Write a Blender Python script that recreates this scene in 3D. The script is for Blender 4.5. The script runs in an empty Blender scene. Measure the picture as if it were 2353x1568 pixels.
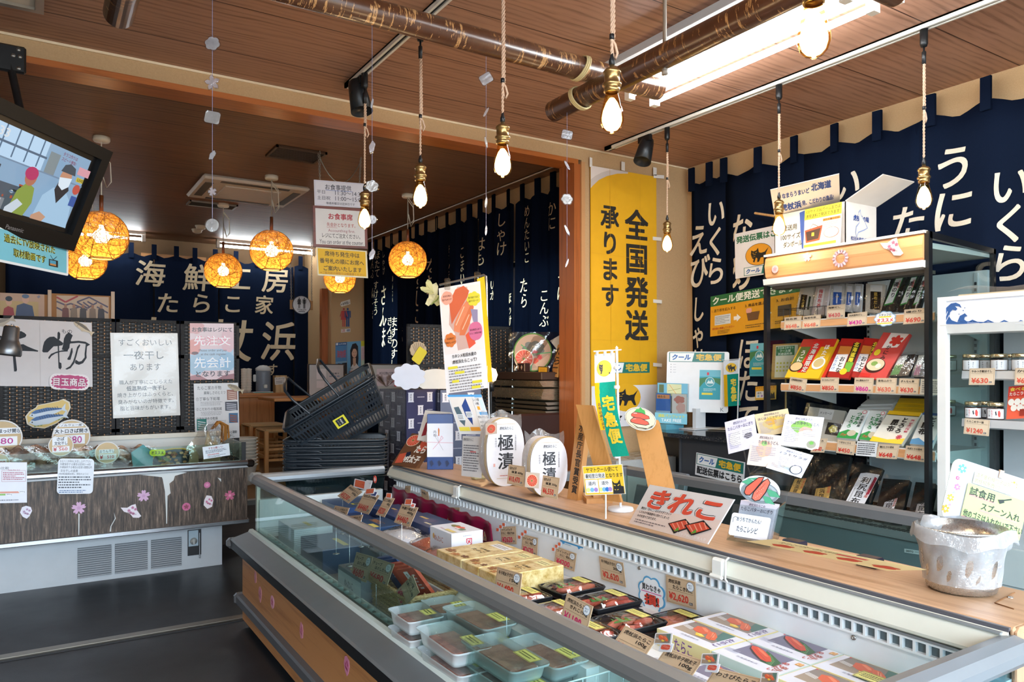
import bpy,bmesh,math,random,mathutils,mathutils.geometry
from mathutils import Vector,Matrix
random.seed(7)
SC=bpy.context.scene
COL=SC.collection
# ------------------------------------------------------------------ camera, world, light, exposure
FPX,CPX,HOR,HCAM=1728.0,1176.5,850.0,1.27
YAW=math.atan(1096.5/1728.0)
SY,CY=math.sin(YAW),math.cos(YAW)
cd=bpy.data.cameras.new('camera');cam=bpy.data.objects.new('camera',cd);COL.objects.link(cam)
cam.location=(0,0,HCAM);cam.rotation_euler=(math.pi/2,0,-YAW)
cd.sensor_width=36;cd.lens=36*FPX/2353.0;cd.shift_y=66/2353.0;cd.clip_start=.02
SC.camera=cam
SC.view_settings.view_transform='Standard';SC.view_settings.look='None'
SC.view_settings.gamma=1;SC.view_settings.use_curve_mapping=False
SC.view_settings.exposure=0.38
SC.cycles.use_denoising=True
SC.cycles.max_bounces=7;SC.cycles.transparent_max_bounces=24;SC.cycles.glossy_bounces=3;SC.cycles.transmission_bounces=4
SC.cycles.sample_clamp_indirect=4.0;SC.cycles.caustics_reflective=False;SC.cycles.caustics_refractive=False
W=bpy.data.worlds.new('sky');SC.world=W;W.use_nodes=True
wn=W.node_tree.nodes;wb=wn['Background']
wtc=wn.new('ShaderNodeTexCoord');wsep=wn.new('ShaderNodeSeparateXYZ');wr=wn.new('ShaderNodeValToRGB')
wr.color_ramp.elements[0].position=.42;wr.color_ramp.elements[0].color=(.42,.45,.47,1)
wr.color_ramp.elements[1].position=.6;wr.color_ramp.elements[1].color=(.72,.86,1,1)
wm=wn.new('ShaderNodeMath');wm.operation='MULTIPLY_ADD';wm.inputs[1].default_value=.5;wm.inputs[2].default_value=.5
W.node_tree.links.new(wtc.outputs['Generated'],wsep.inputs[0]);W.node_tree.links.new(wsep.outputs[2],wm.inputs[0])
W.node_tree.links.new(wm.outputs[0],wr.inputs[0]);W.node_tree.links.new(wr.outputs[0],wb.inputs[0])
wb.inputs[1].default_value=12.0
def portal(name,loc,rot,sx,sy):
    l=bpy.data.lights.new(name,'AREA');l.shape='RECTANGLE';l.size=sx;l.size_y=sy
    l.cycles.is_portal=True
    o=bpy.data.objects.new(name,l);COL.objects.link(o);o.location=loc;o.rotation_euler=rot
portal('daylight_storefront',(.7,-2.0,1.4),(-math.pi/2,0,math.pi),6.4,2.5)
portal('daylight_side_window',(3.38,6.1,1.4),(math.pi/2,0,math.pi/2),3.6,1.3)
def P(px,py,X=None,Y=None,Z=None,t=None):
    """The point of the place seen at a pixel of the photograph, on a plane X, Y or Z or at a depth t."""
    u=(px-CPX)/FPX;v=(HOR-py)/FPX
    d=Vector((SY+CY*u,CY-SY*u,v))
    if X is not None:t=X/d.x
    elif Y is not None:t=Y/d.y
    elif Z is not None:t=(Z-HCAM)/d.z
    return Vector((d.x*t,d.y*t,HCAM+d.z*t))
# ------------------------------------------------------------------ materials
def lin(h):
    if not isinstance(h,str):return h
    h=h.lstrip('#');r=[]
    for i in(0,2,4):
        c=int(h[i:i+2],16)/255
        r.append(c/12.92 if c<=.04045 else((c+.055)/1.055)**2.4)
    return tuple(r)
MATS={}
class NT:
    def __init__(s,name):
        s.m=bpy.data.materials.new(name);s.m.use_nodes=True;s.t=s.m.node_tree
        s.b=s.t.nodes['Principled BSDF'];s.out=s.t.nodes['Material Output']
    def n(s,typ,**kw):
        x=s.t.nodes.new('ShaderNode'+typ)
        for k,v in kw.items():
            if k.startswith('i_'):
                k=k[2:];k=int(k)if k.isdigit()else k.replace('_',' ')
                s.set(x.inputs[k],v)
            else:setattr(x,k,v)
        return x
    def set(s,sock,v):
        if hasattr(v,'is_output'):s.t.links.new(v,sock)
        else:
            try:sock.default_value=v
            except Exception:sock.default_value=(*v,1)
    def math(s,op,a,b=0.0,c=0.0):
        x=s.n('Math',operation=op);s.set(x.inputs[0],a);s.set(x.inputs[1],b);s.set(x.inputs[2],c);return x.outputs[0]
    def mix(s,f,a,b):
        x=s.n('MixRGB');s.set(x.inputs[0],f)
        for i,v in((1,a),(2,b)):
            s.set(x.inputs[i],v if hasattr(v,'is_output')else(*lin(v),1))
        return x.outputs[0]
    def ramp(s,f,stops):
        x=s.n('ValToRGB');s.set(x.inputs[0],f);e=x.color_ramp.elements
        while len(e)<len(stops):e.new(.5)
        for k,(p,c)in enumerate(stops):e[k].position=p;e[k].color=(*lin(c),1)
        return x.outputs[0]
    def co(s,scale=(1,1,1),kind='Object'):
        tc=s.n('TexCoord');mp=s.n('Mapping');s.t.links.new(tc.outputs[kind],mp.inputs[0]);mp.inputs['Scale'].default_value=scale
        return mp.outputs[0]
    def gco(s,scale=(1,1,1)):
        g=s.n('NewGeometry');mp=s.n('Mapping');s.t.links.new(g.outputs['Position'],mp.inputs[0]);mp.inputs['Scale'].default_value=scale
        return mp.outputs[0]
    def noise(s,vec,sc=5,det=3,rough=.5):
        x=s.n('TexNoise');s.set(x.inputs['Vector'],vec);x.inputs['Scale'].default_value=sc;x.inputs['Detail'].default_value=det
        x.inputs['Roughness'].default_value=rough;return x.outputs[0]
    def bump(s,h,st=.2,d=.01):
        x=s.n('Bump');s.set(x.inputs['Height'],h);x.inputs['Strength'].default_value=st;x.inputs['Distance'].default_value=d
        s.t.links.new(x.outputs[0],s.b.inputs['Normal']);return x.outputs[0]
    def base(s,c,r=.5,met=0,spec=.5):
        s.set(s.b.inputs['Base Color'],c if hasattr(c,'is_output')else(*lin(c),1));s.set(s.b.inputs['Roughness'],r)
        s.b.inputs['Metallic'].default_value=met;s.b.inputs['Specular IOR Level'].default_value=spec;return s
def m(c,r=.55,met=0,spec=.4,em=0,var=.06):
    k=(c,r,met,spec,em,var)
    if k in MATS:return MATS[k]
    n=NT('surface '+str(c));L=lin(c)
    if em:
        n.base((0,0,0));n.set(n.b.inputs['Emission Color'],(*L,1));n.b.inputs['Emission Strength'].default_value=em
    else:
        f=n.noise(n.co(),14,2)
        n.base(n.mix(f,tuple(x*(1-var)for x in L),tuple(min(1,x*(1+var))for x in L)),r,met,spec)
    MATS[k]=n.m;return n.m
def special(name,fn):
    if name not in MATS:
        n=NT(name);fn(n);MATS[name]=n.m
    return MATS[name]
def glass(tint='#e6f2ef',refl=1.0,rough=.02,name=None,bump=0,base=0.0):
    def fn(n):
        tr=n.n('BsdfTransparent');tr.inputs[0].default_value=(*lin(tint),1)
        gl=n.n('BsdfGlossy');gl.inputs['Roughness'].default_value=rough
        fr=n.n('Fresnel');gg_=n.n('NewGeometry');n.set(fr.inputs[0],n.math('MULTIPLY_ADD',gg_.outputs['Backfacing'],1/1.45-1.45,1.45))
        if bump:
            b=n.n('Bump');n.set(b.inputs['Height'],n.noise(n.co(),bump,3,.6));b.inputs['Strength'].default_value=.7;b.inputs['Distance'].default_value=.01
            n.t.links.new(b.outputs[0],gl.inputs['Normal']);n.t.links.new(b.outputs[0],fr.inputs['Normal'])
        mx=n.n('MixShader');n.set(mx.inputs[0],n.math('MULTIPLY_ADD',fr.outputs[0],refl,base))
        n.t.links.new(tr.outputs[0],mx.inputs[1]);n.t.links.new(gl.outputs[0],mx.inputs[2]);n.t.links.new(mx.outputs[0],n.out.inputs[0])
    return special(name or 'glass %s %s %s %s'%(tint,refl,rough,bump),fn)
def milky(c,a,r=.3):
    """translucent plastic: a part of the light passes straight through"""
    def fn(n):
        n.base(c,r,0,.6);tr=n.n('BsdfTransparent');mx=n.n('MixShader');mx.inputs[0].default_value=a
        n.t.links.new(tr.outputs[0],mx.inputs[1]);n.t.links.new(n.b.outputs[0],mx.inputs[2]);n.t.links.new(mx.outputs[0],n.out.inputs[0])
    return special('plastic %s %s %s'%(c,a,r),fn)
FILM=lambda:glass('#f4f6f8',1.6,.12,'film wrap',22,.05)
def haze(name,dens=.3,tint='#f4f6f8'):
    def fn(n):
        tr=n.n('BsdfTransparent');tr.inputs[0].default_value=(*lin(tint),1);df=n.n('BsdfDiffuse');df.inputs[0].default_value=(.85,.86,.88,1);tl=n.n('BsdfTranslucent');tl.inputs[0].default_value=(.85,.86,.88,1);gl=n.n('BsdfGlossy');gl.inputs['Roughness'].default_value=.16
        bm=n.n('Bump');n.set(bm.inputs['Height'],n.noise(n.co(),26,4,.65));bm.inputs['Strength'].default_value=.9;bm.inputs['Distance'].default_value=.01;n.t.links.new(bm.outputs[0],gl.inputs['Normal'])
        a=n.n('MixShader');b=n.n('MixShader');c=n.n('MixShader');a.inputs[0].default_value=.4;n.t.links.new(df.outputs[0],a.inputs[1]);n.t.links.new(tl.outputs[0],a.inputs[2])
        f=n.noise(n.co(),16,4,.7);n.set(b.inputs[0],n.math('MULTIPLY_ADD',f,dens*.9,dens*.55));n.t.links.new(tr.outputs[0],b.inputs[1]);n.t.links.new(a.outputs[0],b.inputs[2]);c.inputs[0].default_value=.14;n.t.links.new(b.outputs[0],c.inputs[1]);n.t.links.new(gl.outputs[0],c.inputs[2]);n.t.links.new(c.outputs[0],n.out.inputs[0])
    return special(name,fn)
def wood(c1,c2,axis='Y',scale=1.0,r=.4,name=None):
    def fn(n):
        s={'X':(.6,14,14),'Y':(14,.6,14),'Z':(14,14,.6)}[axis]
        v=n.co(tuple(x*scale for x in s));a=n.noise(v,2.2,5,.62);b=n.noise(v,9,3,.6)
        f=n.math('ADD',n.math('MULTIPLY',a,.7),n.math('MULTIPLY',b,.3))
        n.base(n.ramp(f,[(.32,c2),(.5,c1),(.68,c1)]),r);n.bump(f,.06,.004)
    return special(name or 'wood %s %s %s %s'%(c1,c2,axis,scale),fn)
def cloth(c,tl=.15,name=None):
    def fn(n):
        v=n.co();f=n.noise(v,260,1,.5);L=lin(c)
        col=n.mix(f,tuple(x*.85 for x in L),tuple(x*1.15 for x in L))
        d=n.n('BsdfDiffuse');n.set(d.inputs[0],col);tr=n.n('BsdfTranslucent');n.set(tr.inputs[0],col)
        mx=n.n('MixShader');mx.inputs[0].default_value=tl
        n.t.links.new(d.outputs[0],mx.inputs[1]);n.t.links.new(tr.outputs[0],mx.inputs[2]);n.t.links.new(mx.outputs[0],n.out.inputs[0])
    return special(name or 'cloth %s %s'%(c,tl),fn)
def steel(c='#b8bcc0',r=.28,name=None):
    def fn(n):
        f=n.noise(n.co((2,60,60)),3,2);n.base(n.mix(f,tuple(x*.85 for x in lin(c)),c),r,.9);n.set(n.b.inputs['Roughness'],n.math('MULTIPLY_ADD',f,.18,r-.06))
    return special(name or 'steel %s %s'%(c,r),fn)
# ------------------------------------------------------------------ mesh building
def root(o):
    while o.parent:o=o.parent
    return o
def circ(n,r=1.0,cx=0.0,cy=0.0,a0=0.0,ry=None):
    return[(cx+r*math.cos(a0+2*math.pi*i/n),cy+(ry or r)*math.sin(a0+2*math.pi*i/n))for i in range(n)]
def rrect(x0,y0,x1,y1,r,n=4):
    o=[]
    for cx,cy,a in((x1-r,y1-r,0),(x0+r,y1-r,90),(x0+r,y0+r,180),(x1-r,y0+r,270)):
        for k in range(n+1):
            t=math.radians(a+90*k/n);o.append((cx+r*math.cos(t),cy+r*math.sin(t)))
    return o
class G:
    def __init__(s,M=None):s.v=[];s.f=[];s.mi=[];s.mats=[];s.M=M;s.sm=[]
    def mid(s,mm):
        if isinstance(mm,str):mm=m(mm)
        if mm not in s.mats:s.mats.append(mm)
        return s.mats.index(mm)
    def add(s,vs,fs,mm,smooth=False):
        b=len(s.v);M=s.M
        for p in vs:
            p=Vector(p);s.v.append(M@p if M else p)
        k=s.mid(mm)
        for f in fs:s.f.append([b+i for i in f]);s.mi.append(k);s.sm.append(smooth)
        return s
    def poly(s,pts,mm):return s.add(pts,[range(len(pts))],mm)
    def box(s,x0,x1,y0,y1,z0,z1,mm,M=None,bev=0):
        if bev:
            b=min(bev,(x1-x0)*.45,(y1-y0)*.45,(z1-z0)*.45);vs=[]
            for z,i in((z0,b),(z0+b,0),(z1-b,0),(z1,b)):
                k=b if not i else 0
                for q in((x0+b,y0+i),(x1-b,y0+i),(x1-i,y0+b),(x1-i,y1-b),(x1-b,y1-i),(x0+b,y1-i),(x0+i,y1-b),(x0+i,y0+b)):
                    vs.append((q[0],q[1],z))
            if M:vs=[M@Vector(p)for p in vs]
            fs=[list(range(7,-1,-1)),list(range(24,32))]
            for r in range(3):
                for j in range(8):fs.append([r*8+j,r*8+(j+1)%8,(r+1)*8+(j+1)%8,(r+1)*8+j])
            return s.add(vs,fs,mm)
        vs=[(x,y,z)for z in(z0,z1)for x,y in((x0,y0),(x1,y0),(x1,y1),(x0,y1))]
        if M:vs=[M@Vector(p)for p in vs]
        return s.add(vs,[(3,2,1,0),(4,5,6,7),(0,1,5,4),(1,2,6,5),(2,3,7,6),(3,0,4,7)],mm)
    def prism(s,pts,fn,d0,d1,mm,mside=None):
        """polygon pts (2D) extruded: fn(a, b, d) gives the 3D point"""
        n=len(pts);vs=[fn(a,b,d0)for a,b in pts]+[fn(a,b,d1)for a,b in pts]
        s.add(vs,[list(range(n))[::-1],list(range(n,2*n))],mm)
        return s.add(vs,[(i,(i+1)%n,n+(i+1)%n,n+i)for i in range(n)],mside or mm)
    def tube(s,pts,r,mm,n=8,caps=True,smooth=True):
        pts=[Vector(p)for p in pts];N=len(pts);vs=[];up=None
        for i,p in enumerate(pts):
            d=(pts[min(i+1,N-1)]-pts[max(i-1,0)]).normalized()
            if up is None:up=Vector((0,0,1))if abs(d.z)<.9 else Vector((1,0,0))
            a=d.cross(up).normalized();b=a.cross(d).normalized();up=b
            rr=r[i]if isinstance(r,(list,tuple))else r
            for k in range(n):
                t=2*math.pi*k/n;vs.append(p+a*(rr*math.cos(t))+b*(rr*math.sin(t)))
        fs=[(i*n+k,i*n+(k+1)%n,(i+1)*n+(k+1)%n,(i+1)*n+k)for i in range(N-1)for k in range(n)]
        s.add(vs,fs,mm,smooth)
        if caps:s.add(vs[:n],[range(n)[::-1]],mm);s.add(vs[-n:],[range(n)],mm)
        return s
    def lathe(s,prof,mm,n=20,c=(0,0,0),smooth=True,M=None,sq=1.0):
        vs=[];c=Vector(c)
        for r,z in prof:
            for k in range(n):
                t=2*math.pi*k/n;p=Vector((r*math.cos(t),r*sq*math.sin(t),z));vs.append((M@p if M else p)+c)
        fs=[(i*n+k,i*n+(k+1)%n,(i+1)*n+(k+1)%n,(i+1)*n+k)for i in range(len(prof)-1)for k in range(n)]
        return s.add(vs,fs,mm,smooth)
    def grid(s,fn,nu,nv,mm,smooth=True):
        vs=[fn(i/nu,j/nv)for j in range(nv+1)for i in range(nu+1)]
        return s.add(vs,[(j*(nu+1)+i,j*(nu+1)+i+1,(j+1)*(nu+1)+i+1,(j+1)*(nu+1)+i)for j in range(nv)for i in range(nu)],mm,smooth)
    def build(s,name,parent=None,origin=None,solid=0,bevel=0):
        me=bpy.data.meshes.new(name)
        if parent is not None:inv=root(parent).matrix_basis.inverted();vs=[inv@p for p in s.v]
        else:
            if origin is None:
                xs=[p.x for p in s.v];ys=[p.y for p in s.v];origin=Vector(((min(xs)+max(xs))/2,(min(ys)+max(ys))/2,min(p.z for p in s.v)))
            origin=Vector(origin);vs=[p-origin for p in s.v]
        me.from_pydata([tuple(p)for p in vs],[],s.f);me.polygons.foreach_set('material_index',s.mi);me.polygons.foreach_set('use_smooth',s.sm)
        for x in s.mats:me.materials.append(x)
        me.update();o=bpy.data.objects.new(name,me);COL.objects.link(o)
        if parent is not None:o.parent=parent
        else:o.location=origin
        if solid:md=o.modifiers.new('thick','SOLIDIFY');md.thickness=solid;md.offset=0
        if bevel:md=o.modifiers.new('bevel','BEVEL');md.width=bevel;md.segments=2;md.limit_method='ANGLE'
        return o
def tag(o,label,cat,group=None):
    o['label']=label;o['category']=cat
    if group:o['group']=group
    return o
def struct(g,name,**k):
    o=g.build(name,**k);o['kind']='structure';return o
def thing(name,label,cat,loc=(0,0,0),rz=0.0,group=None):
    o=bpy.data.objects.new(name,None);COL.objects.link(o);o.empty_display_size=.05
    o.location=loc;o.rotation_euler=(0,0,rz)
    o.matrix_basis=Matrix.Translation(Vector(loc))@Matrix.Rotation(rz,4,'Z')
    return tag(o,label,cat,group)
def dup(o,loc=None,rz=None,label=None,group=None,par=None):
    c=o.copy();COL.objects.link(c)
    if par:c.parent=par
    if loc is not None:c.location=loc
    if rz is not None:c.rotation_euler=(0,0,rz)
    if label:c['label']=label
    if group:c['group']=group
    for ch in o.children:dup(ch,par=c)
    return c
# ------------------------------------------------------------------ lettering
GLY={}
def glyphs(s,bold=0.0):
    k=(s,bold)
    if bold>0 and k not in GLY:  # heavier strokes: the same outline laid down slightly shifted
        vs,fs=glyphs(s);n=len(vs);V_,F_=[],[]
        for i,(dx,dy)in enumerate(((1,1),(1,-1),(-1,1),(-1,-1))+(((1.25,0),(-1.25,0),(0,1.25),(0,-1.25))if bold>.045 else())):V_+=[(x+dx*bold*.62,y+dy*bold*.62,i*2e-5)for x,y,_ in vs];F_+=[[i*n+j for j in f]for f in fs]
        GLY[k]=(V_,F_)
    if k not in GLY:
        cu=bpy.data.curves.new('t','FONT');cu.body=s;cu.size=1;cu.resolution_u=5 if len(s)==1 else 2;cu.fill_mode='FRONT'
        o=bpy.data.objects.new('t',cu);COL.objects.link(o)
        e=o.evaluated_get(bpy.context.evaluated_depsgraph_get());me=e.to_mesh()
        GLY[k]=([(v.co.x,v.co.y,0)for v in me.vertices],[list(p.vertices)for p in me.polygons])
        e.to_mesh_clear();bpy.data.objects.remove(o);bpy.data.curves.remove(cu)
    return GLY[k]
def text_geo(s,x,y,w,h,bold=.0,slant=0.0):
    """lettering fitted in the box x, y, w, h (y runs down)"""
    vs,fs=glyphs(s,bold)
    if not vs:return[],[]
    x0=min(p[0]for p in vs);x1=max(p[0]for p in vs);y0=min(p[1]for p in vs);y1=max(p[1]for p in vs)
    return[(x+(a-x0)/(x1-x0 or 1)*w+slant*(b-y0)/(y1-y0 or 1)*h,y+h-(b-y0)/(y1-y0 or 1)*h,z)for a,b,z in vs],fs
def vtext_geo(s,cx,y,cell,size=.95,bold=.0,wid=1.0,slant=0.0):
    V_,F_=[],[]
    for k,ch in enumerate(s):
        if ch==' ':continue
        vs,fs=glyphs(ch,bold);b=len(V_)
        if not vs:continue
        xm=.5 if max(p[0]for p in vs)<=1.02 else(min(p[0]for p in vs)+max(p[0]for p in vs))/2
        for a,q,z in vs:
            dx,dy=(a-xm),(q-.38)
            if ch=='ー':dx,dy=dy,-dx
            V_.append((cx+dx*cell*size*wid+slant*dy*cell,y+cell*(k+.5)-dy*cell*size,z))
        F_+=[[b+i for i in f]for f in fs]
    return V_,F_
def fp(tl,tr,bl,Wd,Hd):
    ex=(tr-tl)/Wd;ey=(bl-tl)/Hd;n=-(ex.cross(ey)).normalized()
    return lambda x,y,d=0.0:tl+ex*x+ey*y+n*d
def blob(cx,cy,rx,ry,n=7,amp=.12,seg=56):
    return[(cx+rx*(1+amp*abs(math.sin(n*a/2))-amp)*math.cos(a),cy+ry*(1+amp*abs(math.sin(n*a/2))-amp)*math.sin(a))for a in(2*math.pi*i/seg for i in range(seg))]
def flower(cx,cy,r,n=5,notch=.25,rot=-math.pi/2):
    pts=[]
    for k in range(n):
        a=rot+2*math.pi*k/n;d=math.pi/n
        for t,q in((-d,.45),(-.62*d,.85),(-.25*d,1),(0,1-notch),(.25*d,1),(.62*d,.85)):
            pts.append((cx+r*q*math.cos(a+t),cy+r*q*math.sin(a+t)))
    return pts
def paint(g,f,items,d0=.0006,step=.00018,rough=.5):
    d=d0
    for it in items:
        k=it[0];d+=step
        if k=='r':x,y,w,h,c=it[1:6];g.poly([f(x,y+h,d),f(x+w,y+h,d),f(x+w,y,d),f(x,y,d)],m(c,rough))
        elif k=='e':
            cx,cy,rx,ry,c=it[1:6];g.poly([f(a,b,d)for a,b in circ(28,rx,cx,cy,0,ry)][::-1],m(c,rough))
        elif k=='p':g.poly([f(a,b,d)for a,b in it[1]][::-1],m(it[2],rough))
        elif k=='l':
            x0,y0,x1,y1,w,c=it[1:7];L=math.hypot(x1-x0,y1-y0)or 1;nx,ny=-(y1-y0)/L*w/2,(x1-x0)/L*w/2
            g.poly([f(x0+nx,y0+ny,d),f(x1+nx,y1+ny,d),f(x1-nx,y1-ny,d),f(x0-nx,y0-ny,d)],m(c,rough))
        elif k=='o':
            x,y,w,h,t,c=it[1:7]
            for q in((x,y,w,t),(x,y+h-t,w,t),(x,y,t,h),(x+w-t,y,t,h)):
                g.poly([f(q[0],q[1]+q[3],d),f(q[0]+q[2],q[1]+q[3],d),f(q[0]+q[2],q[1],d),f(q[0],q[1],d)],m(c,rough))
        elif k=='t':
            s,x,y,w,h,c=it[1:7];vs,fs=text_geo(s,x,y,w,h,it[7]if len(it)>7 else .0,it[8]if len(it)>8 else 0)
            g.add([f(a,b,d+z)for a,b,z in vs],fs,m(c,rough))
        elif k=='v':
            s,cx,y,cell,c=it[1:6];vs,fs=vtext_geo(s,cx,y,cell,.95,it[6]if len(it)>6 else .0,it[7]if len(it)>7 else 1,it[8]if len(it)>8 else 0)
            g.add([f(a,b,d+z)for a,b,z in vs],fs,m(c,rough))
        elif k=='s':  # lines of print too small to read in the photograph
            x,y,w,h,n,c=it[1:7];R=random.Random(int(x*7+y*13+n))
            for i in range(n):
                yy=y+h*(i+.25)/n;xx=x;xe=x+w*(R.uniform(.6,1)if i%3==2 or i==n-1 else R.uniform(.92,1))
                while xx<xe:
                    ww=min(R.uniform(.02,.09)*w,xe-xx);g.poly([f(xx,yy+h/n*.45,d),f(xx+ww,yy+h/n*.45,d),f(xx+ww,yy,d),f(xx,yy,d)],m(c,rough));xx+=ww+.018*w
    return g
def card(name,label,cat,tl,tr,bl,WH,items,col='#f4f2ee',thick=.0025,group=None,shape=None,parent=None,rough=.5,edge=None,bname='board'):
    Wd,Hd=WH;f=fp(tl,tr,bl,Wd,Hd);pts=shape or[(0,0),(Wd,0),(Wd,Hd),(0,Hd)]
    g=G();mm=col if not isinstance(col,str)else m(col,rough)
    g.prism(pts,f,-thick,0,mm,edge)
    if parent is None:o=tag(g.build(name,origin=f(Wd/2,Hd,-thick/2)),label,cat,group)
    else:o=g.build(name,parent)
    if items and shape is None:items=[(i[0],[(min(max(x,0),Wd),min(max(y,0),Hd))for x,y in i[1]],i[2])if i[0]=='p' else i for i in items]
    if items:paint(G0:=G(),f,items,rough=rough);G0.build('print',o)
    return o
def quad(a,b,c,**k):
    return P(*a,**k),P(*b,**k),P(*c,**k)
def qt(a,b,c,ta,tb=None,tc=None):
    """corner pixels top-left, top-right, bottom-left with their depths"""
    return P(*a,t=ta),P(*b,t=tb or ta),P(*c,t=tc or ta)

# ================================================================== the room
CZ=2.74;XR=4.02;YH=3.95;XB=3.29;YB=9.3;FZ=.3
def ceil_mat(n,y0,sp,c1,c2):
    v=n.gco((.55,9,1));w=n.n('TexWave',wave_type='BANDS',bands_direction='Y');n.set(w.inputs['Vector'],n.gco((.25,1,1)))
    w.inputs['Scale'].default_value=9;w.inputs['Distortion'].default_value=9;w.inputs['Detail'].default_value=3;w.inputs['Detail Scale'].default_value=.8
    a=n.noise(v,3.2,6,.65);b=n.noise(n.gco((1.2,30,1)),4,3,.6)
    f=n.math('ADD',n.math('MULTIPLY',a,.6),n.math('ADD',n.math('MULTIPLY',b,.2),n.math('MULTIPLY',w.outputs['Fac'],.16)))
    col=n.ramp(f,[(.3,c2),(.47,c1),(.72,tuple(min(1,x*1.12)for x in lin(c1)))])
    s=n.n('SeparateXYZ');g=n.n('NewGeometry');n.t.links.new(g.outputs['Position'],s.inputs[0])
    q=n.math('FRACT',n.math('DIVIDE',n.math('SUBTRACT',s.outputs[1],y0-20*sp),sp));j=n.math('LESS_THAN',q,.013)
    n.base(n.mix(j,col,'#3c2013'),.5,0,.3);n.bump(n.math('SUBTRACT',f,j),.12,.004)
CM1=special('ceiling boards',lambda n:ceil_mat(n,3.63,.47,'#a67c65','#7d5844'))
CM2=special('ceiling boards dining',lambda n:ceil_mat(n,4.46,.42,'#7d573f','#5a3b28'))
def stucco_fn(n):
    f=n.noise(n.gco(),150,2,.6);h=n.noise(n.gco(),8,2)
    n.base(n.mix(f,'#ab8d68','#c0a078'),.85,0,.2);n.bump(f,.25,.002)
STUC=special('stucco',stucco_fn)
TRIM=wood('#a8602c','#7b421c','X',1.2,.35);TRIMZ=wood('#a05a2c','#74401f','Z',1.2,.35)
def floor_fn(n):
    a=n.noise(n.gco((60,3,1)),6,3,.6);b=n.noise(n.gco((3,60,1)),6,3,.6);c=n.noise(n.gco(),1.6,4,.6)
    f=n.math('ADD',n.math('MULTIPLY',a,.5),n.math('MULTIPLY',b,.5))
    n.base(n.mix(f,'#191a1e','#292b2f'),.5,0,.5);n.set(n.b.inputs['Roughness'],n.math('MULTIPLY_ADD',c,.4,.2));n.bump(f,.3,.002)
FLOOR=special('dark vinyl floor',floor_fn)
CARPET=special('brown carpet',lambda n:(n.base(n.mix(n.noise(n.gco(),160,2,.7),'#5a4636','#8f7458'),.95,0,.1)))
g=G();g.box(-2.7,XR+.15,-2.0,YH,-.1,0,FLOOR);g.box(-2.7,XB+.15,YH,5.75,-.1,0,FLOOR);struct(g,'floor')
g=G();g.box(-2.7,XB+.15,5.75,YB+.1,-.1,FZ,CARPET);g.box(-2.7,XB,5.73,5.75,0,FZ-.03,wood('#3a2a20','#241912','X'));g.box(-2.7,XB,5.72,5.8,FZ-.03,FZ+.004,m('#6d6a66',.4,.6));struct(g,'floor_dining')
g=G();g.box(-2.6,.98,YH+.02,YH+.075,0,.007,steel('#a59c8e',.3));g.box(-2.6,.98,YH-.01,YH+.02,0,.004,m('#1a1a1a',.5));struct(g,'trim_1')
g=G();g.box(-2.7,XR+.15,-2.0,YH,CZ,CZ+.1,CM1);struct(g,'ceiling')
g=G();g.box(-2.7,XB+.15,YH+.15,YB+.15,CZ,CZ+.1,CM2);struct(g,'ceiling_dining')
# header over the wide opening, with its brown under-trim
g=G();g.box(-2.7,XR,YH,YH+.15,CZ-.085,CZ+.1,STUC);g.box(-2.7,XR,YH-.012,YH,CZ-.012,CZ-.001,m('#e2cfae',.5))
g.box(-2.7,3.02,YH-.006,YH+.156,CZ-.115,CZ-.085,TRIM);struct(g,'trim_2')
g=G();g.box(3.05,XR+.1,YH,YH+.15,0,CZ-.085,STUC);struct(g,'wall_middle')
g=G();g.box(2.985,3.05,YH-.006,YH+.16,0,CZ-.115,TRIMZ);g.box(3.035,3.065,YH-.02,YH-.0,0,CZ-.1,m('#b98a5c',.5));struct(g,'trim_3')
g=G();g.box(XR,XR+.1,-2.0,YH+.1,0,CZ,STUC);struct(g,'wall_right')
g=G();g.box(-2.7,-2.6,-2.0,YB,0,CZ,STUC);struct(g,'wall_left')
g=G();g.box(-2.7,XB+.1,YB,YB+.1,0,CZ,m('#6b5238',.8));struct(g,'wall_back')
# storefront behind the camera: open glazing between low sill, posts and lintel
g=G()
for x in(-2.65,-.9,1.6,4.05):g.box(x-.04,x+.04,-2.06,-1.98,0,CZ,m('#4a4a4c',.4,.6))
g.box(-2.65,4.05,-2.06,-1.98,2.6,CZ,m('#4a4a4c',.4,.6));g.box(-2.65,4.05,-2.06,-1.98,0,.06,m('#4a4a4c',.4,.6));struct(g,'window_1')
g=G();g.box(-30,30,-30,-2.1,-.12,-.02,m('#9c9a96',.9));g.box(3.5,30,-2.1,30,-.12,-.02,m('#9c9a96',.9));struct(g,'ground')
# side wall of the dining room with its long window
g=G();wy0,wy1,wz0,wz1=4.35,7.9,.75,2.15
for a in((YH+.15,wy0,0,CZ),(wy1,YB,0,CZ),(wy0,wy1,0,wz0),(wy0,wy1,wz1,CZ)):g.box(XB,XB+.1,a[0],a[1],a[2],a[3],STUC)
struct(g,'wall_side')
g=G();al=m('#8d8f90',.4,.7)
for y in(wy0,5.2,6.1,7.0,wy1-.04):g.box(XB+.04,XB+.08,y,y+.04,wz0,wz1,al)
g.box(XB+.04,XB+.08,wy0,wy1,wz0,wz0+.04,al);g.box(XB+.04,XB+.08,wy0,wy1,wz1-.04,wz1,al)
fw=struct(g,'window_2');gg=G();gg.box(XB+.055,XB+.06,wy0+.04,wy1-.04,wz0+.04,wz1-.04,glass('#f2faf8'));gg.build('window_pane',fw)
g=G();g.box(2.84,XB,8.3,YB,FZ,CZ,STUC);struct(g,'wall_pillar')
g=G();g.box(2.77,2.84,8.42,8.5,FZ,2.2,TRIMZ);struct(g,'trim_4')
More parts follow.
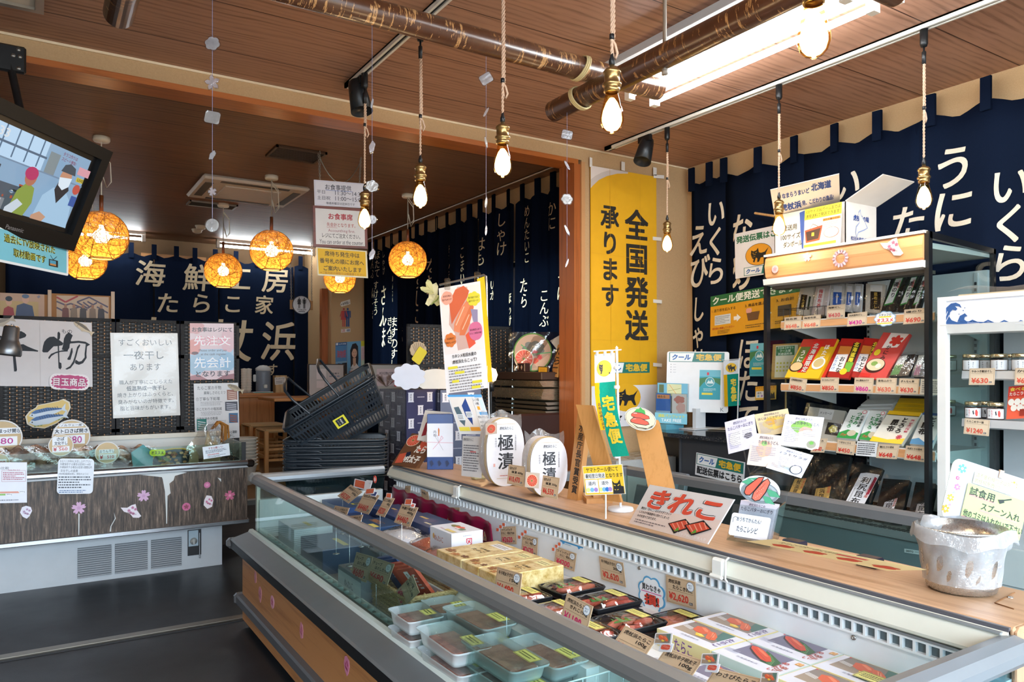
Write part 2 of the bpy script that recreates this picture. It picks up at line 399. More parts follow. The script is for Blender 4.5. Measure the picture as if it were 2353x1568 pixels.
# ================================================================== noren curtains
NAVY='#121a2b'
def noren(name,label,plane,c0,c1,ztop,zbot,cuts,tabs,amp,lam,texts,nrm,letter='#d8c3a0',tl=.1,ltl=.3,gap=.012,navy=NAVY,group=None,tabw=.05,cut=False):
    ax,pv=plane
    def wav(s,z):
        k=.35+.65*(ztop-z)/(ztop-zbot)
        return amp*k*(math.sin(2*math.pi*s/lam)+.5*math.sin(2*math.pi*s/lam*.43+1.3)+.3*math.sin(2*math.pi*s/lam*2.3+z))
    def top(s):
        best=min((abs(s-t)for t in tabs),default=1);return-.045*min(1,best/.12)**1.3
    def W3(s,z,off=0.0):
        q=pv+nrm*(wav(s,z)+off);return Vector((q,s,z))if ax=='X' else Vector((s,q,z))
    base=Vector((pv,(c0+c1)/2,zbot))if ax=='X' else Vector(((c0+c1)/2,pv,zbot))
    T=thing(name,label,'curtain',base,0,group);cm=cloth(navy,tl);ed=[c0]+cuts+[c1]
    for a,b in zip(ed,ed[1:]):
        a2,b2=a+(gap/2 if a!=c0 else 0),b-(gap/2 if b!=c1 else 0)
        if cut:continue
        g=G();g.grid(lambda u,v:W3(a2+(b2-a2)*u,ztop+top(a2+(b2-a2)*u)*(1-v)+(zbot-ztop)*v),max(6,int((b2-a2)/lam*9)),14,cm);g.build('cloth_panel',T,solid=.002)
    for t in tabs:
        g=G();q=tabw/2;zt=ztop+.105
        for off in(.004,.02):g.add([W3(t-q,ztop-.06,off),W3(t+q,ztop-.06,off),W3(t+q,zt,off),W3(t-q,zt,off)],[(0,1,2,3)],cm)
        g.add([W3(t-q,zt,.004),W3(t+q,zt,.004),W3(t+q,zt,.02),W3(t-q,zt,.02)],[(0,1,2,3)],cm);g.build('hanging_loop',T)
    lm=cloth(letter,ltl)
    if cut:  # resist-dyed cloth: the letters are undyed openings in the navy, so daylight comes through them
        words=[]
        for tx in texts:
            s,px,y0,y1=tx[:4];wid=tx[4];A=P(px,y0,X=pv);B=P(px,y1,X=pv);cell=(A.z-B.z)/len(s)
            vs,fs=vtext_geo(s,0,0,cell,1.08,.0,wid,.10);words.append(([Vector((A.y-a,A.z-b))for a,b,_ in vs],fs))
        for a,b in zip(ed,ed[1:]):
            a2,b2=a+(gap/2 if a!=c0 else 0),b-(gap/2 if b!=c1 else 0);nu=max(6,int((b2-a2)/lam*9));nv=14
            V2=[];F2=[]
            for j in range(nv+1):
                for i in range(nu+1):u,v=i/nu,j/nv;sx_=a2+(b2-a2)*u;V2.append(Vector((sx_,ztop+top(sx_)*(1-v)+(zbot-ztop)*v)))
            F2=[[j*(nu+1)+i,(j+1)*(nu+1)+i,(j+1)*(nu+1)+i+1,j*(nu+1)+i+1]for j in range(nv)for i in range(nu)];nc=len(F2);own=[]
            for k,(wv_,wf)in enumerate(words):
                mid_=sum(p.x for p in wv_)/len(wv_)
                if a2<mid_<b2:
                    o_=len(V2);V2+=[Vector((min(b2-.004,max(a2+.004,p.x)),p.y))for p in wv_];F2+=[[o_+i for i in reversed(f)]for f in wf];own+=[k]*len(wf)
            E2=list({(min(f[i],f[i-1]),max(f[i],f[i-1]))for f in F2 for i in range(len(f))})
            ov,oe,of=mathutils.geometry.delaunay_2d_cdt(V2,E2,[],1,1e-5,False)[:3]
            loc=[(k,[(f,[V2[i]for i in f])for f in F2[nc:]][sum(1 for q in own if q<k):sum(1 for q in own if q<=k)])for k in sorted(set(own))]
            loc=[(k,[(p,min(q.x for q in p),max(q.x for q in p),min(q.y for q in p),max(q.y for q in p))for _,p in ps])for k,ps in loc]
            loc=[(k,ps,min(p[1]for p in ps),max(p[2]for p in ps),min(p[3]for p in ps),max(p[4]for p in ps))for k,ps in loc]
            gs={-1:G()};zb_=zbot+.0
            for f in of:
                n_=len(f);x=sum(ov[i].x for i in f)/n_;y=sum(ov[i].y for i in f)/n_;hit=-1
                if y>ztop+top(x):continue
                for k,ps,xa,xb,ya,yb in loc:
                    if hit<0 and xa<=x<=xb and ya<=y<=yb:
                        for p,pa,pb,pc2,pd in ps:
                            if pa<=x<=pb and pc2<=y<=pd:
                                ins=False
                                for i in range(len(p)):
                                    q,r_=p[i],p[i-1]
                                    if(q.y>y)!=(r_.y>y)and x<(r_.x-q.x)*(y-q.y)/(r_.y-q.y)+q.x:ins=not ins
                                if ins:hit=k;break
                gs.setdefault(hit,G()).poly([W3(ov[i].x,ov[i].y)for i in f],lm if hit>=0 else cm)
            gs.pop(-1).build('cloth_panel',T)
            for k,gk in gs.items():gk.build('lettering',T)
        texts=[]
    for tx in texts:
        g=G()
        s,px,y0,y1=tx[:4];wid=tx[4]if len(tx)>4 else 1;hor=len(tx)>5
        kw={ax:pv};A=P(px,y0,**kw);B=P(px,y1,**kw);cell=(A.z-B.z)/len(s);sc=A.y if ax=='X' else A.x
        sg=1 if ax=='Y' else-1
        vs,fs=vtext_geo(s,0,0,cell,1.08,.02,wid,.10)
        bm=bmesh.new();bv=[bm.verts.new((sc+sg*a,A.z-b,z*4))for a,b,z in vs]
        for f in fs:
            try:bm.faces.new([bv[i]for i in f])
            except Exception:pass
        xs=[v.co.x for v in bm.verts];x=min(xs)+lam/9
        while x<max(xs):
            bmesh.ops.bisect_plane(bm,geom=bm.verts[:]+bm.edges[:]+bm.faces[:],plane_co=(x,0,0),plane_no=(1,0,0));x+=lam/9
        bm.verts.index_update();g.add([W3(v.co.x,v.co.y,.005+v.co.z)for v in bm.verts],[[v.index for v in f.verts]for f in bm.faces],lm);bm.free();g.build('lettering',T)
    return T
BAMB=wood('#c99a5e','#9a6c38','Y',1.0,.4,'bamboo');BAMBX=wood('#c99a5e','#9a6c38','X',1.0,.4,'bamboo across')
def rod(label,p0,p1,r=.014,mm=None):
    p0,p1=Vector(p0),Vector(p1);n=14;pts,rr=[],[]
    for i in range(n+1):
        for d,k in((-.006,1),(0,1.18),(.006,1)):
            t=min(1,max(0,i/n+d/(p1-p0).length));pts.append(p0.lerp(p1,t));rr.append(r*k)
    g=G();g.tube(pts,rr,mm or BAMB,8);return tag(g.build('bamboo_rod'),label,'pole')
def rx(px,X):return P(px,400,X=X).y
# right-hand wall
XN=3.965
tabs=[rx(p,XN)for p in(1590,1633,1665,1745,1828,1920,2018,2140,2270)]+[.9,.5,.1]
noren('noren_curtain','long navy shop curtain of fish names on the wall behind the two showcases',('X',XN),0,3.86,2.605,.45,[rx(1668,XN),rx(1850,XN),rx(2110,XN)],tabs,.018,.36,
      [('うに',2190,334,530,1.0),('いくら',2322,380,648,.9),('たこ',2088,472,640,1),('いか',1945,385,540,1),('いくら',1646,455,655,.8),('えび',1606,515,660,.9),('しゃけ',1604,680,860,.8),('なめた',1704,490,760,.8),('ほたて',1722,775,1000,.8)],-1,'#e2d8c6',.06,.12)
rod('bamboo pole carrying the long navy curtain above the showcases',(XN-.012,.0,2.70),(XN-.012,3.9,2.70))
# dining-room side wall: navy curtain in front of the window
XS=3.2;sy=lambda px:P(px,600,X=XS).y
tb=[4.25+.21*k for k in range(19)]
SIDE=[('かに',1268,463,530,1.0),('めんたいこ',1211,472,605,1.0),('しゃけ',1151,488,588,1.0),('はも',1107,545,612,1.0),('こまい',1060,565,655,1.0),('きんき',1031,562,650,1.0),('なめた',991,592,700,1.0),('うに',1290,622,690,1.0),('こんぶ',1246,664,752,1.0),('たら',1203,638,708,1.0),('ほっけ',1169,672,750,1.0),('いか',1130,642,690,1.0),('すじこ',964,625,745,1.0),('にしん',942,642,742,1.0),('めんたいこ',904,632,715,1.0),('ますのすし',909,728,850,1.0),('きんき',893,728,790,1.0),('しゃけ',881,573,632,1.0),('ほたて',868,576,638,1.0),('こんぶ',855,575,640,1.0),('すけそう',866,646,725,1.0),('ほっき',857,660,735,1.0),('さんま',880,655,800,1.0),('たこ',1288,770,850,1.0),('そい',925,752,790,1.0)]
noren('noren_curtain','navy curtain of white fish names before the dining-room window',('X',XS),4.12,8.26,2.605,.55,[sy(1185),sy(1100),sy(1002),sy(915),6.0],tb,.026,.26,SIDE,-1,'#d9bf9c',.16,.55,.03,cut=True,navy='#0d1424')
rod('bamboo pole of the dining-room window curtain',(XS-.012,4.12,2.695),(XS-.012,8.28,2.695))
g=G();g.tube([(XS-.06,4.12,2.725),(XS-.06,8.28,2.725)],.008,steel('#b9b2a6',.3));tag(g.build('curtain_rail'),'thin metal rail above the dining-room window curtain','rail')
# back wall: large navy shop curtain
YN=9.15;bx=lambda px:P(px,620,Y=YN).x
noren('noren_curtain','wide navy shop curtain with cream brush characters at the back of the dining room',('Y',YN),-.25,bx(746),2.55,.45,[bx(354),bx(502),bx(675)],[bx(p)for p in(70,130,190,240,301,354,405,448,494,542,590,640,690,735)],.024,.42,
      [('海',346,600,658,1.05),('鮮',455,608,668,1),('工',547,612,668,1),('房',634,614,672,1),('た',386,673,720,1),('ら',463,674,720,1),('こ',535,676,720,1),('家',607,680,722,1),('虎',350,730,830,1),('杖',530,736,830,1),('浜',641,740,828,.85),('す',627,836,864,.8)],-1,'#d6c4a4',.03,.1)
rod('bamboo pole of the back curtain under the ceiling lamps',(-.25,YN-.012,2.64),(2.95,YN-.012,2.64),mm=BAMBX)
g=G();g.box(bx(325),bx(475),YN+.03,YN+.06,2.46,2.56,wood('#b07a45','#8a5a30','X'));tag(g.build('mounting_board'),'orange-brown board screwed to the wall behind the back curtain','board')
# ================================================================== things on and under the ceiling
DECK=m('#222428',.45)
def bark_fn(n):
    tc=n.n('TexCoord');s=n.n('SeparateXYZ');n.t.links.new(tc.outputs['Object'],s.inputs[0]);v=n.co((26,26,2.2));mp=n.co((9,9,70))
    a=n.noise(mp,1.1,4,.75);b=n.noise(n.co((1,1,1)),14,3,.6)
    f=n.math('MULTIPLY',n.math('GREATER_THAN',a,.58),n.math('GREATER_THAN',b,.43))
    n.base(n.mix(f,n.mix(n.noise(n.co(),30,3),'#3b2418','#5f3a24'),'#b98d5c'),.28,0,.6);n.bump(n.math('ADD',n.math('MULTIPLY',f,-.4),n.math('MULTIPLY',a,.5)),.25,.004)
BARK=special('birch bark',bark_fn)
def pipe(label,p0,p1,r=.047):
    p0,p1=Vector(p0),Vector(p1);q=(p1-p0);L=q.length;M=q.to_track_quat('Z','Y').to_matrix().to_4x4();M.translation=p0
    pr=[(r*.78,.004),(r*.8,0),(r,.003),(r,L-.003),(r*.8,L),(r*.78,L-.004)];g=G();g.lathe(pr,BARK,28);inn=m('#2c1c13',.7)
    g.lathe([(0,.006),(r*.78,.004)],inn,28);g.lathe([(r*.78,L-.004),(0,L-.006)],inn,28)
    o=g.build('bark_pole',origin=(0,0,0));o.matrix_basis=M;return tag(o,label,'pole','bark poles under the ceiling')
pipe('birch-bark pole ending beside the bright tube lamps, bulb cord passing in front',(-.9,2.53,2.545),(2.40,2.53,2.545))
pipe('birch-bark pole tied beneath the other one, running over the bright bulb',(2.0,.2,2.45),(2.0,2.80,2.45))
pipe('short birch-bark pole end showing above the television',(.235,.3,2.45),(.235,2.81,2.45))
pipe('birch-bark pole end between the tube lamp sockets, top right',(-.4,1.45,2.545),(2.46,1.45,2.545))
def rope(label,c,axis,r,n=3):
    g=G();mm=m('#c9b98a',.8)
    for k in range(n):
        pts=[]
        for i in range(25):
            a=2*math.pi*i/24;d=(k-1)*.009+.02*math.sin(a)
            pts.append(Vector(c)+(Vector((d,math.cos(a)*r,math.sin(a)*r*1.0))if axis=='X' else Vector((math.cos(a)*r,d,math.sin(a)*r))))
        g.tube(pts,.004,mm,6)
    return g
g=G();T=thing('lashing_cord','pale cord lashing the two crossed bark poles together','rope',(2.0,2.53,2.5))
rope('',(1.95,2.53,2.545),'X',.052).build('upper_wrap',T);rope('',(2.0,2.60,2.45),'Y',.052).build('lower_wrap',T)
g=G();g.tube([(2.0,2.08,2.40),(2.0,2.08,CZ)],.0075,m('#a39a8e',.5,.5));g.lathe([(0,-.02),(.012,-.02),(.012,.0),(0,.0)],m('#8f857a',.5),10,(2.0,2.08,2.40));tag(g.build('hanging_rod'),'grey threaded rod holding the bark pole from the ceiling','rod')
# light tracks
def track(label,x,y0,y1):
    T=thing('lighting_track',label,'track',(x,(y0+y1)/2,CZ-.022));g=G();wm_=m('#e6e2d8',.4)
    g.box(x-.019,x-.008,y0,y1,CZ-.024,CZ,wm_);g.box(x+.008,x+.019,y0,y1,CZ-.024,CZ,wm_);g.box(x-.019,x+.019,y1-.07,y1,CZ-.024,CZ,wm_);g.box(x-.019,x+.019,y0,y1,CZ-.008,CZ,wm_);g.build('rail',T)
    g=G();g.box(x-.008,x+.008,y0,y1-.07,CZ-.016,CZ-.008,m('#16181a',.4));g.build('groove',T)
track('white lighting track over the left row of bulbs',1.36,.2,3.72);track('white lighting track over the right row of bulbs',3.19,.2,3.86)
# Edison bulbs
BRASS=m('#a8895a',.28,.9);BRZ=m('#7d6a50',.35,.85);BLK=m('#17181a',.4);CORD=m('#c4a58c',.8)
def helix(p0,p1,r,ph,turns):
    p0,p1=Vector(p0),Vector(p1);n=int(turns*8)+1
    return[p0.lerp(p1,i/n)+Vector((r*math.cos(ph+2*math.pi*turns*i/n),r*math.sin(ph+2*math.pi*turns*i/n),0))for i in range(n+1)]
AMBER=glass('#ffe2a4',.8,.03,'amber bulb glass')
def edison(label,x,y,zb,loop=.3,power=2.8):
    T=thing('filament_bulb_pendant',label,'lamp',(x,y,zb),0,'filament bulbs on the lighting tracks')
    pr=[(.0005,0),(.005,.0),(.008,.004),(.019,.008),(.028,.018),(.033,.034),(.033,.046),(.029,.066),(.023,.09),(.0185,.108),(.0175,.118)]
    g=G();g.lathe(pr,AMBER,24,(x,y,zb));g.build('glass_bulb',T)
    g=G();g.lathe([(.0005,.010)]+[(r*.84,.004+z*.9)for r,z in pr[3:8]]+[(.016,.085),(.007,.098),(.001,.1)],m('#ffe3b0',em=14),20,(x,y,zb));g.build('filament',T)
    g=G();z=zb+.114;g.lathe([(.018,0),(.022,.0),(.0225,.012),(.019,.015),(.0265,.018),(.0265,.025),(.023,.028),(.0215,.03),(.0215,.05),(.025,.053),(.025,.058),(.018,.066),(.008,.07),(.006,.078),(0,.078)],BRASS,24,(x,y,z));g.build('socket',T)
    zc=z+.076;g=G();g.lathe([(.0055,0),(.0085,.002),(.0085,.014),(.005,.024),(.004,.034),(0,.034)],BLK,12,(x,y,zc));g.build('cord_grip',T)
    z0=zc+.03;zt=CZ-.16;g=G()
    for ph in(0,math.pi):g.tube(helix((x,y,z0),(x,y,zt),.0026,ph,(zt-z0)/.028),.0027,CORD,5)
    zl=zt-loop*(zt-z0)
    for ph in(0,math.pi):g.tube(helix((x+.007,y,zl),(x+.004,y,zt),.0026,ph,(zt-zl)/.028),.0027,CORD,5)
    g.tube([(x,y,zl),(x+.012,y,zl-.012),(x+.02,y,zl-.035),(x+.012,y,zl-.052),(x+.004,y,zl-.045),(x,y,zl-.02),(x,y,zl)],.004,CORD,6);g.build('twisted_cord',T)
    g=G();g.lathe([(0,-.002),(.007,0),(.007,.014),(0,.016)],BLK,10,(x,y,zl));g.build('tape_wrap',T);g=G();g.lathe([(0,0),(.008,0),(.009,.05),(.004,.055),(.004,.08),(0,.08)],BLK,12,(x,y,zt-.01));g.build('tape_wrap',T)
    g=G();g.lathe([(0,0),(.012,0),(.016,.012),(.016,.075),(0,.075)],BLK,14,(x,y,CZ-.097));g.build('track_adapter',T)
    l=bpy.data.lights.new('bulb glow','POINT');l.energy=power;l.color=(1,.72,.42);l.shadow_soft_size=.03;l.use_shadow=True
    o=bpy.data.objects.new('bulb_light',l);COL.objects.link(o);o.parent=T;o.location=(0,0,-.03)
BL=[('bulb farthest along the left track, hanging past the framed notices',838,527,.3),('bulb with looped cord, second nearest the notices',966,479,.62),('bulb whose cord crosses in front of the long bark pole',1155,408,.75),('large bright bulb in front of the crossing bark poles',1406,307,.9),('nearest, biggest bulb glaring before the tube lamps',1870,135,.9)]
for L_,px,py,lp in BL:
    q=P(px,py,X=1.36);edison('amber filament '+L_,q.x,q.y,q.z,lp)
for L_,px,py,lp in(('bulb beside the yellow banner, last on the right track',1533,580,.45),('bulb hanging in front of the white shipping carton',1790,543,.5),('bulb hanging before the navy curtain right of the carton',2123,482,.5)):
    q=P(px,py,X=3.19);edison('amber filament '+L_,q.x,q.y,q.z,lp)
# black spotlights
def spot(label,pj,tilt,L=.165,r=.055):
    T=thing('track_spotlight',label,'spotlight',pj);x,y,z=pj;g=G();d=Vector(tilt).normalized();M=d.to_track_quat('Z','Y').to_matrix().to_4x4();c=Vector(pj)
    g.lathe([(0,-L*.5),(r*.6,-L*.5),(r*.72,-L*.46),(r*.8,-L*.3),(r,L*.5),(r*.94,L*.5),(r*.9,L*.42),(0,L*.40)],m('#1c1f22',.35),24,c,M=M);g.build('lamp_head',T)
    g=G();s=M@Vector((r*.95,0,0));s2=M@Vector((-r*.95,0,0));zt=CZ-.06
    for q in(s,s2):g.tube([c+q,(c.x+q.x,c.y+q.y,zt-.045),(c.x,c.y,zt-.03)],.004,BLK,6)
    g.tube([(c.x,c.y,zt-.035),(c.x,c.y,zt)],.008,BLK,8);g.build('yoke',T)
    g=G();g.box(c.x-.014,c.x+.014,c.y-.05,c.y+.05,zt,CZ-.02,BLK);g.build('track_adapter',T)
    g=G()
    for k in range(4):a=k*1.57;g.lathe([(0,-L*.505),(.006,-L*.505)],m('#050505'),8,c+M@Vector((r*.4*math.cos(a),r*.4*math.sin(a),-.0005)),M=M)
    g.build('vent_hole',T)
spot('black spotlight at the end of the left track, lens turned down and away',P(825,222,X=1.36),(.1,-.25,-1));spot('black spotlight on the right track near the yellow banner',P(1482,346,X=3.19),(-.35,-.1,-.85))
# fluorescent battens
def batten(label,x,y0,y1,tubes=(0,-.17),em=50,cap=True,ax='Y',n2=None):
    T=thing('fluorescent_lamp',label,'lamp',(x,(y0+y1)/2,CZ-.09)if ax=='Y' else((y0+y1)/2,x,CZ-.09),0,'fluorescent lamps on the ceiling')
    def bx_(g,a,b,c,d,e,f,mm):g.box(a,b,c,d,e,f,mm)if ax=='Y' else g.box(c,d,a,b,e,f,mm)
    wm_=m('#eceae2',.35);g=G()
    for t in tubes:bx_(g,x+t-.03,x+t+.03,y0,y1,CZ-.03,CZ,wm_)
    if ax=='Y':bx_(g,x-.42,x-.3,y0,y1,CZ-.035,CZ,m('#dfe3e6',.25))
    g.build('batten_body',T)
    for t in tubes:
        g=G();A=(x+t,y0+.035,CZ-.075);B=(x+t,y1-.035,CZ-.075)
        if ax=='X':A=(A[1],A[0],A[2]);B=(B[1],B[0],B[2])
        g.tube([A,B],.0145,m('#f4fbff',em=em),14);g.build('tube',T);g=G()
        for y in(y0,y1-.035):g=G();bx_(g,x+t-.02,x+t+.02,y,y+.035,CZ-.1,CZ-.02,wm_);g.build('socket',T)
batten('pair of long white tube lamps beside the crossing bark poles',2.72,1.68,2.92);batten('second pair of tube lamps continuing past the nearest bulb',2.72,.42,1.62)
batten('pair of tube lamps on the ceiling over the entrance side',.25,-1.25,-.03);batten('pair of tube lamps over the front of the long freezer',.25,.03,1.25)  # both pairs added out of view to brighten the freezer's near side
batten('white tube lamp over the left half of the back curtain',8.9,-.15,1.0,(0,),40,ax='X');batten('white tube lamp over the right half of the back curtain',8.9,1.72,2.84,(0,),40,ax='X')
# woven ball pendants
STRAW=special('woven straw',lambda n:(n.base(n.mix(n.noise(n.co(),40,2),'#c98a2e','#8f5a1c'),.7),n.set(n.b.inputs['Roughness'],.7)))
def shell_fn(n):
    f=n.noise(n.co(),55,4,.75);d=n.n('BsdfDiffuse');n.set(d.inputs[0],n.mix(f,'#d18a28','#e8b055'));t=n.n('BsdfTranslucent');n.set(t.inputs[0],n.mix(f,'#d07c18','#f6bc58'))
    mx=n.n('MixShader');mx.inputs[0].default_value=.7;n.t.links.new(d.outputs[0],mx.inputs[1]);n.t.links.new(t.outputs[0],mx.inputs[2])
    tr=n.n('BsdfTransparent');m2=n.n('MixShader');n.set(m2.inputs[0],n.math('MULTIPLY_ADD',n.math('GREATER_THAN',f,.46),.45,.35));n.t.links.new(tr.outputs[0],m2.inputs[1]);n.t.links.new(mx.outputs[0],m2.inputs[2]);n.t.links.new(m2.outputs[0],n.out.inputs[0])
SHELL=special('straw shell',shell_fn)
def ball(label):
    R=.158;T=thing('woven_ball_pendant',label,'lamp',(0,0,0),0,'woven ball pendants in the dining room');g=G()
    prof=[(R*math.sin(a),-R*.97*math.cos(a))for a in(math.radians(24+140*i/16)for i in range(17))]
    g.lathe(prof,SHELL,32,(0,0,0));g.build('woven_shade',T)
    g=G();rd=random.Random(3)
    for k in range(110):
        a=Vector((rd.gauss(0,1),rd.gauss(0,1),rd.gauss(0,1))).normalized();b=a.orthogonal().normalized();c=a.cross(b);off=rd.uniform(-.55,.55);st=rd.uniform(0,6.28);ln=rd.uniform(1.5,4)
        pts=[]
        for i in range(15):
            t=st+ln*i/14;p=(a*off+(b*math.cos(t)+c*math.sin(t))*math.sqrt(1-off*off))*(R*1.006)
            if-R*.9<p.z<R*.96:pts.append(p)
            elif len(pts)>2:break
            else:pts=[]
        if len(pts)>2:g.tube(pts,rd.uniform(.0009,.0018),STRAW,4,False)
    g.tube([(R*.42*math.cos(a),R*.42*math.sin(a),-R*.89)for a in(2*math.pi*i/24 for i in range(25))],.006,m('#e8b560',.6),6);g.build('straw_strands',T)
    g=G();g.lathe([(.0,-.045),(.03,-.04),(.047,-.015),(.047,.012),(.028,.035),(.014,.05),(.014,.07),(0,.07)],m('#fff0d0',em=9),18);g.build('globe_bulb',T)
    g=G();g.lathe([(0,R*.95),(.012,R*.95),(.012,R+.10),(0,R+.10)],wood('#6d3a1c','#4a2612','Z'),12);g.build('wooden_stem',T)
    l=bpy.data.lights.new('ball glow','POINT');l.energy=3.2;l.color=(1,.74,.42);l.shadow_soft_size=.05;o=bpy.data.objects.new('ball_light',l);COL.objects.link(o);o.parent=T
    o.location=(0,0,-.06);return T
BT=None
for i,(px,py,t,lb)in enumerate(((233,543,4.75,'large woven straw ball lamp partly behind the television'),(196,600,6.0,'woven straw ball lamp low behind the television sign'),(513,623,6.66,'woven straw ball lamp before the third character of the back curtain'),(624,577,5.7,'woven straw ball lamp under the air conditioner end, with long stem'),(937,598,6.3,'woven straw ball lamp before the side window curtain'),(781,640,7.6,'woven straw ball lamp mostly hidden behind the yellow notice'))):
    q=P(px,py,t=t)
    if BT is None:BT=ball(lb);o=BT;o.location=q;o.matrix_basis=Matrix.Translation(q)
    else:o=dup(BT,q,0,lb);o.matrix_basis=Matrix.Translation(q)
    g=G();wm_=m('#d8cdbb',.6);z=q.z+.158+.1
    g.tube([(q.x,q.y,z-.005),(q.x,q.y,CZ-.03)],.004,wm_,6);zl=z+.3*(CZ-z)
    g.tube([(q.x,q.y,zl+.16),(q.x+.05,q.y,zl+.1),(q.x+.055,q.y,zl-.02),(q.x+.03,q.y,zl-.06),(q.x+.005,q.y,zl+.02),(q.x,q.y,zl+.14)],.0035,wm_,5);g.build('cord',o)
    g=G();g.lathe([(0,-.03),(.045,-.03),(.05,-.02),(.05,0),(0,0)],m('#d9cdb8',.5),14,(q.x,q.y,CZ));g.build('ceiling_rose',o)
# air conditioner, grilles, detectors
T=thing('ceiling_air_conditioner','square white ceiling air conditioner in the dining room','air conditioner',(1.46,6.35,CZ-.05));acm=m('#cdbfae',.45);g=G()
g.box(1.06,1.87,5.97,6.72,CZ-.035,CZ,acm,bev=.03);g.build('panel',T);g=G();g.box(1.25,1.68,6.13,6.56,CZ-.045,CZ-.034,acm,bev=.008);g.build('intake_grille',T)
for a in((1.1,1.16,6.1,6.6),(1.77,1.83,6.1,6.6),(1.2,1.72,6.01,6.06),(1.2,1.72,6.63,6.68)):
    g=G();g.box(*a,CZ-.038,CZ-.033,m('#4a423a',.5));g.build('louver',T)
for c,hx,hy,lb,col in(((1.5,5.1),.17,.14,'dark square ceiling grille near the wide opening','#2a1c14'),((1.33,7.07),.2,.1,'narrow dark ceiling grille behind the air conditioner','#2b2622')):
    T=thing('ceiling_grille',lb,'vent',(c[0],c[1],CZ-.02));g=G();fm=m('#4d3524' if hx<.2 else '#8b8378',.4,.3)
    for a in((-hx,hx,-hy,-hy+.015),(-hx,hx,hy-.015,hy),(-hx,-hx+.015,-hy,hy),(hx-.015,hx,-hy,hy)):g.box(c[0]+a[0],c[0]+a[1],c[1]+a[2],c[1]+a[3],CZ-.015,CZ,fm)
    g.build('frame',T);g=G();n=12
    for k in range(n):y=c[1]-hy+.015+(2*hy-.03)*k/n;g.box(c[0]-hx+.01,c[0]+hx-.01,y,y+.012,CZ-.01,CZ-.001,m(col,.6))
    g.box(c[0]-hx,c[0]+hx,c[1]-hy,c[1]+hy,CZ-.003,CZ-.0005,m('#0d0a08'));g.build('grille',T)
for px,py,lb in((461,519,'round ceiling detector nearer the woven lamps'),(453,527,'round ceiling detector lower of the close pair')):
    q=P(px,py,Z=CZ);g=G();g.lathe([(0,-.04),(.03,-.04),(.045,-.03),(.05,-.012),(.055,-.01),(.055,0),(0,0)],m('#cbbba4',.5),16,q);tag(g.build('smoke_detector'),lb,'detector')
q=P(40,3,Z=CZ);T=thing('ceiling_frame','silver framed ceiling hatch cut by the top left corner','hatch',(q.x,q.y,CZ-.02));g=G();fm=steel('#b5aa9a',.3)
for a in((-.35,.09,.0,.03),(.06,.09,-.3,.0)):g.box(q.x+a[0],q.x+a[1],q.y+a[2],q.y+a[3],CZ-.02,CZ,fm)
g.build('frame',T);g=G();g.box(q.x-.35,q.x+.06,q.y-.3,q.y,CZ-.008,CZ,m('#d8cdbd',.5));g.build('panel',T)
# resin charm strings
IRID=[m('#e6eef4',.12,0,.8),m('#c9d8ee',.1,.3,.8),m('#ecd9ea',.12,.2,.8),m('#ead9cc',.15,0,.7)]
def charm_string(label,px,t,ytop,charms):
    A=P(px,ytop,t=t);T=thing('charm_string',label,'ornament',P(px,charms[-1][0],t=t));g=G();e=P(px,charms[-1][0],t=t)
    g.tube([A+Vector((0,0,0)),e],.0009,m('#7f7f9a',.4),4);g.build('thread',T)
    for k,(py,r,sh)in enumerate(charms):
        c=P(px,py,t=t);rr=r*t/FPX;rt=random.Random(int(px+py)).uniform(-.6,.6);N=Vector((SY,CY,0));R_=Vector((CY,-SY,0))
        pts={'r':rrect(-1,-.8,1,.8,.3),'f':flower(0,0,1,5,.15),'s':flower(0,0,1.15,5,-.15),'o':circ(22),'b':blob(0,0,1,.9,6,.15),'n':[(a*.22,b)for a,b in circ(16)],'m':[(a*.5,b*1.1)for a,b in blob(0,0,1,1,5,.2)]}[sh]
        ca,sa=math.cos(rt),math.sin(rt);fn=lambda a,b,d:c+R_*((a*ca-b*sa)*rr)+Vector((0,0,(a*sa+b*ca)*rr))+N*d
        g=G();g.prism([(a*1.18,b*1.18)for a,b in pts],fn,-.001,.001,glass('#f2f2f6',1.6,.08));g.prism(pts,fn,-.002,.002,haze('iridescent resin %d'%(k%3),.34,('#dfe8f4','#f0e2ec','#e6ece6')[k%3]));g.build('charm',T)
charm_string('string of seven clear resin charms beside the television',488,2.39,-60,[(100,17,'b'),(190,13,'s'),(270,17,'r'),(357,11,'m'),(441,10,'f'),(518,15,'o')])
charm_string('string of resin charms by the framed notices',855,2.68,45,[(238,11,'n'),(338,13,'m'),(428,15,'b'),(505,10,'o'),(585,12,'m')])
charm_string('string of pale charms hanging left of the thick bulb cord',1117,2.93,130,[(181,14,'r'),(258,12,'n'),(327,12,'n'),(466,12,'n'),(530,11,'n')])
charm_string('string of glittering charms below the crossing poles',1303,3.32,222,[(310,12,'r'),(380,12,'n'),(458,13,'b'),(530,12,'n'),(605,9,'n')])
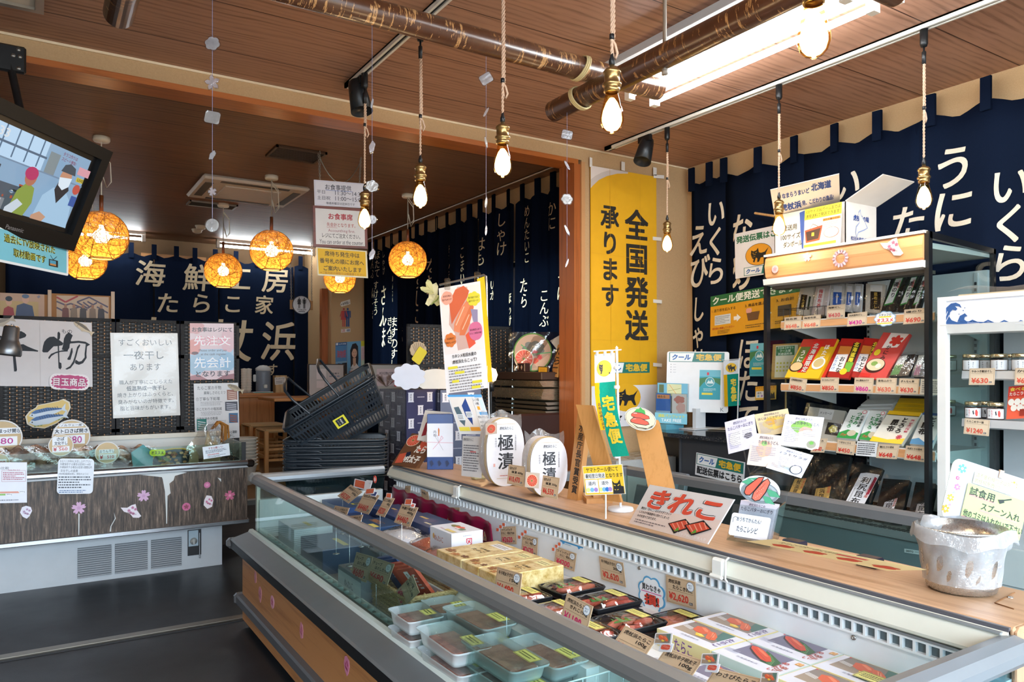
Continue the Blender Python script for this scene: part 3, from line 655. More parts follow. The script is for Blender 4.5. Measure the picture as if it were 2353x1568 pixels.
# television on its bracket
TVt=3.2;TR=P(260,350,t=TVt);BR=P(170,578,t=TVt*1.0);TL=P(-30,208,t=TVt*.78);BLq=TL+(BR-TR);f=fp(TL,TR,BLq,100,64);inv=f
T=thing('wall_television','black flat television hung tilted from the ceiling beam','television',f(50,64,-.05));g=G();bz=m('#0a0a0b',.5,0,.3);by=m('#0c0c0e',.35)
fr3=lambda a,b,d:f(a,b,d)
for q in((0,0,100,7),(0,55,100,64),(0,7,6,55),(93,7,100,55)):g.prism([(q[0],q[1]),(q[2],q[1]),(q[2],q[3]),(q[0],q[3])],fr3,-.07,.0,bz)
g.prism([(8,8),(92,8),(92,58),(8,58)],fr3,-.14,-.07,by);g.build('cabinet',T)
g=G();g.prism([(6,7),(93,7),(93,55),(6,55)],fr3,-.07,-.022,by);g.build('inner_bezel',T)
def em(c,k=1.0):return m(c,em=k*.62)
g=G();d=-.0215;mon=[]
def tp(pts,c,k=1.0):
    global d
    d+=.0004;g.poly([f(a,b,d)for a,b in pts][::-1],em(c,k))
def trc(x,y,w,h,c,k=1.0):tp([(x,y),(x+w,y),(x+w,y+h),(x,y+h)],c,k)
trc(9,10,80,42,'#8fb0cf',1.1);trc(9,10,45,16,'#b3d0ea',1.3)
for x in(22,31,40,49):trc(x,10,1,15,'#5d7a99')
trc(9,18,46,1.2,'#5a718c');trc(9,26,80,.8,'#7f99b5');trc(56,14,8,12,'#8c9aa0');trc(9,30,18,8,'#3d4653');trc(9,38,40,14,'#55606e');trc(9,46,28,6,'#8a8f98')
rd=random.Random(5)
for k in range(40):trc(10+rd.uniform(0,34),36+rd.uniform(0,14),rd.uniform(1,4),rd.uniform(.6,1.6),rd.choice(['#cfd8e2','#2a3038','#b8573c','#6f8fae','#d9e2ea']))
tp([(38,52),(40,40),(45,34),(51,36),(53,44),(50,52)],'#93a94c');tp([(a,b)for a,b in circ(20,4.2,46,31,0,4.8)],'#c07a62');tp([(a,b)for a,b in circ(20,4.8,45.5,29,0,3.6)],'#c4366d');tp([(36,50),(42,44),(47,46),(42,52),(36,52)],'#d9e6f2')
tp([(56,52),(58,38),(64,32),(74,32),(82,38),(85,52)],'#a9cdea',1.1);tp([(65,33),(70,40),(76,31),(74,28),(66,28)],'#2b2c34');tp([(a,b)for a,b in circ(22,4.6,70,25,0,6)],'#d29a7c');tp([(65.2,25.5),(75,24),(74.6,29),(70.5,32),(66.3,30)],'#dbe9f5',1.2);tp([(64.5,22),(66,18),(70,16.5),(75,18),(76.5,22)],'#46525f')
tp([(55,50),(60,47),(66,49),(64,52),(55,52)],'#d3a486');trc(77,16,10,4.5,'#e9a9b6');trc(78,22,6,2.6,'#d9c64a');tp(circ(14,3,81,29,0,3),'#d05a4c');trc(79,33,5,6,'#3b5fae')
for tx in(('タラコ作りは',61,11.6,12,2.2,'#8a4468'),('スピード勝負!',61,14.4,12,2.2,'#8a4468'),('33',14,12,7,4.5,'#eef4fa'),('LIVE',78.6,22.5,4.8,1.6,'#3c3c20')):
    vs,fs=text_geo(*tx[:5],.02);d+=.0004;g.add([f(a,b,d+z)for a,b,z in vs],fs,em(tx[5]))
g.build('screen',T);g=G();vs,fs=text_geo('Panasonic',42,58.5,13,2.4,.02);g.add([f(a,b,.0008+z)for a,b,z in vs],fs,m('#8f9298',.3,.5));g.build('brand_lettering',T)
g=G();c=f(50,20,-.14);g.tube([c,(c.x+.03,YH-.02,c.z+.25),(c.x-.03,YH+.0,CZ-.06)],.016,BLK,8);g.build('arm',T)
q=P(8,131,Y=YH-.012);g=G();g.box(q.x-.16,q.x+.083,YH-.02,YH,q.z-.06,q.z+.06,BLK,bev=.008)
for dx,dz in((.055,.042),(.06,.012),(.035,.012),(.055,-.04)):g.lathe([(0,-.006),(.009,-.006),(.009,0),(0,0)],m('#8d8d8a',.3,.8),8,(q.x+dx,YH-.022,q.z+dz),M=Matrix.Rotation(math.pi/2,4,'X'))
g.build('mounting_plate',T)
tl,tr,bl=qt((-20,514),(157,563),(-20,598),2.72,3.2);tr2=tr
YEL='#e8d23c'
card('notice_board','light blue sign hung under the television about old broadcasts','sign',tl,tr,bl,(100,42),[('r',3,3,94,36,'#79c3d6')]+[('t',s,x,y,w,h,c,b)for s,x,y,w,h in(('過去にTV放映された',14,7,66,10.5),('取材動画です',25,22,42,10.5))for c,b in(('#d8d84a',.07),('#20261e',.02))]+[('r',71,25,13,9,'#2b2b2b'),('r',72.5,26.2,8.5,6.5,'#4f9ec0'),('r',72.5,30.5,8.5,2.2,'#c98b4e'),('l',77,25,73,20,.6,'#2b2b2b'),('l',77,25,82,20,.6,'#2b2b2b')],'#e9eef0',.003,shape=rrect(0,0,100,42,2))

# ================================================================== left: dried-fish showcase, screens, dining room
def pcard(name,label,cat,tl,tr,bl,items,kw,**k):
    """card whose own units are photograph pixels counted from its top-left corner"""
    Wd=math.hypot(tr[0]-tl[0],tr[1]-tl[1]);Hd=math.hypot(bl[0]-tl[0],bl[1]-tl[1])
    if isinstance(kw,tuple):A,B,C_=qt(tl,tr,bl,*kw)
    else:A,B,C_=quad(tl,tr,bl,**kw)
    return card(name,label,cat,A,B,C_,(Wd,Hd),items,**k)
def weave_fn(n):
    s=n.n('SeparateXYZ');g=n.n('TexCoord');n.t.links.new(g.outputs['UV'],s.inputs[0])
    u=n.math('DIVIDE',s.outputs[0],.039);w=n.math('DIVIDE',s.outputs[1],.0125);iu=n.math('FLOOR',u);fu=n.math('FRACT',u)
    iw=n.math('FLOOR',w);par=n.math('FRACT',n.math('MULTIPLY',n.math('ADD',iu,iw),.5));on=n.math('GREATER_THAN',par,.25)
    slot=n.math('MULTIPLY',n.math('MULTIPLY',n.math('GREATER_THAN',fu,.43),n.math('LESS_THAN',fu,.57)),on)
    fw=n.math('FRACT',w);h=n.math('MULTIPLY',n.math('SINE',n.math('MULTIPLY',fw,3.14159)),n.math('ABSOLUTE',n.math('SINE',n.math('MULTIPLY',n.math('ADD',u,iw),3.14159*.5))))
    nz=n.noise(n.gco((20,20,120)),5,2)
    n.base(n.mix(slot,n.mix(nz,'#17191b','#3a3c3e'),'#c99a70'),.45,0,.5);n.bump(n.math('SUBTRACT',h,n.math('MULTIPLY',slot,.5)),.8,.006)
WEAVE=special('woven rush',weave_fn)
BRAID=special('black braid',lambda n:(n.base(n.mix(n.noise(n.gco((60,60,200)),3,2),'#131416','#3b3d40'),.5),n.bump(n.noise(n.gco((60,60,220)),3,2),.8,.004)))
def uvplane(o,axes):
    uv=o.data.uv_layers.new(name='uv');a,b=axes
    for l in o.data.loops:c=o.data.vertices[l.vertex_index].co;uv.data[l.index].uv=(c.dot(a),c.dot(b))
def screen(label,A,B,z0,z1,mids,posts=()):
    A,B=Vector((*A,0)),Vector((*B,0));ex=(B-A).normalized();L=(B-A).length;ny=Vector((ex.y,-ex.x,0))
    T=thing('woven_folding_screen',label,'screen',(A+B)/2+Vector((0,0,z0)));F_=lambda x,z,d:A+ex*x+Vector((0,0,z))+ny*d
    fr=.022
    for(xa,xb)in posts or((0,L),):
        g=G()
        for q in((xa,xa+fr,z0,z1),(xb-fr,xb,z0,z1),(xa,xb,z1-fr,z1),(xa,xb,z0,z0+fr),*[(xa,xb,mz-.012,mz+.012)for mz in mids]):
            g.prism([(q[0],q[2]),(q[1],q[2]),(q[1],q[3]),(q[0],q[3])],F_,-.013,.013,BRAID)
        g.build('frame',T)
        g=G();g.prism([(xa+fr,z0+fr),(xb-fr,z0+fr),(xb-fr,z1-fr),(xa+fr,z1-fr)],F_,-.005,.005,WEAVE);o=g.build('woven_panel',T);uvplane(o,(ex,Vector((0,0,1))))
    return T
SYs=5.92;sx=lambda px:P(px,800,Y=SYs).x
x0=sx(-150)
screen('black woven folding screen behind the dried-fish showcase',(x0,SYs),(sx(549),SYs),FZ,1.625,(1.365,.845),[(0,sx(-4)-x0),(sx(-2)-x0,sx(264)-x0),(sx(267)-x0,sx(412)-x0),(sx(415)-x0,sx(549)-x0)])
# --- showcase
FY=5.0;X0,X1=-1.1,1.165
T=thing('dried_fish_showcase','white open showcase of dried fish with dark wood-print front','showcase',(0,FY+.4,0));WHT=m('#b4babf',.4);CHR=steel('#c3c6ca',.18)
g=G();g.box(X0,1.03,FY+.15,5.7,0,.285,WHT);g.build('base_panel',T)
for a,b in((178,256),(264,339),(347,417)):
    g=G();xa=P(a,1280,Y=FY+.15).x;xb=P(b,1280,Y=FY+.15).x;g.box(xa,xb,FY+.146,FY+.151,.03,.21,m('#4c5257',.5))
    for k in range(14):z=.034+k*.0128;g.add([(xa,FY+.134,z),(xb,FY+.134,z),(xb,FY+.149,z+.007),(xa,FY+.149,z+.007)],[(0,1,2,3)],WHT);g.add([(xa,FY+.134,z),(xb,FY+.134,z),(xb,FY+.149,z-.001),(xa,FY+.149,z-.001)],[(0,1,2,3)],WHT)
    g.build('louver_grille',T)
q0=P(431,1219,Y=FY+.15);q1=P(462,1274,Y=FY+.15);g=G();g.box(q0.x,q1.x,FY+.143,FY+.152,q1.z,q0.z,m('#1b1d20',.4));g.box(q0.x+.004,q0.x+.062,FY+.138,FY+.15,q1.z+.06,q0.z-.003,m('#9fb0ba',.4));g.tube([(q1.x-.012,FY+.13,q1.z-.02),(q1.x-.012,FY+.13,q0.z-.02)],.004,CHR,6);cb=g.build('control_box',T)
g=G();g.lathe([(0,0),(.02,0),(.022,.008),(.0,.016)],m('#c6c8c4',.3,.5),18,(q0.x+.033,FY+.138,q0.z-.07),M=Matrix.Rotation(math.pi/2,4,'X'));g.box(q0.x+.029,q0.x+.037,FY+.118,FY+.126,q0.z-.088,q0.z-.052,m('#aeb0ac',.3));g.build('knob',cb)
def dwood(n):
    a=n.noise(n.gco((22,22,2.0)),3,6,.75);b=n.noise(n.gco((90,90,5)),2,3,.6);f=n.math('ADD',n.math('MULTIPLY',a,.65),n.math('MULTIPLY',b,.35))
    n.base(n.ramp(f,[(.40,'#16110e'),(.51,'#4d3f35'),(.66,'#94806f')]),.45,0,.4)
g=G();g.box(X0,X1-.01,FY,5.72,.31,.64,special('weathered wood print',dwood));fp_=g.build('front_panel',T)
g=G();zz=lambda x,y:P(x,y,Y=FY-.001)
pe=[zz(*p)for p in((318,1091),(372,1097),(374,1102),(379,1130),(381,1170),(382,1204),(384,1204),(385,1140),(392,1134),(389,1112),(399,1104),(402,1094),(430,1086),(400,1084),(340,1089))]
g.prism([(p.x,p.z)for p in pe],lambda a,b,d:Vector((a,FY-d,b)),.0,.0015,m('#cfd3d2',.6));g.build('peeled_strip',fp_)
for st in(((500,1098),(508,1101),(508,1108)),((262,1178),(264,1192),(254,1210),(252,1222),(255,1222),(256,1210),(266,1192)),((180,1180),(183,1182),(182,1230),(180,1230))):g=G();g.prism([(zz(*p).x,zz(*p).z)for p in st],lambda a,b,d:Vector((a,FY-d,b)),.0,.0015,m('#cfd3d2',.6));g.build('peeled_strip',fp_)
g=G();g.box(X0,X1,FY-.02,FY+.02,.643,.655,WHT,bev=.003);g.box(X0,X1,FY-.03,FY+.03,.655,.69,CHR,bev=.01);g.build('top_rail',T)
g=G();g.box(X0,X1,FY-.012,FY+.03,.285,.313,CHR,bev=.004);g.build('bottom_rail',T)
g=G();g.box(X1-.02,X1+.03,FY-.035,FY+.03,.645,.692,m('#2a2320',.25,.3),bev=.012);g.build('corner_bumper',T)
g=G();g.box(X0,X1-.03,FY+.03,5.7,.54,.56,m('#bcc0be',.4));g.box(X0,X1-.03,5.68,5.72,.54,.82,m('#d8d6d0',.4));g.box(X0,X1-.02,5.655,5.69,.80,.83,m('#d6d0c2',.35));g.build('well',T)
g=G();g.box(X0,X1-.03,FY+.0,FY+.006,.69,.80,glass('#e8f2ee'));g.box(X1-.036,X1-.03,FY,5.7,.69,.80,glass('#e8f2ee'));g.build('glass_guard',T)
g=G();g.box(X1-.045,X1-.02,FY-.005,FY+.012,.69,.805,m('#2b2d2f',.4));g.build('corner_post',T)
# sakura stickers
def sticker(label,px,py,r,kind,cols,kw,grp='blossom stickers',n=None):
    c=P(px,py,**kw);R=r*((c.x*SY+c.y*CY))/FPX
    if 'Y' in kw:f=lambda a,b,d:c+Vector((a*R,-d,-b*R))
    else:f=lambda a,b,d:c+Vector((-d,-a*R,-b*R))
    pts={'f':flower(0,0,1,5,.22),'o':circ(24),'d':[(-.3,-1.2),(.5,-1),(.8,-.2),(.6,.9),(-.2,1.2),(-.8,.5),(-.7,-.4)],'w':[(-1.3,-.6),(-.5,-.5),(0,-.8),(.5,-.9),(.7,0),(1.2,.8),(.9,1),(.2,.9),(-.2,.3),(-.9,0)],'l':[(0,-1.1),(.7,-.8),(.9,-.1),(.5,.8),(.1,1.2),(-.5,.8),(-.9,0),(-.6,-.9)]}[kind]
    g=G();g.prism(pts,f,0,.0012,m(cols[0],.5));o=tag(g.build('blossom_sticker',origin=c),label,'sticker',grp);it=[]
    if kind in 'fo':it=[('p',flower(0,0,.62 if kind=='o' else .3,5,.2),cols[1])]
    else:it=[x for a,b in((-.3,-.1),(.15,-.45),(.2,.35),(.5,-.2),(-.1,.2))for x in(('p',flower(a,b,.22),cols[1]),('e',a,b,.05,.05,cols[1]))]+[('l',-.5,.1,.6,.5,.05,'#5c3a3a')]
    paint(gg:=G(),f,it,d0=.0014);gg.build('print',o)
for a in(('lilac cherry-blossom sticker low on the wood print, under the dangling tag',181,1168,15,'f',('#cfa8c8','#c196bc')),('lilac cherry-blossom sticker right of the rounded notice',330,1140,14,'f',('#cfa8c8','#c196bc')),('small round pink sticker near the right end of the wood print',476,1115,7,'o',('#c06c94','#d58fb0')),('white diamond blossom sticker at the right end of the wood print',479,1154,13,'d',('#e6dfe6','#c76f97')),('pink tree-shaped sticker right of the peeled strip',428,1165,9,'o',('#c5668f','#8a3f54')),('pink flower-cluster sticker nearest the showcase corner',528,1139,12,'f',('#c9688c','#e7a2b8')),('white leaf-shaped blossom sticker at the left',60,1177,13,'l',('#e2e0ea','#a887a8')),('white winged blossom sticker between two peeled patches',302,1175,17,'w',('#e6dfe6','#b26d92'))):sticker(*a[:6],dict(Y=FY-.0005))
# signs hung on the glass
rd_='#a33c52'
pcard('hanging_notice','rounded white handwritten notice hung on the showcase glass','sign',(134,1054),(217,1055),(130,1136),[('t','なるべくお早めにお召し上がり下さい',4,3,72,6,'#2a2c34'),('t','冷蔵保存する場合は目安3〜4日',4,10,70,6,'#2a2c34'),('t','冷凍保存する場合は目安1週間以内',4,17,74,6,'#2a2c34'),('t','文化干しの由来',6,25,40,6.5,'#2a2c34'),('t','1950年(昭和25年)、現在のように',3,33,68,5.5,'#2a2c34'),('s',3,40,78,30,5,'#3a3e4a'),('s',5,72,66,8,2,'#4a6a9a')],dict(Y=4.965),shape=rrect(0,0,83,82,9),col='#dfe4ec',rough=.25)
pcard('hanging_notice','white fat-comparison chart hung on the glass at the left edge','sign',(-40,1063),(62,1063),(-40,1158),[('t','脂の比較',24,10,36,7,'#3a3c44'),('o',43,19,56,26,.6,rd_),('t','DHA EPA など',58,16,28,4,rd_),('s',46,22,50,20,5,rd_),('r',0,68,84,4,'#d9937f'),('r',0,73,52,4,'#86b85a'),('e',90,69,8,3,'#eef0f4'),('t','2600mg',84,67,13,4,'#3a3c60'),('e',60,75,8,3,'#eef0f4'),('t','1800mg',54,73,13,4,'#3a3c60'),('s',40,86,52,4,1,'#5a6070')],dict(Y=4.962),col='#e3e5ee',rough=.3)
def disc(label,px,py,r,Y,items):
    c=P(px,py,Y=Y);R=r*c.y/(CY-SY*(px-CPX)/FPX)/FPX;T=c
    f=lambda a,b,d:c+Vector((a*R/r,-d,-b*R/r));g=G();g.prism(circ(36,r),f,-.012,0,m('#cbb28a',.6),m('#e8e6e2',.4));o=tag(g.build('price_sieve',origin=c-Vector((0,0,R))),label,'price sign','round sieve price signs')
    gg=G();gg.tube([f(a,b,0)for a,b in circ(36,r*.97)+[(r*.97,0)]],R*.05,m('#e9e8e6',.35),6);gg.build('rim',o)
    paint(g2:=G(),f,[('r',-r,-r*.02+k*r*.16-r*.6,2*r if abs(k-3)<2 else r,.3,'#a98e64')for k in range(0)]+items,d0=.001);g2.build('print',o)
disc('round sieve sign priced 980 for large Norwegian mackerel',164,1003,38,5.42,[('r',-24,-30,48,8,'#e8ecf2'),('t','ノルウェー産',-21,-28.5,42,5.5,'#20242c',.02),('r',-35,-19,70,13,'#e8ecf2'),('t','大トロさば開き',-33,-17.5,66,10,'#1c222c',.04),('r',-27,-3,54,21,'#eef0f4'),('t','¥',-22,1,9,14,'#b4262f',.04),('t','980',-9,0,30,16,'#b62a8e',.01)])
disc('smaller round sieve sign of cured mackerel in front',140,1024,25,5.2,[('r',-17,-20,30,20,'#e8ecf2'),('t','さば',-8,-19,15,8,'#1c222c',.03),('t','文化干し',-13,-9,26,8,'#1c222c',.03),('r',-17,2,34,14,'#eef0f4'),('t','¥',-15,4,7,9,'#b4262f',.03),('t','560',-4,5,17,7,'#c43a3a',.01),('t','980〜',-7,1.5,19,3.5,'#c43a3a',.01)])
disc('glossy round sieve sign with a black clip',246,1041,25,5.18,[('r',-16,-8,30,9,'#e4eaf0'),('t','おりん干し',-15,-7,30,7,'#1c222c',.03),('r',-17,3,36,13,'#eef0f4'),('t','¥',-15,5,7,9,'#b4262f',.03),('t','510',0,6,14,7,'#c43a3a',.01)])
disc('large round sieve sign priced 880 cut by the left edge',4,1006,40,5.42,[('r',-36,-22,72,14,'#e8ecf2'),('t','大とろほっけ開き',-34,-20,70,10,'#1c222c',.04),('r',-32,-2,62,21,'#eef0f4'),('t','¥880',-30,1,52,14,'#b62a8e',.01)])
disc('small round sieve sign at the very left under the glass edge',-4,1064,22,5.1,[('r',-14,-8,30,16,'#eef0f4'),('t','¥480',-10,-4,24,9,'#c43a3a',.02)])
def pill(label,tl,tr,bl,it,col,kw,rr):
    w=math.hypot(tr[0]-tl[0],tr[1]-tl[1]);h=bl[1]-tl[1];return pcard('recommendation_tag',label,'tag',tl,tr,bl,it,kw,shape=rrect(0,0,w,h,rr),col=col)
pill('neon yellow-green oval tag standing in the showcase',(343,1034),(380,1033),(344,1049),[('t','オススメ',4,3.5,28,8,'#20241c',.03)],'#cfe822',dict(Y=5.25),7);pill('yellow tag with a red starburst behind the dried fish',(45,1031),(86,1029),(45,1041),[('p',[(10+8*(1 if k%2 else .6)*math.cos(k*.52),5+4.6*(1 if k%2 else .6)*math.sin(k*.52))for k in range(12)],'#d8932a'),('t','得',7,2,6,6,'#b5302a',.04)],'#e2e02a',dict(Y=5.5),.5)
pill('pale blue handwritten tag leaning between the sieve signs',(203,1038),(247,1021),(210,1053),[('s',6,4,34,5,1,'#2a4a4e'),('s',6,10,26,5,1,'#2a4a4e')],'#9fd4d6',dict(Y=5.3),4)
def fishpack(label,px,py,Y,w,h,seed):
    c=P(px,py,Y=Y);rd=random.Random(seed);T=thing('dried_fish_pack',label,'dried fish',c-Vector((0,0,h/2)),0,'dried fish in the showcase');g=G()
    fm=special('dried fish skin',lambda n:(n.base(n.ramp(n.noise(n.gco(),22,4,.7),[(.3,'#5b4030'),(.5,'#a5806a'),(.7,'#cdb096')]),.4),n.bump(n.noise(n.gco(),40,3),.4,.004)))
    for s in(-1,1):
        g=G();g.grid(lambda u,v:c+Vector((s*(v*w*.5*(.35+.65*math.sin(math.pi*(.12+.8*u)))),-.012*math.sin(math.pi*v)-.01*math.sin(u*9+s),(u-.5)*h+.012*math.sin(v*5+seed))),14,8,fm);g.build('fillet',T,solid=.012)
    g=G();g.grid(lambda u,v:c+Vector(((u-.5)*w*1.15,-.03-.01*math.sin(7*u+5*v+seed),(v-.5)*h*1.1)),10,8,FILM());g.build('clear_bag',T)
fishpack('opened dried mackerel standing under the yellow starburst tag',80,1052,5.34,.26,.13,1);fishpack('opened dried fish propped beside the large sieve sign',196,1052,5.34,.26,.13,2);fishpack('opened dried fish below the sign priced 880',12,1056,5.34,.26,.13,3);fishpack('wrapped dark dried fish behind the black tray',300,1045,5.45,.26,.1,4)
for px,py,w,lb,c in((103,1076,.24,'whitewashed wooden crate under the dried mackerel','#bfc4bc'),(285,1053,.2,'grey wooden crate beside the blue paper','#7d7268')):
    q=P(px,py,Y=5.12);g=G();mm=wood(c,'#8a8f88','X',2);T=thing('wooden_crate',lb,'crate',(q.x,q.y+.1,.56))
    for a in((-w/2,w/2,0,.012),(-w/2,w/2,.18,.192)):g.box(q.x+a[0],q.x+a[1],q.y+a[2],q.y+a[3],.575,.655,mm)
    for a in(-w/2,w/2-.012):g.box(q.x+a,q.x+a+.012,q.y,q.y+.19,.575,.655,mm)
    g.box(q.x-w/2,q.x+w/2,q.y,q.y+.19,.562,.575,mm);g.build('slats',T)
q=P(330,1050,Y=5.3);g=G();g.add([q+Vector(v)for v in((-.06,0,-.07),(.05,.0,-.07),(.06,.02,.02),(0,.03,.075),(-.07,.01,.03),(-.01,-.02,.0))],[(0,1,5),(1,2,5),(2,3,5),(3,4,5),(4,0,5)],m('#5fa3ab',.6));tag(g.build('crumpled_paper',solid=.002),'crumpled blue wrapping paper left of the black tray','paper')
T=thing('black_tray','black food tray with dish picture, under the neon tag','tray',P(405,1065,Y=5.2));q=P(400,1062,Y=5.2);g=G();bk=m('#1d2124',.35);g.box(q.x-.17,q.x+.19,5.12,5.36,.60,.61,bk);g.box(q.x-.17,q.x+.19,5.12,5.13,.60,.65,bk);g.box(q.x-.17,q.x+.19,5.35,5.36,.60,.65,bk);g.box(q.x-.17,q.x-.16,5.12,5.36,.60,.65,bk);g.box(q.x+.18,q.x+.19,5.12,5.36,.60,.65,bk);g.box(q.x-.16,q.x+.18,5.16,5.32,.562,.6,bk);g.build('body',T)
c=P(403,1050,Y=5.33);f=lambda a,b,d:c+Vector((a,-d,-b));g=G();g.prism([(a,b)for a,b in circ(30,.14,0,.02,math.pi,.075)if b<.06],f,-.006,0,m('#1f2a33',.3));o=tag(g.build('dish_board'),'black round-topped dish board with yellow rim in the tray','board');rd=random.Random(4)
it=[('e',rd.uniform(-.1,.1),rd.uniform(-.03,.05),.012,.008,rd.choice(['#8a6a3a','#57713a','#b98a5a','#7a4436','#c9a97a']))for _ in range(40)];paint(g:=G(),f,it);g.build('print',o);g=G();g.tube([f(.138*math.cos(a),.02-.073*math.sin(a),.001)for a in(math.radians(x)for x in range(-20,200,10))],.004,m('#d8b42c',.4),6);g.build('rim',o)
# bagged dried cod with straw tie
c=P(478,1022,Y=5.28);T=thing('dried_cod_bag','clear bag of dried cod tied with straw at the showcase corner','dried fish',c-Vector((0,0,.14)))
g=G();g.grid(lambda u,v:c+Vector(((u-.5)*(.30-.22*v*v)+.012*math.sin(v*11+u*5),-.05+.03*math.sin(6*u+3*v),-.15+.29*v)),12,12,glass('#eae6e2',2.2,.1,'crumpled film',16,.12));g.build('bag',T)
for k,(dx,h)in enumerate(((-.09,.15),(-.0,.24),(.045,.2))):g=G();g.add([c+Vector(v)for v in((dx-.035,0,-.15),(dx+.035,0,-.15),(dx+.03,.01,-.15+h*.6),(dx,.015,-.15+h),(dx-.02,.01,-.15+h*.6))],[(0,1,2,3,4)],m('#d8c9a2',.5));g.build('fillet',T,solid=.012)
g=G();rd=random.Random(8)
for k in range(22):a=rd.uniform(-.6,.6);p=c+Vector((.06+.02*a,.02,.12));g.tube([p+Vector((-.03,0,-.02)),p+Vector((.01,rd.uniform(-.02,.02),.03)),p+Vector((.05+.02*a,rd.uniform(-.02,.02),0)),p+Vector((.05+.03*a,0,-.1+.03*a))],.003,m('#a9712e',.6),5)
g.build('straw_tie',T)
pcard('dried_cod_card','orange-edged card explaining dried cod on the showcase glass','sign',(465,1028),(526,1019),(468,1056),[('t','すきみ鱈って?',13,3,34,5,'#8f2a2e',.02),('s',6,9,50,8,3,'#3c4a5a'),('s',10,18,40,4,1,'#b0403a'),('s',10,22,42,5,2,'#3c4a5a')],dict(Y=4.985),col='#d8e2ea',edge=m('#b0683a'))
# --- things hung on the screen
YP=SYs-.02
pcard('calligraphy_poster','white poster with huge brush characters for dried goods','poster',(-52,729),(211,742),(-50,887),[('t','ひ',72,12,10,10,'#22262c'),('t','もの',190,19,25,10,'#22262c'),('p',[(143.8,74.3),(145.8,61.5),(148.9,51.1),(154.7,43.8),(161.7,39.0),(171.9,37.8),(179.6,43.2),(187.2,47.9),(193.6,52.7),(191.7,57.9),(180.8,60.4),(170.6,61.5),(163.0,69.5),(156.6,76.2),(146.4,76.7)],'#1d232b'),('p',[(180.2,27.9),(183.4,25.1),(186.6,30.1),(185.9,41.6),(184.0,44.2),(183.4,62.1),(184.0,99.1),(188.5,101.4),(189.1,111.6),(185.9,116.9),(181.5,113.3),(180.8,85.2),(180.2,59.7),(179.6,43.2)],'#1d232b'),('p',[(159.1,92.7),(157.9,88.3),(164.2,79.7),(177.0,73.9),(192.3,70.0),(205.1,71.3),(203.8,72.6),(187.2,74.1),(174.4,78.5),(165.5,84.7),(161.7,90.0)],'#1d232b'),('p',[(193.6,52.7),(195.5,41.1),(200.0,32.0),(207.0,25.9),(216.5,33.1),(211.4,45.4),(212.7,47.9),(208.9,55.8),(208.2,63.4),(202.5,72.7),(189.8,68.2),(192.3,60.4)],'#1d232b'),('p',[(210.2,48.0),(230.6,45.7),(247.2,47.5),(258.6,53.9),(251.0,58.8),(249.1,56.3),(247.2,52.6),(230.6,50.8),(210.2,53.1)],'#1d232b'),('p',[(251.0,56.2),(249.1,78.0),(249.7,86.9),(240.8,100.1),(230.6,104.4),(222.9,102.3),(220.4,98.6),(222.9,92.0),(230.6,96.8),(236.9,95.2),(244.6,85.9),(244.6,76.9),(247.8,53.8)],'#1d232b'),('p',[(202.5,90.5),(207.6,82.6),(212.7,64.5),(215.3,63.7),(215.9,73.3),(210.2,92.7),(203.8,93.0)],'#1d232b'),('p',[(197.4,115.0),(208.9,108.1),(216.5,96.2),(220.4,84.5),(226.7,61.2),(232.5,53.9),(234.4,57.0),(229.3,66.2),(224.2,85.6),(219.1,101.2),(210.2,113.1),(201.2,116.7)],'#1d232b'),('p',[(18.8,42.3),(52.0,41.3),(90.3,28.5),(96.6,28.2),(104.3,32.3),(108.1,36.6),(105.6,41.8),(94.1,46.2),(52.0,47.7),(18.8,48.7)],'#1d232b'),('p',[(13.7,70.6),(100.5,58.6),(109.4,63.3),(123.4,69.0),(134.9,72.9),(133.6,75.5),(123.4,74.7),(100.5,74.6),(13.7,79.5)],'#1d232b'),('p',[(71.1,42.2),(75.6,41.4),(82.0,41.7),(82.6,86.3),(85.8,119.3),(84.5,123.2),(79.4,123.5),(76.9,86.6)],'#1d232b'),('l',139,0,139,157,.7,'#c9c4c0')],dict(Y=YP),col='#d9d5d6',rough=.6)
def fishcut(label,tl,tr,bl,Y,c1='#6d6356',c2='#cfbea2'):
    w=math.hypot(tr[0]-tl[0],tr[1]-tl[1]);h=math.hypot(bl[0]-tl[0],bl[1]-tl[1]);b=[(0,.45),(.12,.2),(.35,.08),(.5,0),(.62,.14),(.84,.34),(1,.1),(.97,.5),(1,.9),(.83,.58),(.6,.82),(.52,1),(.44,.86),(.2,.82),(.06,.66)]
    pcard('fish_cutout',label,'cutout',tl,tr,bl,[('p',[(.01*w,.45*h),(.12*w,.22*h),(.35*w,.1*h),(.6*w,.16*h),(.84*w,.4*h),(.6*w,.5*h),(.3*w,.48*h)],c1),('e',.1*w,.42*h,.02*w,.06*h,'#1d1b19'),('l',.22*w,.25*h,.24*w,.75*h,.012*w,'#4c443a')],dict(Y=Y),shape=[(x*w,y*h)for x,y in b],col=c2)
fishcut('paper fish cutout on the top corner of the calligraphy poster',(174,733),(219,762),(164,747),YP-.006);fishcut('paper fish cutout on the left top of the calligraphy poster',(-32,742),(30,722),(-24,762),YP-.006,'#8a8278','#b9ad9c')
w,h=92,37;pk=[];n=44
for k in range(n):a=2*math.pi*k/n;q=1 if k%2 else .9;pk.append((46+43*q*(abs(math.cos(a))**.6)*(1 if math.cos(a)>0 else-1),18.5+16.5*q*(abs(math.sin(a))**.6)*(1 if math.sin(a)>0 else-1)))
pcard('special_offer_badge','pink zigzag-edged badge on the calligraphy poster','sign',(114,858),(206,862),(113,895),[('p',pk,'#b93a74'),('t','目玉商品',9,9,74,19,'#7a1f48',.07),('t','目玉商品',9,9,74,19,'#f0e6ea',.03)],dict(Y=YP-.012),shape=rrect(0,0,92,37,15),col='#ece6e8')
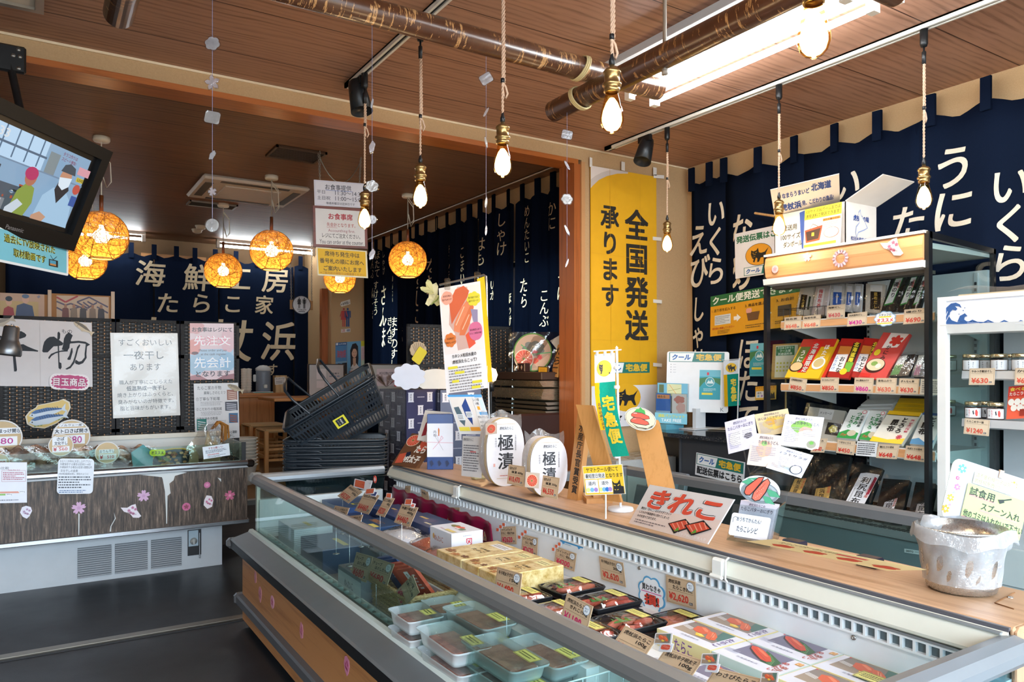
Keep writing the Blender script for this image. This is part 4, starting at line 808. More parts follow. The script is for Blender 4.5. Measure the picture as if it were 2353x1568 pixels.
mac=[(0,24),(10,14),(26,8),(30,3),(50,3),(82,2),(92,0),(106,10),(107,24),(96,40),(70,54),(40,60),(14,52),(2,42)]
def mack(x,y,L):return[('p',[(x,y),(x+.16*L,y-.11*L),(x+.5*L,y-.12*L),(x+.88*L,y-.04*L),(x+L,y-.15*L),(x+.97*L,y),(x+1.02*L,y+.09*L),(x+.88*L,y+.02*L),(x+.5*L,y+.12*L),(x+.16*L,y+.1*L)],'#c9d6e2'),('p',[(x+.06*L,y-.06*L),(x+.2*L,y-.115*L),(x+.5*L,y-.125*L),(x+.88*L,y-.04*L),(x+.88*L,y-.01*L),(x+.5*L,y-.03*L),(x+.16*L,y-.02*L)],'#3f679c'),('e',x+.09*L,y,.018*L,.018*L,'#20242a')]+[('l',x+(.28+.06*k)*L,y-.11*L,x+(.31+.06*k)*L,y-.03*L,.012*L,'#1f3352')for k in range(9)]
o=pcard('mackerel_board','oval yellow board with two painted mackerel','sign',(55,934),(161,914),(62,994),[('p',[(53+(x-53)*.93,30+(y-30)*.93)for x,y in mac],'#d9bd72')]+[('e',20+7*k,50-k*.8+(k%3),3,2,'#7f9150')for k in range(11)]+mack(8,24,88)+mack(6,40,92),dict(Y=YP-.012),shape=mac,col='#d9d2c0')
pcard('hanging_poster','tall cream poster in a glossy film sleeve about overnight drying','poster',(253,765),(408,766),(260,962),[('t','すごくおいしい',18,14,122,16,'#262a30'),('t','一夜干し',28,42,92,20,'#22262c',.01),('t','あります',42,72,70,16,'#262a30'),('t','職人が丁寧にこしらえた',16,110,122,10,'#262a30'),('t','低温熟成一夜干し',32,124,92,11,'#1c2026',.025),('t','焼き上がりはふっくらと、',11,139,128,10.5,'#262a30'),('t','臭みがないのが特徴です。',12,155,128,10.5,'#262a30'),('t','脂と旨味がちがいます。',16,170,116,10.5,'#262a30')],dict(Y=YP-.004),col='#d6d4cf',rough=.2)
g=G();A,B,C_=quad((262,768),(405,769),(262,955),Y=YP-.008);ff=fp(A,B,C_,1,1);g.grid(lambda u,v:ff(u,v,.004+.006*math.sin(9*u+4*v)*math.sin(7*v+2)),12,16,glass('#ffffff',.7,.12,'poster sleeve film',6,.0));tag(g.build('clear_sleeve'),'clear wrinkled film over the overnight-drying poster','film')
blobs=[('p',blob(12,10,22,15),'#d29a9c'),('p',blob(88,40,20,28),'#d9b3bb'),('p',blob(10,55,14,20),'#d98f86'),('p',blob(85,90,22,22),'#8fb7d4'),('p',blob(15,96,20,26),'#9cbbd2'),('p',[(0,132),(0,122),(18,118),(34,128),(40,132)],'#a86f74'),('p',[(60,132),(76,122),(101,118),(101,132)],'#9a6a72')]
pcard('payment_notice','pink and blue notice to order and pay first at the register','poster',(436,743),(537,744),(437,874),[('r',1,60,99,50,'#a9c6dc')]+blobs+[('t','お食事はレジにて',5,9,92,11,'#262a34',.025),('t','先注文',9,29,84,23,'#e58a9a',.08),('t','先注文',9,29,84,23,'#f2eef0',.02),('t','Please order and pay',20,60,64,7,'#5a4a54'),('t','at the cash register.',24,69,60,7,'#5a4a54'),('e',11,69,8,3.5,'#5a2a2a'),('t','先会計',9,79,84,25,'#7fb4e0',.08),('t','先会計',9,79,84,25,'#eef2f6',.02),('t','となります',13,111,78,13,'#262a34',.02)],dict(Y=YP),col='#dcc3c8',rough=.25)
fishp=lambda x,y,w,h,c:[('r',x,y,w,h,c[0])]+[('l',x+w*.1,y+h*(.2+.2*k),x+w*.9,y+h*(.35+.2*k),h*.1,c[1])for k in range(4)]
pcard('handwritten_poster','white handwritten poster with four fish photos, right end of the screen','poster',(445,882),(547,880),(449,1012),[('t','たらこ家の干物',8,6,54,9,'#26282c'),('t','美味しさのヒミツ',22,18,50,8,'#26282c'),('t','①丁寧な下処理',4,32,54,8,'#26282c'),('s',14,42,50,10,3,'#a8a8ac'),('t','②こだわりの塩加減',4,56,58,7,'#26282c'),('s',14,65,52,10,3,'#a8a8ac'),('t','③味を決める乾燥',4,78,48,7,'#26282c'),('s',30,86,42,22,6,'#a8a8ac'),('t','旨味ぎゅっと凝縮!',56,112,40,7,'#26282c',.02),('t','天日干し',64,121,26,7,'#26282c')]+fishp(75,16,24,24,('#9a6a5c','#cfb3a6'))+fishp(70,44,29,21,('#4a4c58','#b9bcc8'))+fishp(78,71,21,23,('#3f6a92','#94543c'))+fishp(4,82,22,26,('#2f7a72','#b8c4c8')),dict(Y=YP),col='#dcdde0',rough=.25)
fishcut('small paper fish on the handwritten poster corner',(525,878),(562,894),(520,892),YP-.006,'#8f8574','#b3a58c')
# --- reading lamp at the left edge
c=P(22,790,t=4.1);T=thing('clip_lamp','grey metal lamp head with glowing vent holes at the left','lamp',c);mt=m('#85878a',.35,.85);g=G();s=4.1/FPX
g.lathe([(0,41*s),(13*s,41*s),(16*s,37*s),(17*s,10*s),(20*s,4*s),(26*s,-10*s),(27*s,-24*s),(25*s,-28*s),(24*s,-24*s),(15*s,6*s),(0,8*s)],mt,26,c,M=Matrix.Rotation(.12,4,'Y'));g.build('lamp_head',T);g=G()
for k in range(8):a=k*.785;g.lathe([(0,0),(1.8*s,0)],m('#ffb640',em=3),8,c+Matrix.Rotation(.12,4,'Y')@Vector((11.5*s*math.cos(a),11.5*s*math.sin(a),41.3*s)))
g.build('vent_hole',T);g=G();g.lathe([(0,-6*s),(7*s,-8*s),(9*s,-16*s),(0,-22*s)],m('#ffd9a0',em=6),14,c);g.build('bulb',T)
g=G();g.tube([c+Vector((-.04,0,.03)),c+Vector((-.15,.02,.1)),c+Vector((-.26,.2,0)),c+Vector((-.3,.75,-.32)),c+Vector((-.3,.93,-.7))],.009,mt,8);g.build('gooseneck',T)
# --- folding wooden partition with posters behind the screen
YW=6.6
def wpost(px,y0):q=P(px,y0,Y=YW);g.box(q.x-.012,q.x+.012,YW-.02,YW+.02,FZ,q.z,wood('#c9a98a','#a98a6a','Z'))
T=thing('poster_partition','low wooden partition carrying two group posters behind the screen','partition',P(120,735,Y=YW)*1);T.location.z=FZ;T.matrix_basis=Matrix.Translation(T.location);g=G()
for px,y in((-140,660),(114,667),(259,671)):g=G();wpost(px,y);g.build('post',T)
A=P(-140,671,Y=YW);B=P(114,678,Y=YW);B2=P(259,681,Y=YW)
for a,b in((A,B),(B,B2)):g=G();g.box(a.x+.012,b.x-.012,YW-.005,YW+.005,.8,b.z,m('#a8733f',.6));g.build('board',T)
it=[('r',0,18,88,42,'#c9ab78'),('p',[(5,60),(9,36),(18,30),(30,34),(34,60)],'#a8464a'),('p',[(34,60),(38,28),(54,22),(74,28),(80,60)],'#4a5a78'),('e',20,20,7,9,'#dcae92'),('p',circ(18,8,20,13,0,6),'#2f3844'),('e',58,13,8,10,'#d8ac94'),('p',circ(18,8.5,58,6,0,5),'#5f7590'),('p',[(84,6),(90,2),(93,6),(88,10)],'#8f8a94')]
pcard('group_poster','poster of two smiling people in patterned traditional jackets','poster',(0,673),(102,677),(0,735),it,dict(Y=YW-.008),col='#c9a58c')
zz_=[('l',0,4,20,15,4,'#b0484a'),('l',20,15,48,0,4,'#b0484a')]+[('l',a,b,c_,d_,3.5,'#5c5468')for a,b,c_,d_ in((0,14,20,22),(20,22,32,18),(32,18,70,32),(46,14,74,2),(74,2,118,24),(46,14,70,28),(70,28,92,14),(0,28,16,36),(92,24,118,38),(60,14,74,24),(70,12,84,20),(30,32,50,26))]
ppl=sum([[('p',[(x-8,52),(x-7,30),(x,26),(x+7,30),(x+8,52)],c_),('e',x,24,3.4,4.6,'#a5785f')]for x,c_ in((20,'#7a4a44'),(39,'#8f7a68'),(60,'#4d4648'),(82,'#8a7464'),(102,'#3c3840'))],[])
pcard('group_poster','poster of five performers before a zigzag Ainu-style pattern','poster',(130,679),(250,683),(130,735),zz_+ppl,dict(Y=YW-.008),col='#cdb196')
# --- dining room furniture
CW=wood('#b57a44','#8a5528','Z',1.2,.35);TW=wood('#b57a44','#8a5528','X',1.0,.3)
YC=8.35;A=P(520,905,Y=YC);B=P(652,905,Y=YC)
T=thing('wooden_counter','brown wooden self-service counter by the back curtain','counter',((A.x+B.x)/2,YC+.2,FZ));g=G();g.box(A.x-.02,B.x+.03,YC-.03,YC+.5,A.z-.05,A.z,TW,bev=.01);g.build('top',T);g=G();g.box(A.x,B.x-.1,YC,YC+.45,FZ,A.z-.05,CW);g.build('panel',T)
ct=A.z
q=P(605,903,Y=YC+.2);T=thing('water_dispenser','grey water dispenser with white lid on the wooden counter','dispenser',(q.x,q.y,ct));r=.08;g=G();g.lathe([(0,0),(r*.9,0),(r,.02),(r,.22),(r*.96,.24),(0,.24)],m('#7d8794',.4),26,(q.x,q.y,ct));g.build('body',T);g=G();g.lathe([(0,.24),(r*1.05,.24),(r*1.05,.27),(r*.5,.30),(0,.305)],m('#cfd2d2',.4),26,(q.x,q.y,ct));g.build('lid',T)
g=G();g.box(q.x-.018,q.x+.018,q.y-r-.03,q.y-r+.01,ct+.05,ct+.09,m('#d8d8d4',.4),bev=.005);g.build('tap',T);g=G();g.box(q.x-r-.03,q.x-r+.005,q.y-.01,q.y+.01,ct+.12,ct+.2,m('#cfd2d2',.4),bev=.008);g.build('handle',T)
for k,(px,hh)in enumerate(((561,.27),(571,.27))):
    q=P(px,903,Y=YC+.15);g=G();prof=[(0,0),(.026,0)]
    for i in range(9):prof+=[(.03+.0005*i,.03+i*.028),(.036,.03+i*.028+.006),(.033,.03+i*.028+.01)]
    g.lathe(prof+[(0,hh)],m('#d8d2c6',.5),16,(q.x,q.y,ct));tag(g.build('cup_stack'),('stack of white paper cups against the screen side of the dispenser','stack of white paper cups touching the dispenser')[k],'cups','paper cup stacks')
q=P(643,897,Y=YC+.15);T=thing('suggestion_box','small pale wooden box with a paper slip on the counter end','box',(q.x,q.y,ct));g=G();g.box(q.x-.062,q.x+.062,q.y-.06,q.y+.06,ct,ct+.19,wood('#c9a878','#a98650','Z'));g.build('body',T)
pcard('slip','','',(631,868),(654,866),(632,885),[('t','アンケート',2,2,19,4,'#3a3a3a',.02),('s',3,8,16,7,2,'#6a6a6a')],dict(Y=YC+.088),parent=T,col='#d6d2cc')
q=P(600,905,Y=YC+.05);g=G();g.box(q.x-.09,q.x+.12,q.y-.05,q.y+.08,ct,ct+.012,m('#cfd6d8',.8),bev=.005);o=tag(g.build('folded_cloth'),'white and green folded cloth on the counter front edge','cloth');g=G();g.box(q.x-.085,q.x+.115,q.y-.052,q.y-.04,ct+.003,ct+.009,m('#3f8f86',.8));g.build('stripe',o)
# stools with woven seats
def stool():
    T=thing('wooden_stool','','stool',(0,0,0),0,'woven-seat stools by the counter');lw=wood('#b98a56','#94683a','Z',1.5);s=.17
    for a in(-s,s):
        for b in(-s,s):g=G();g.box(a-.019,a+.019,b-.019,b+.019,0,.40,lw,bev=.005);g.build('leg',T)
    for z in(.12,.22):
        g=G()
        for k in(-s,s):g.box(-s,s,k-.009,k+.009,z,z+.022,lw);g.box(k-.009,k+.009,-s,s,z+.03,z+.052,lw)
        g.build('stretcher',T)
    def rush(n):
        sp=n.n('SeparateXYZ');n.t.links.new(n.co(),sp.inputs[0]);a=n.math('MAXIMUM',n.math('ABSOLUTE',sp.outputs[0]),n.math('ABSOLUTE',sp.outputs[1]));w=n.math('SINE',n.math('MULTIPLY',a,700));n.base(n.mix(n.math('MULTIPLY_ADD',w,.5,.5),'#8f7048','#c2a070'),.7);n.bump(w,.5,.003)
    g=G();g.box(-s-.015,s+.015,-s-.015,s+.015,.385,.415,special('rush seat',rush),bev=.012);g.build('seat',T);return T
st=stool();ss=P(604,965,Y=8.0)
for k,(px,Y,lb)in enumerate(((606,7.95,'woven-seat wooden stool nearest the white bin'),(643,7.25,'woven-seat wooden stool partly behind the baskets'))):
    q=P(px,965,Y=Y);o=st if k==0 else dup(st);o['label']=lb;o.location=(q.x,q.y,FZ);o.matrix_basis=Matrix.Translation(o.location)
A=P(630,916,Y=7.0);g=G();T=thing('dining_table','plain wooden dining table half hidden by the baskets','table',(A.x+.45,7.3,FZ));zt=A.z;g.box(A.x,A.x+.9,7.0,7.6,zt-.03,zt,TW,bev=.006);g.build('top',T);g=G();g.box(A.x+.4,A.x+.5,7.25,7.35,FZ,zt-.03,m('#2a2623',.5));g.build('pedestal',T)
q=P(563,1000,Y=6.6);T=thing('white_basket_stack','stack of white plastic baskets showing past the screen end','basket',(q.x,q.y,FZ));z0=FZ
for k in range(9):g=G();zb=.42+.028*k;g.lathe([(.1,zb-.1 if k==0 else zb-.02),(.125,zb+.02),(.135,zb+.024),(.135,zb+.03),(.12,zb+.028)],m('#d6d0c6',.5),24,(q.x-.03,q.y,.02));g.build('basket_rim',T)
g=G();g.lathe([(0,FZ),(.095,FZ),(.105,.45),(0,.45)],m('#cfc9be',.5),24,(q.x-.03,q.y,0));g.build('body',T)
# whiteboards on easels
for tl,tr,bl,Y,lb,it in(((709,838),(791,838),(709,925),7.4,'white memo board with paper sheets behind the shopping baskets',[('r',18,10,22,24,'#d9cfcd'),('r',45,10,28,44,'#c4b9b6'),('t','お品書き',48,19,22,4,'#3a3a44',.02),('r',47,26,7,3,'#7d889c'),('r',56,26,7,3,'#7d889c'),('r',65,26,6,3,'#7d889c'),('e',50,45,3,2,'#b06a68'),('e',58,45,3,2,'#b06a68'),('e',66,45,3,2,'#b06a68'),('r',18,38,18,16,'#d2c8c6')]),((842,838),(936,838),(842,905),6.3,'white memo board with a pink sheet behind the navy carton',[('r',23,10,44,40,'#d3bfc4'),('t','本日の日替わり定食',29,17,32,7,'#33303a',.02),('s',28,30,34,10,3,'#8a7f88'),('r',68,24,16,30,'#d9d3d2')])):
    A,B,C_=quad(tl,tr,bl,Y=Y);o=card('memo_board',lb,'board',A,B,C_,(tr[0]-tl[0],bl[1]-tl[1]),it,col='#b9b4b0',thick=.015);g=G()
    for q in(A,B):g.box(q.x-.008,q.x+.008,Y,Y+.02,FZ,A.z+.004,m('#4a3a30',.5))
    g.box(A.x,B.x,Y-.004,Y+.018,A.z-.004,A.z+.006,m('#4a3a30',.5));g.build('frame',o)
# pillar: posters and toilet signs
YPl=8.296
pcard('tourism_poster','blue travel poster on the pillar, left of the portrait poster','poster',(771,788),(797,786),(771,862),[('r',0,0,26,8,'#2d5f95'),('r',1,1,5,5,'#d8dce2'),('t','太平洋側',8,2,16,4,'#d8dce2',.02),('p',[(0,55),(6,48),(14,50),(20,44),(26,48),(26,74),(0,74)],'#20252e'),('t','海物語',3,18,21,18,'#b05a6a',.04),('r',0,44,26,4,'#7fa4c0')],dict(Y=YPl),col='#4f86b8')
pcard('portrait_poster','light blue poster of a woman with long dark hair','poster',(797.5,786),(829,784),(798,880),[('p',[(8,60),(7,20),(12,6),(20,4),(25,12),(26,40),(24,60)],'#2a2024'),('p',[(4,95),(8,60),(14,50),(20,50),(27,60),(31,95)],'#e6e0da'),('p',[(13,38),(20,38),(20,54),(16,58),(13,52)],'#d0a488'),('e',16.5,27,6,10.5,'#dcb096'),('p',[(9,30),(10,14),(17,9),(23,14),(24,28),(21,17),(14,17)],'#2a2024'),('l',13,25,15.5,25,.8,'#3a2a28'),('l',18,25,20.5,25,.8,'#3a2a28'),('l',14.5,32,18.5,32,.9,'#b0605a'),('t','この街の',3,60,10,5,'#3c4a5a',.02),('t','笑顔を',3,67,12,5,'#a8443c',.02),('t','つなぐ',3,75,10,5,'#3c4a5a',.02)],dict(Y=YPl),col='#6fa9cf')
pcard('timetable_poster','yellow-topped timetable sheet at the pillar corner','poster',(829.5,784),(848,783),(830,868),[('r',0,0,19,12,'#d8cf3c'),('r',1,14,7,28,'#c994a0'),('r',10,14,8,28,'#93b88a'),('s',1,14,17,28,9,'#f0eeea'),('r',1,46,17,30,'#cfe0cc'),('l',2,70,17,56,.8,'#5c8a5c')],dict(Y=YPl),col='#d8d2c2')
pcard('toilet_arrow_sign','white arrow label pointing to the washroom on the pillar','sign',(781,694),(805,688),(782,706),[('t','←お手洗い',1.5,3,21,7,'#1c1c1e',.04)],dict(Y=YPl),shape=[(0,6),(3,1),(24,0),(24,11),(3,12)],col='#e2ddd4')
def figure(x,y,h,c,skirt):
    r=[('e',x,y+h*.06,h*.055,h*.06,c)]
    if skirt:r+=[('p',[(x-h*.09,y+h*.14),(x+h*.09,y+h*.14),(x+h*.16,y+h*.62),(x-h*.16,y+h*.62)],c),('r',x-h*.07,y+h*.6,h*.055,h*.38,c),('r',x+h*.02,y+h*.6,h*.055,h*.38,c),('l',x-h*.11,y+h*.16,x-h*.19,y+h*.45,h*.04,c),('l',x+h*.11,y+h*.16,x+h*.19,y+h*.45,h*.04,c)]
    else:r+=[('r',x-h*.1,y+h*.14,h*.2,h*.42,c),('r',x-h*.085,y+h*.5,h*.075,h*.48,c),('r',x+h*.012,y+h*.5,h*.075,h*.48,c),('r',x-h*.16,y+h*.15,h*.045,h*.36,c),('r',x+h*.115,y+h*.15,h*.045,h*.36,c)]
    return r
for k,(x,c,sk,lb)in enumerate(((790,'#b8403c',True,'red woman pictogram stuck on the pillar'),(799,'#2f4878',False,'navy man pictogram stuck on the pillar'))):
    tl=P(x-8,708,Y=YPl);f=fp(tl,P(x+8,708,Y=YPl),P(x-8,752,Y=YPl),16,44);g=G();paint(g,f,figure(8,0,44,c,sk));tag(g.build('toilet_pictogram',solid=.001),lb,'sign')
pcard('washroom_label','small red and blue washroom label under the pictograms','sign',(784,757),(805,755),(784,765),[('r',1,1,8,6,'#b8403c'),('t','男女共用',1,1.2,12,5.5,'#e6e2dc',.04),('t','化粧室',12,1.2,8,5.5,'#2f4878',.04)],dict(Y=YPl),col='#d8d4d0')
# round toilet sign on chains
def chain(p0,p1,n,r=.006):
    g=G();p0,p1=Vector(p0),Vector(p1);mm=m('#9a948a',.35,.8);d=(p1-p0)/n
    for i in range(n):
        c=p0+d*(i+.5);a=d.normalized();b=Vector((SY,CY,0))if i%2 else Vector((CY,-SY,0));L=d.length*.68
        g.tube([c+a*(math.cos(t)*L)+b*(math.sin(t)*r)for t in(2*math.pi*k/8 for k in range(9))],r*.28,mm,4)
    return g
YT=8.6;c=P(693,701,Y=YT);R=21*c.y/1.0/FPX*.98;T=thing('toilet_sign','round white toilet sign with man and woman, hung on chains','sign',c-Vector((0,0,R)));f=lambda a,b,d:c+Vector((a*R/21,-d,-b*R/21))
g=G();g.prism([(-27,-11),(27,-11),(27,11),(-27,11)],f,-.012,-.004,wood('#b08452','#8a6238','X'));g.build('back_plate',T);g=G();g.prism(circ(32,22),f,-.004,.004,m('#23303f',.4));g.prism(circ(32,20.5),f,.004,.006,m('#d9dde2',.4));g.build('disc',T)
paint(g:=G(),f,figure(-6,-17,26,'#20242c',True)+figure(6,-17,26,'#20242c',False)+[('t','TOILET',-11,10,22,4,'#20242c',.03),('r',-8,15.5,16,1.5,'#20242c')],d0=.0065);g.build('print',T)
chain(f(-24,-11,0),Vector((P(667,596,Y=YT).x,YT,CZ)),40,.008).build('chain',T);chain(f(24,-11,0),Vector((P(716,585,Y=YT).x,YT,CZ)),40,.008).build('chain',T)
# three notices hung on chains from the ceiling
YNo=4.94;n1=dict(Y=YNo)
T=thing('hanging_notices','three notices on dining hours and seating hung on chains','sign',P(782,640,Y=YNo))
pcard('hours_notice','','',(721,413),(836,422),(723,472),[('o',2,2,111,55,.5,'#a9a9c4'),('t','お食事提供',25,8,60,13,'#3a3a48',.01),('l',25,22,88,22,1,'#5a74b8'),('t','平日',6,23,18,8,'#3a3a48'),('t','11:30〜14:30',47,22,65,10,'#3a3a48'),('t','土日祝',6,36,30,9,'#3a3a48'),('t','11:00〜15:00',47,35,66,10,'#3a3a48'),('t','毎週木曜日は定休日です',26,49,66,6,'#3a3a48')],n1,parent=T,col='#d6d3da')
o=pcard('framed_notice','','',(719,472),(843,481),(721,567),[('r',5,6,113,83,'#d6d2cf'),('t','お食事席',34,15,56,15,'#a8303c',.035),('t','先会計となります。',30,37,66,10,'#a8504c',.012),('l',30,49,54,49,.7,'#a8504c'),('t','Accounthing first.',33,52,62,9,'#94505a'),('t','レジにてご注文ください。',19,62,88,11,'#3a3438',.012),('t','You can order at the counter.',13,77,102,10,'#3a3840')],dict(Y=YNo-.005),parent=T,col=wood('#6d2f22','#4c1f18','X'),thick=.02)
pcard('seating_notice','','',(727,568),(843,577),(730,633),[('r',2.5,2.5,110,59,'#d9ab12'),('t','席待ち発生中は',18,7,80,12,'#33301c',.02),('t','番号札の順にお席へ',6,24,102,12,'#33301c',.02),('t','ご案内いたします',14,41,88,12,'#33301c',.02),('t','※ご案内前の席取りは御遠慮ください',6,55,102,6,'#9a5a1c')],n1,parent=T,col='#dcd5b8')
for a,b in(((735,414),(731,352)),((735,414),(735,345)),((826,422),(828,366)),((826,422),(830,360))):chain(P(*a,Y=YNo+.005),P(*b,Y=YNo+.005),16,.005).build('chain',T)
def droop(a,b,s):
    a,b=P(*a,Y=YNo+.01),P(*b,Y=YNo+.01);g=G();mm=m('#7d776c',.35,.8);g.tube([a.lerp(b,i/12)-Vector((0,0,s*(1-(2*i/12-1)**2)))for i in range(13)],.0035,mm,5);g.build('chain',T)
droop((732,356),(829,370),.17)
# ------------------------------------------------------------------ shopping baskets
PLA=m('#1a222a',.35,0,.5)
def basket(name='shopping_basket'):
    L,Wd,Ht,k=.55,.385,.25,.84;T=thing(name,'','basket',(0,0,0),0,'dark plastic shopping baskets')
    def wall(p0,p1,q0,q1,solid):  # bottom edge p0-p1, top edge q0-q1
        g=G();p0,p1,q0,q1=map(Vector,(p0,p1,q0,q1));F_=lambda s,t:(p0.lerp(p1,s)).lerp(q0.lerp(q1,s),t);ln=(q1-q0).length;nrm=(p1-p0).cross(q0-p0).normalized()*.0018
        def quad_(s0,s1,t0,t1):
            a=[F_(s0,t0),F_(s1,t0),F_(s1,t1),F_(s0,t1)];g.add([x+nrm for x in a]+[x-nrm for x in a],[(0,1,2,3),(7,6,5,4),(0,4,5,1),(1,5,6,2),(2,6,7,3),(3,7,4,0)],PLA)
        tt=[0,.06,.24,.30,.48,.54,.72,.78,.9,1.0]
        for i in range(0,len(tt)-1,2):quad_(0,1,tt[i],tt[i+1])
        quad_(0,1,.9,1);n=max(4,int(ln/.019))
        for i in range(1,len(tt)-1,2):
            for j in range(n+1):
                s=j/n
                if i==7 and False:continue
                quad_(max(0,s-.13/n*1.6),min(1,s+.13/n*1.6),tt[i],tt[i+1])
            if solid and i in(3,5):quad_(.3,.62,tt[i],tt[i+1])
        g.build('side_wall',T)
    c0=[(-L/2*k,-Wd/2*k,0),(L/2*k,-Wd/2*k,0),(L/2*k,Wd/2*k,0),(-L/2*k,Wd/2*k,0)];c1=[(-L/2,-Wd/2,Ht),(L/2,-Wd/2,Ht),(L/2,Wd/2,Ht),(-L/2,Wd/2,Ht)]
    for i in range(4):wall(c0[i],c0[(i+1)%4],c1[i],c1[(i+1)%4],i%2==0)
    g=G();g.box(-L/2*k,L/2*k,-Wd/2*k,Wd/2*k,0,.004,PLA);g.build('bottom',T)
    g=G();pts=rrect(-L/2-.006,-Wd/2-.006,L/2+.006,Wd/2+.006,.045,5);g.tube([(a,b,Ht)for a,b in pts+pts[:1]],.0085,PLA,8);g.tube([(a*1.02,b*1.02,Ht-.016)for a,b in pts+pts[:1]],.004,PLA,6);g.build('rim',T);return T
def folded(T):
    L,Wd,Ht=.55,.385,.25
    for s in(-1,1):g=G();g.tube([Vector(p)for p in((-.07,s*Wd/2,Ht+.006),(-.09,s*(Wd/2+.004),Ht+.014),(-.2,s*(Wd/2+.008),Ht+.015),(-.24*1,s*Wd*.35,Ht+.016),(-.24,0,Ht+.016))],.0055,PLA,7);g.build('handle',T)
c=P(777,1045,Y=4.24);ang=math.radians(-24)
B0=basket();folded(B0);ztop=.875;NB=6;lbl=['top','second','third','fourth','fifth','lowest']
for k in range(NB):
    o=B0 if k==0 else dup(B0);z=ztop-.25-.037*k;o.matrix_basis=Matrix.Translation((c.x,c.y,z))@Matrix.Rotation(ang,4,'Z')@Matrix.Scale(1,4);o['label']='dark nested shopping basket under the tilted one, %s of the level stack'%lbl[k]
zb=ztop-.25-.037*(NB-1);g=G();T=thing('basket_stand','low dark stand carrying the basket stack behind the showcase end','stand',(c.x,c.y,0));M=Matrix.Translation((c.x,c.y,0))@Matrix.Rotation(ang,4,'Z')
g.box(-.22,.22,-.15,.15,zb-.03,zb-.002,PLA,M=M);g.build('shelf',T);g=G()
for a in(-.2,.2):
    for b in(-.13,.13):g=G();g.box(a-.012,a+.012,b-.012,b+.012,0,zb-.03,PLA,M=M);g.build('leg',T)
# tilted basket on top
B1=basket();B1['label']='dark shopping basket lying tilted on top of the stack, handles raised'
L,Wd,Ht=.55,.385,.25
g=G()
for hx,tx in((-.11,-.05),(.07,-.02)):
    g=G();g.tube([Vector((hx,s_*Wd/2*k_+s_*.004,Ht+z_))+Vector((tx*q_,0,0))for s_,k_,z_,q_ in((-1,1,-.01,0),(-1,.98,.12,.8),(-1,.85,.175,1),(-1,.4,.19,1),(1,.4,.19,1),(1,.85,.175,1),(1,.98,.12,.8),(1,1,-.01,0))],[.006,.007,.008,.009,.009,.008,.007,.006],PLA,8);g.build('handle',B1)
pcs=fp(Vector((-.035,-Wd/2*.93-.012,Ht*.62)),Vector((.035,-Wd/2*.93-.012,Ht*.62)),Vector((-.035,-Wd/2*.88-.012,Ht*.62-.06)),70,60);g=G();paint(g,pcs,[('r',0,0,70,60,'#d8cf3a'),('r',12,9,46,42,'#1d2830'),('v','虎杖浜',40,13,11,'#e8e4da',.02),('v','たらこ家',24,14,8,'#cfc9b8')]);g.build('sticker',B1)
qp=P(775,1004,Y=4.2);B1.matrix_basis=Matrix.Translation((qp.x+.03,qp.y,ztop+.125))@Matrix.Rotation(-YAW+.12,4,'Z')@Matrix.Rotation(math.radians(-31),4,'Y')@Matrix.Rotation(math.radians(14),4,'X')@Matrix.Translation((0,0,-.10))
# ------------------------------------------------------------------ navy gift cartons, side case, woven screen on the right
def navy_fn(n):n.base(n.mix(n.noise(n.co(),8,2),'#2b2d4c','#3a3d60'),.35,0,.5)
NV=special('navy wrapping paper',navy_fn)
def carton(label,A,B,C_,zt,zb,cell):
    """A-B front edge, B-C right... corners on plan"""
    A,B,C_=(Vector((p.x,p.y,0))for p in(A,B,C_));D=A+(C_-B);g=G();pl=[A,B,C_,D];T=None
    g.prism([(p.x,p.y)for p in pl],lambda a,b,d:Vector((a,b,d)),zb,zt,NV);o=tag(g.build('gift_carton'),label,'box','navy wrapped gift cartons');g=G()
    for p,q in((A,B),(B,C_)):
        if(q-p).cross(Vector((0,0,1))).dot(-p)<0:pass
        f=fp(p+Vector((0,0,zt)),q+Vector((0,0,zt)),p+Vector((0,0,zb)),(q-p).length*1000,(zt-zb)*1000);it=[];w=(q-p).length*1000;hh=(zt-zb)*1000;r=0;y=18
        while y<hh-70:
            x=14+(cell*.5 if r%2 else 0)
            while x<w-42:
                it+=[('r',x,y,40,60,'#c9ccd8'),('r',x-3,y,46,5,'#c9ccd8'),('r',x-3,y+56,46,5,'#c9ccd8'),('v','虎杖浜',x+20,y+8,15,'#3a3d55',.01)]
                if x+110<w:it+=[('s',x+70,y+24,70,12,1,'#a5a8bd')]
                x+=cell
            y+=82;r+=1
        paint(g,f,it)
    g.build('print',o);g=G()
    fo=fp(A+Vector((0,0,zt)),B+Vector((0,0,zt)),A+Vector((0,0,zb)),1,1);g.grid(lambda u,v:fo(u,v,.006+.004*math.sin(13*u+3*v)),8,8,FILM());g.build('clear_wrap',o);return o
A=P(872,885,t=4.95);B=P(934,895,t=4.68);C_=P(1003,893,t=4.85)
carton('navy patterned gift carton standing behind the shopping baskets',A,B,C_,1.145,.0,150)
carton('navy patterned gift carton behind the tall poster stand',P(1003,893,t=4.86),P(1012,895,t=4.80),P(1105,895,t=4.9),1.14,0,170)
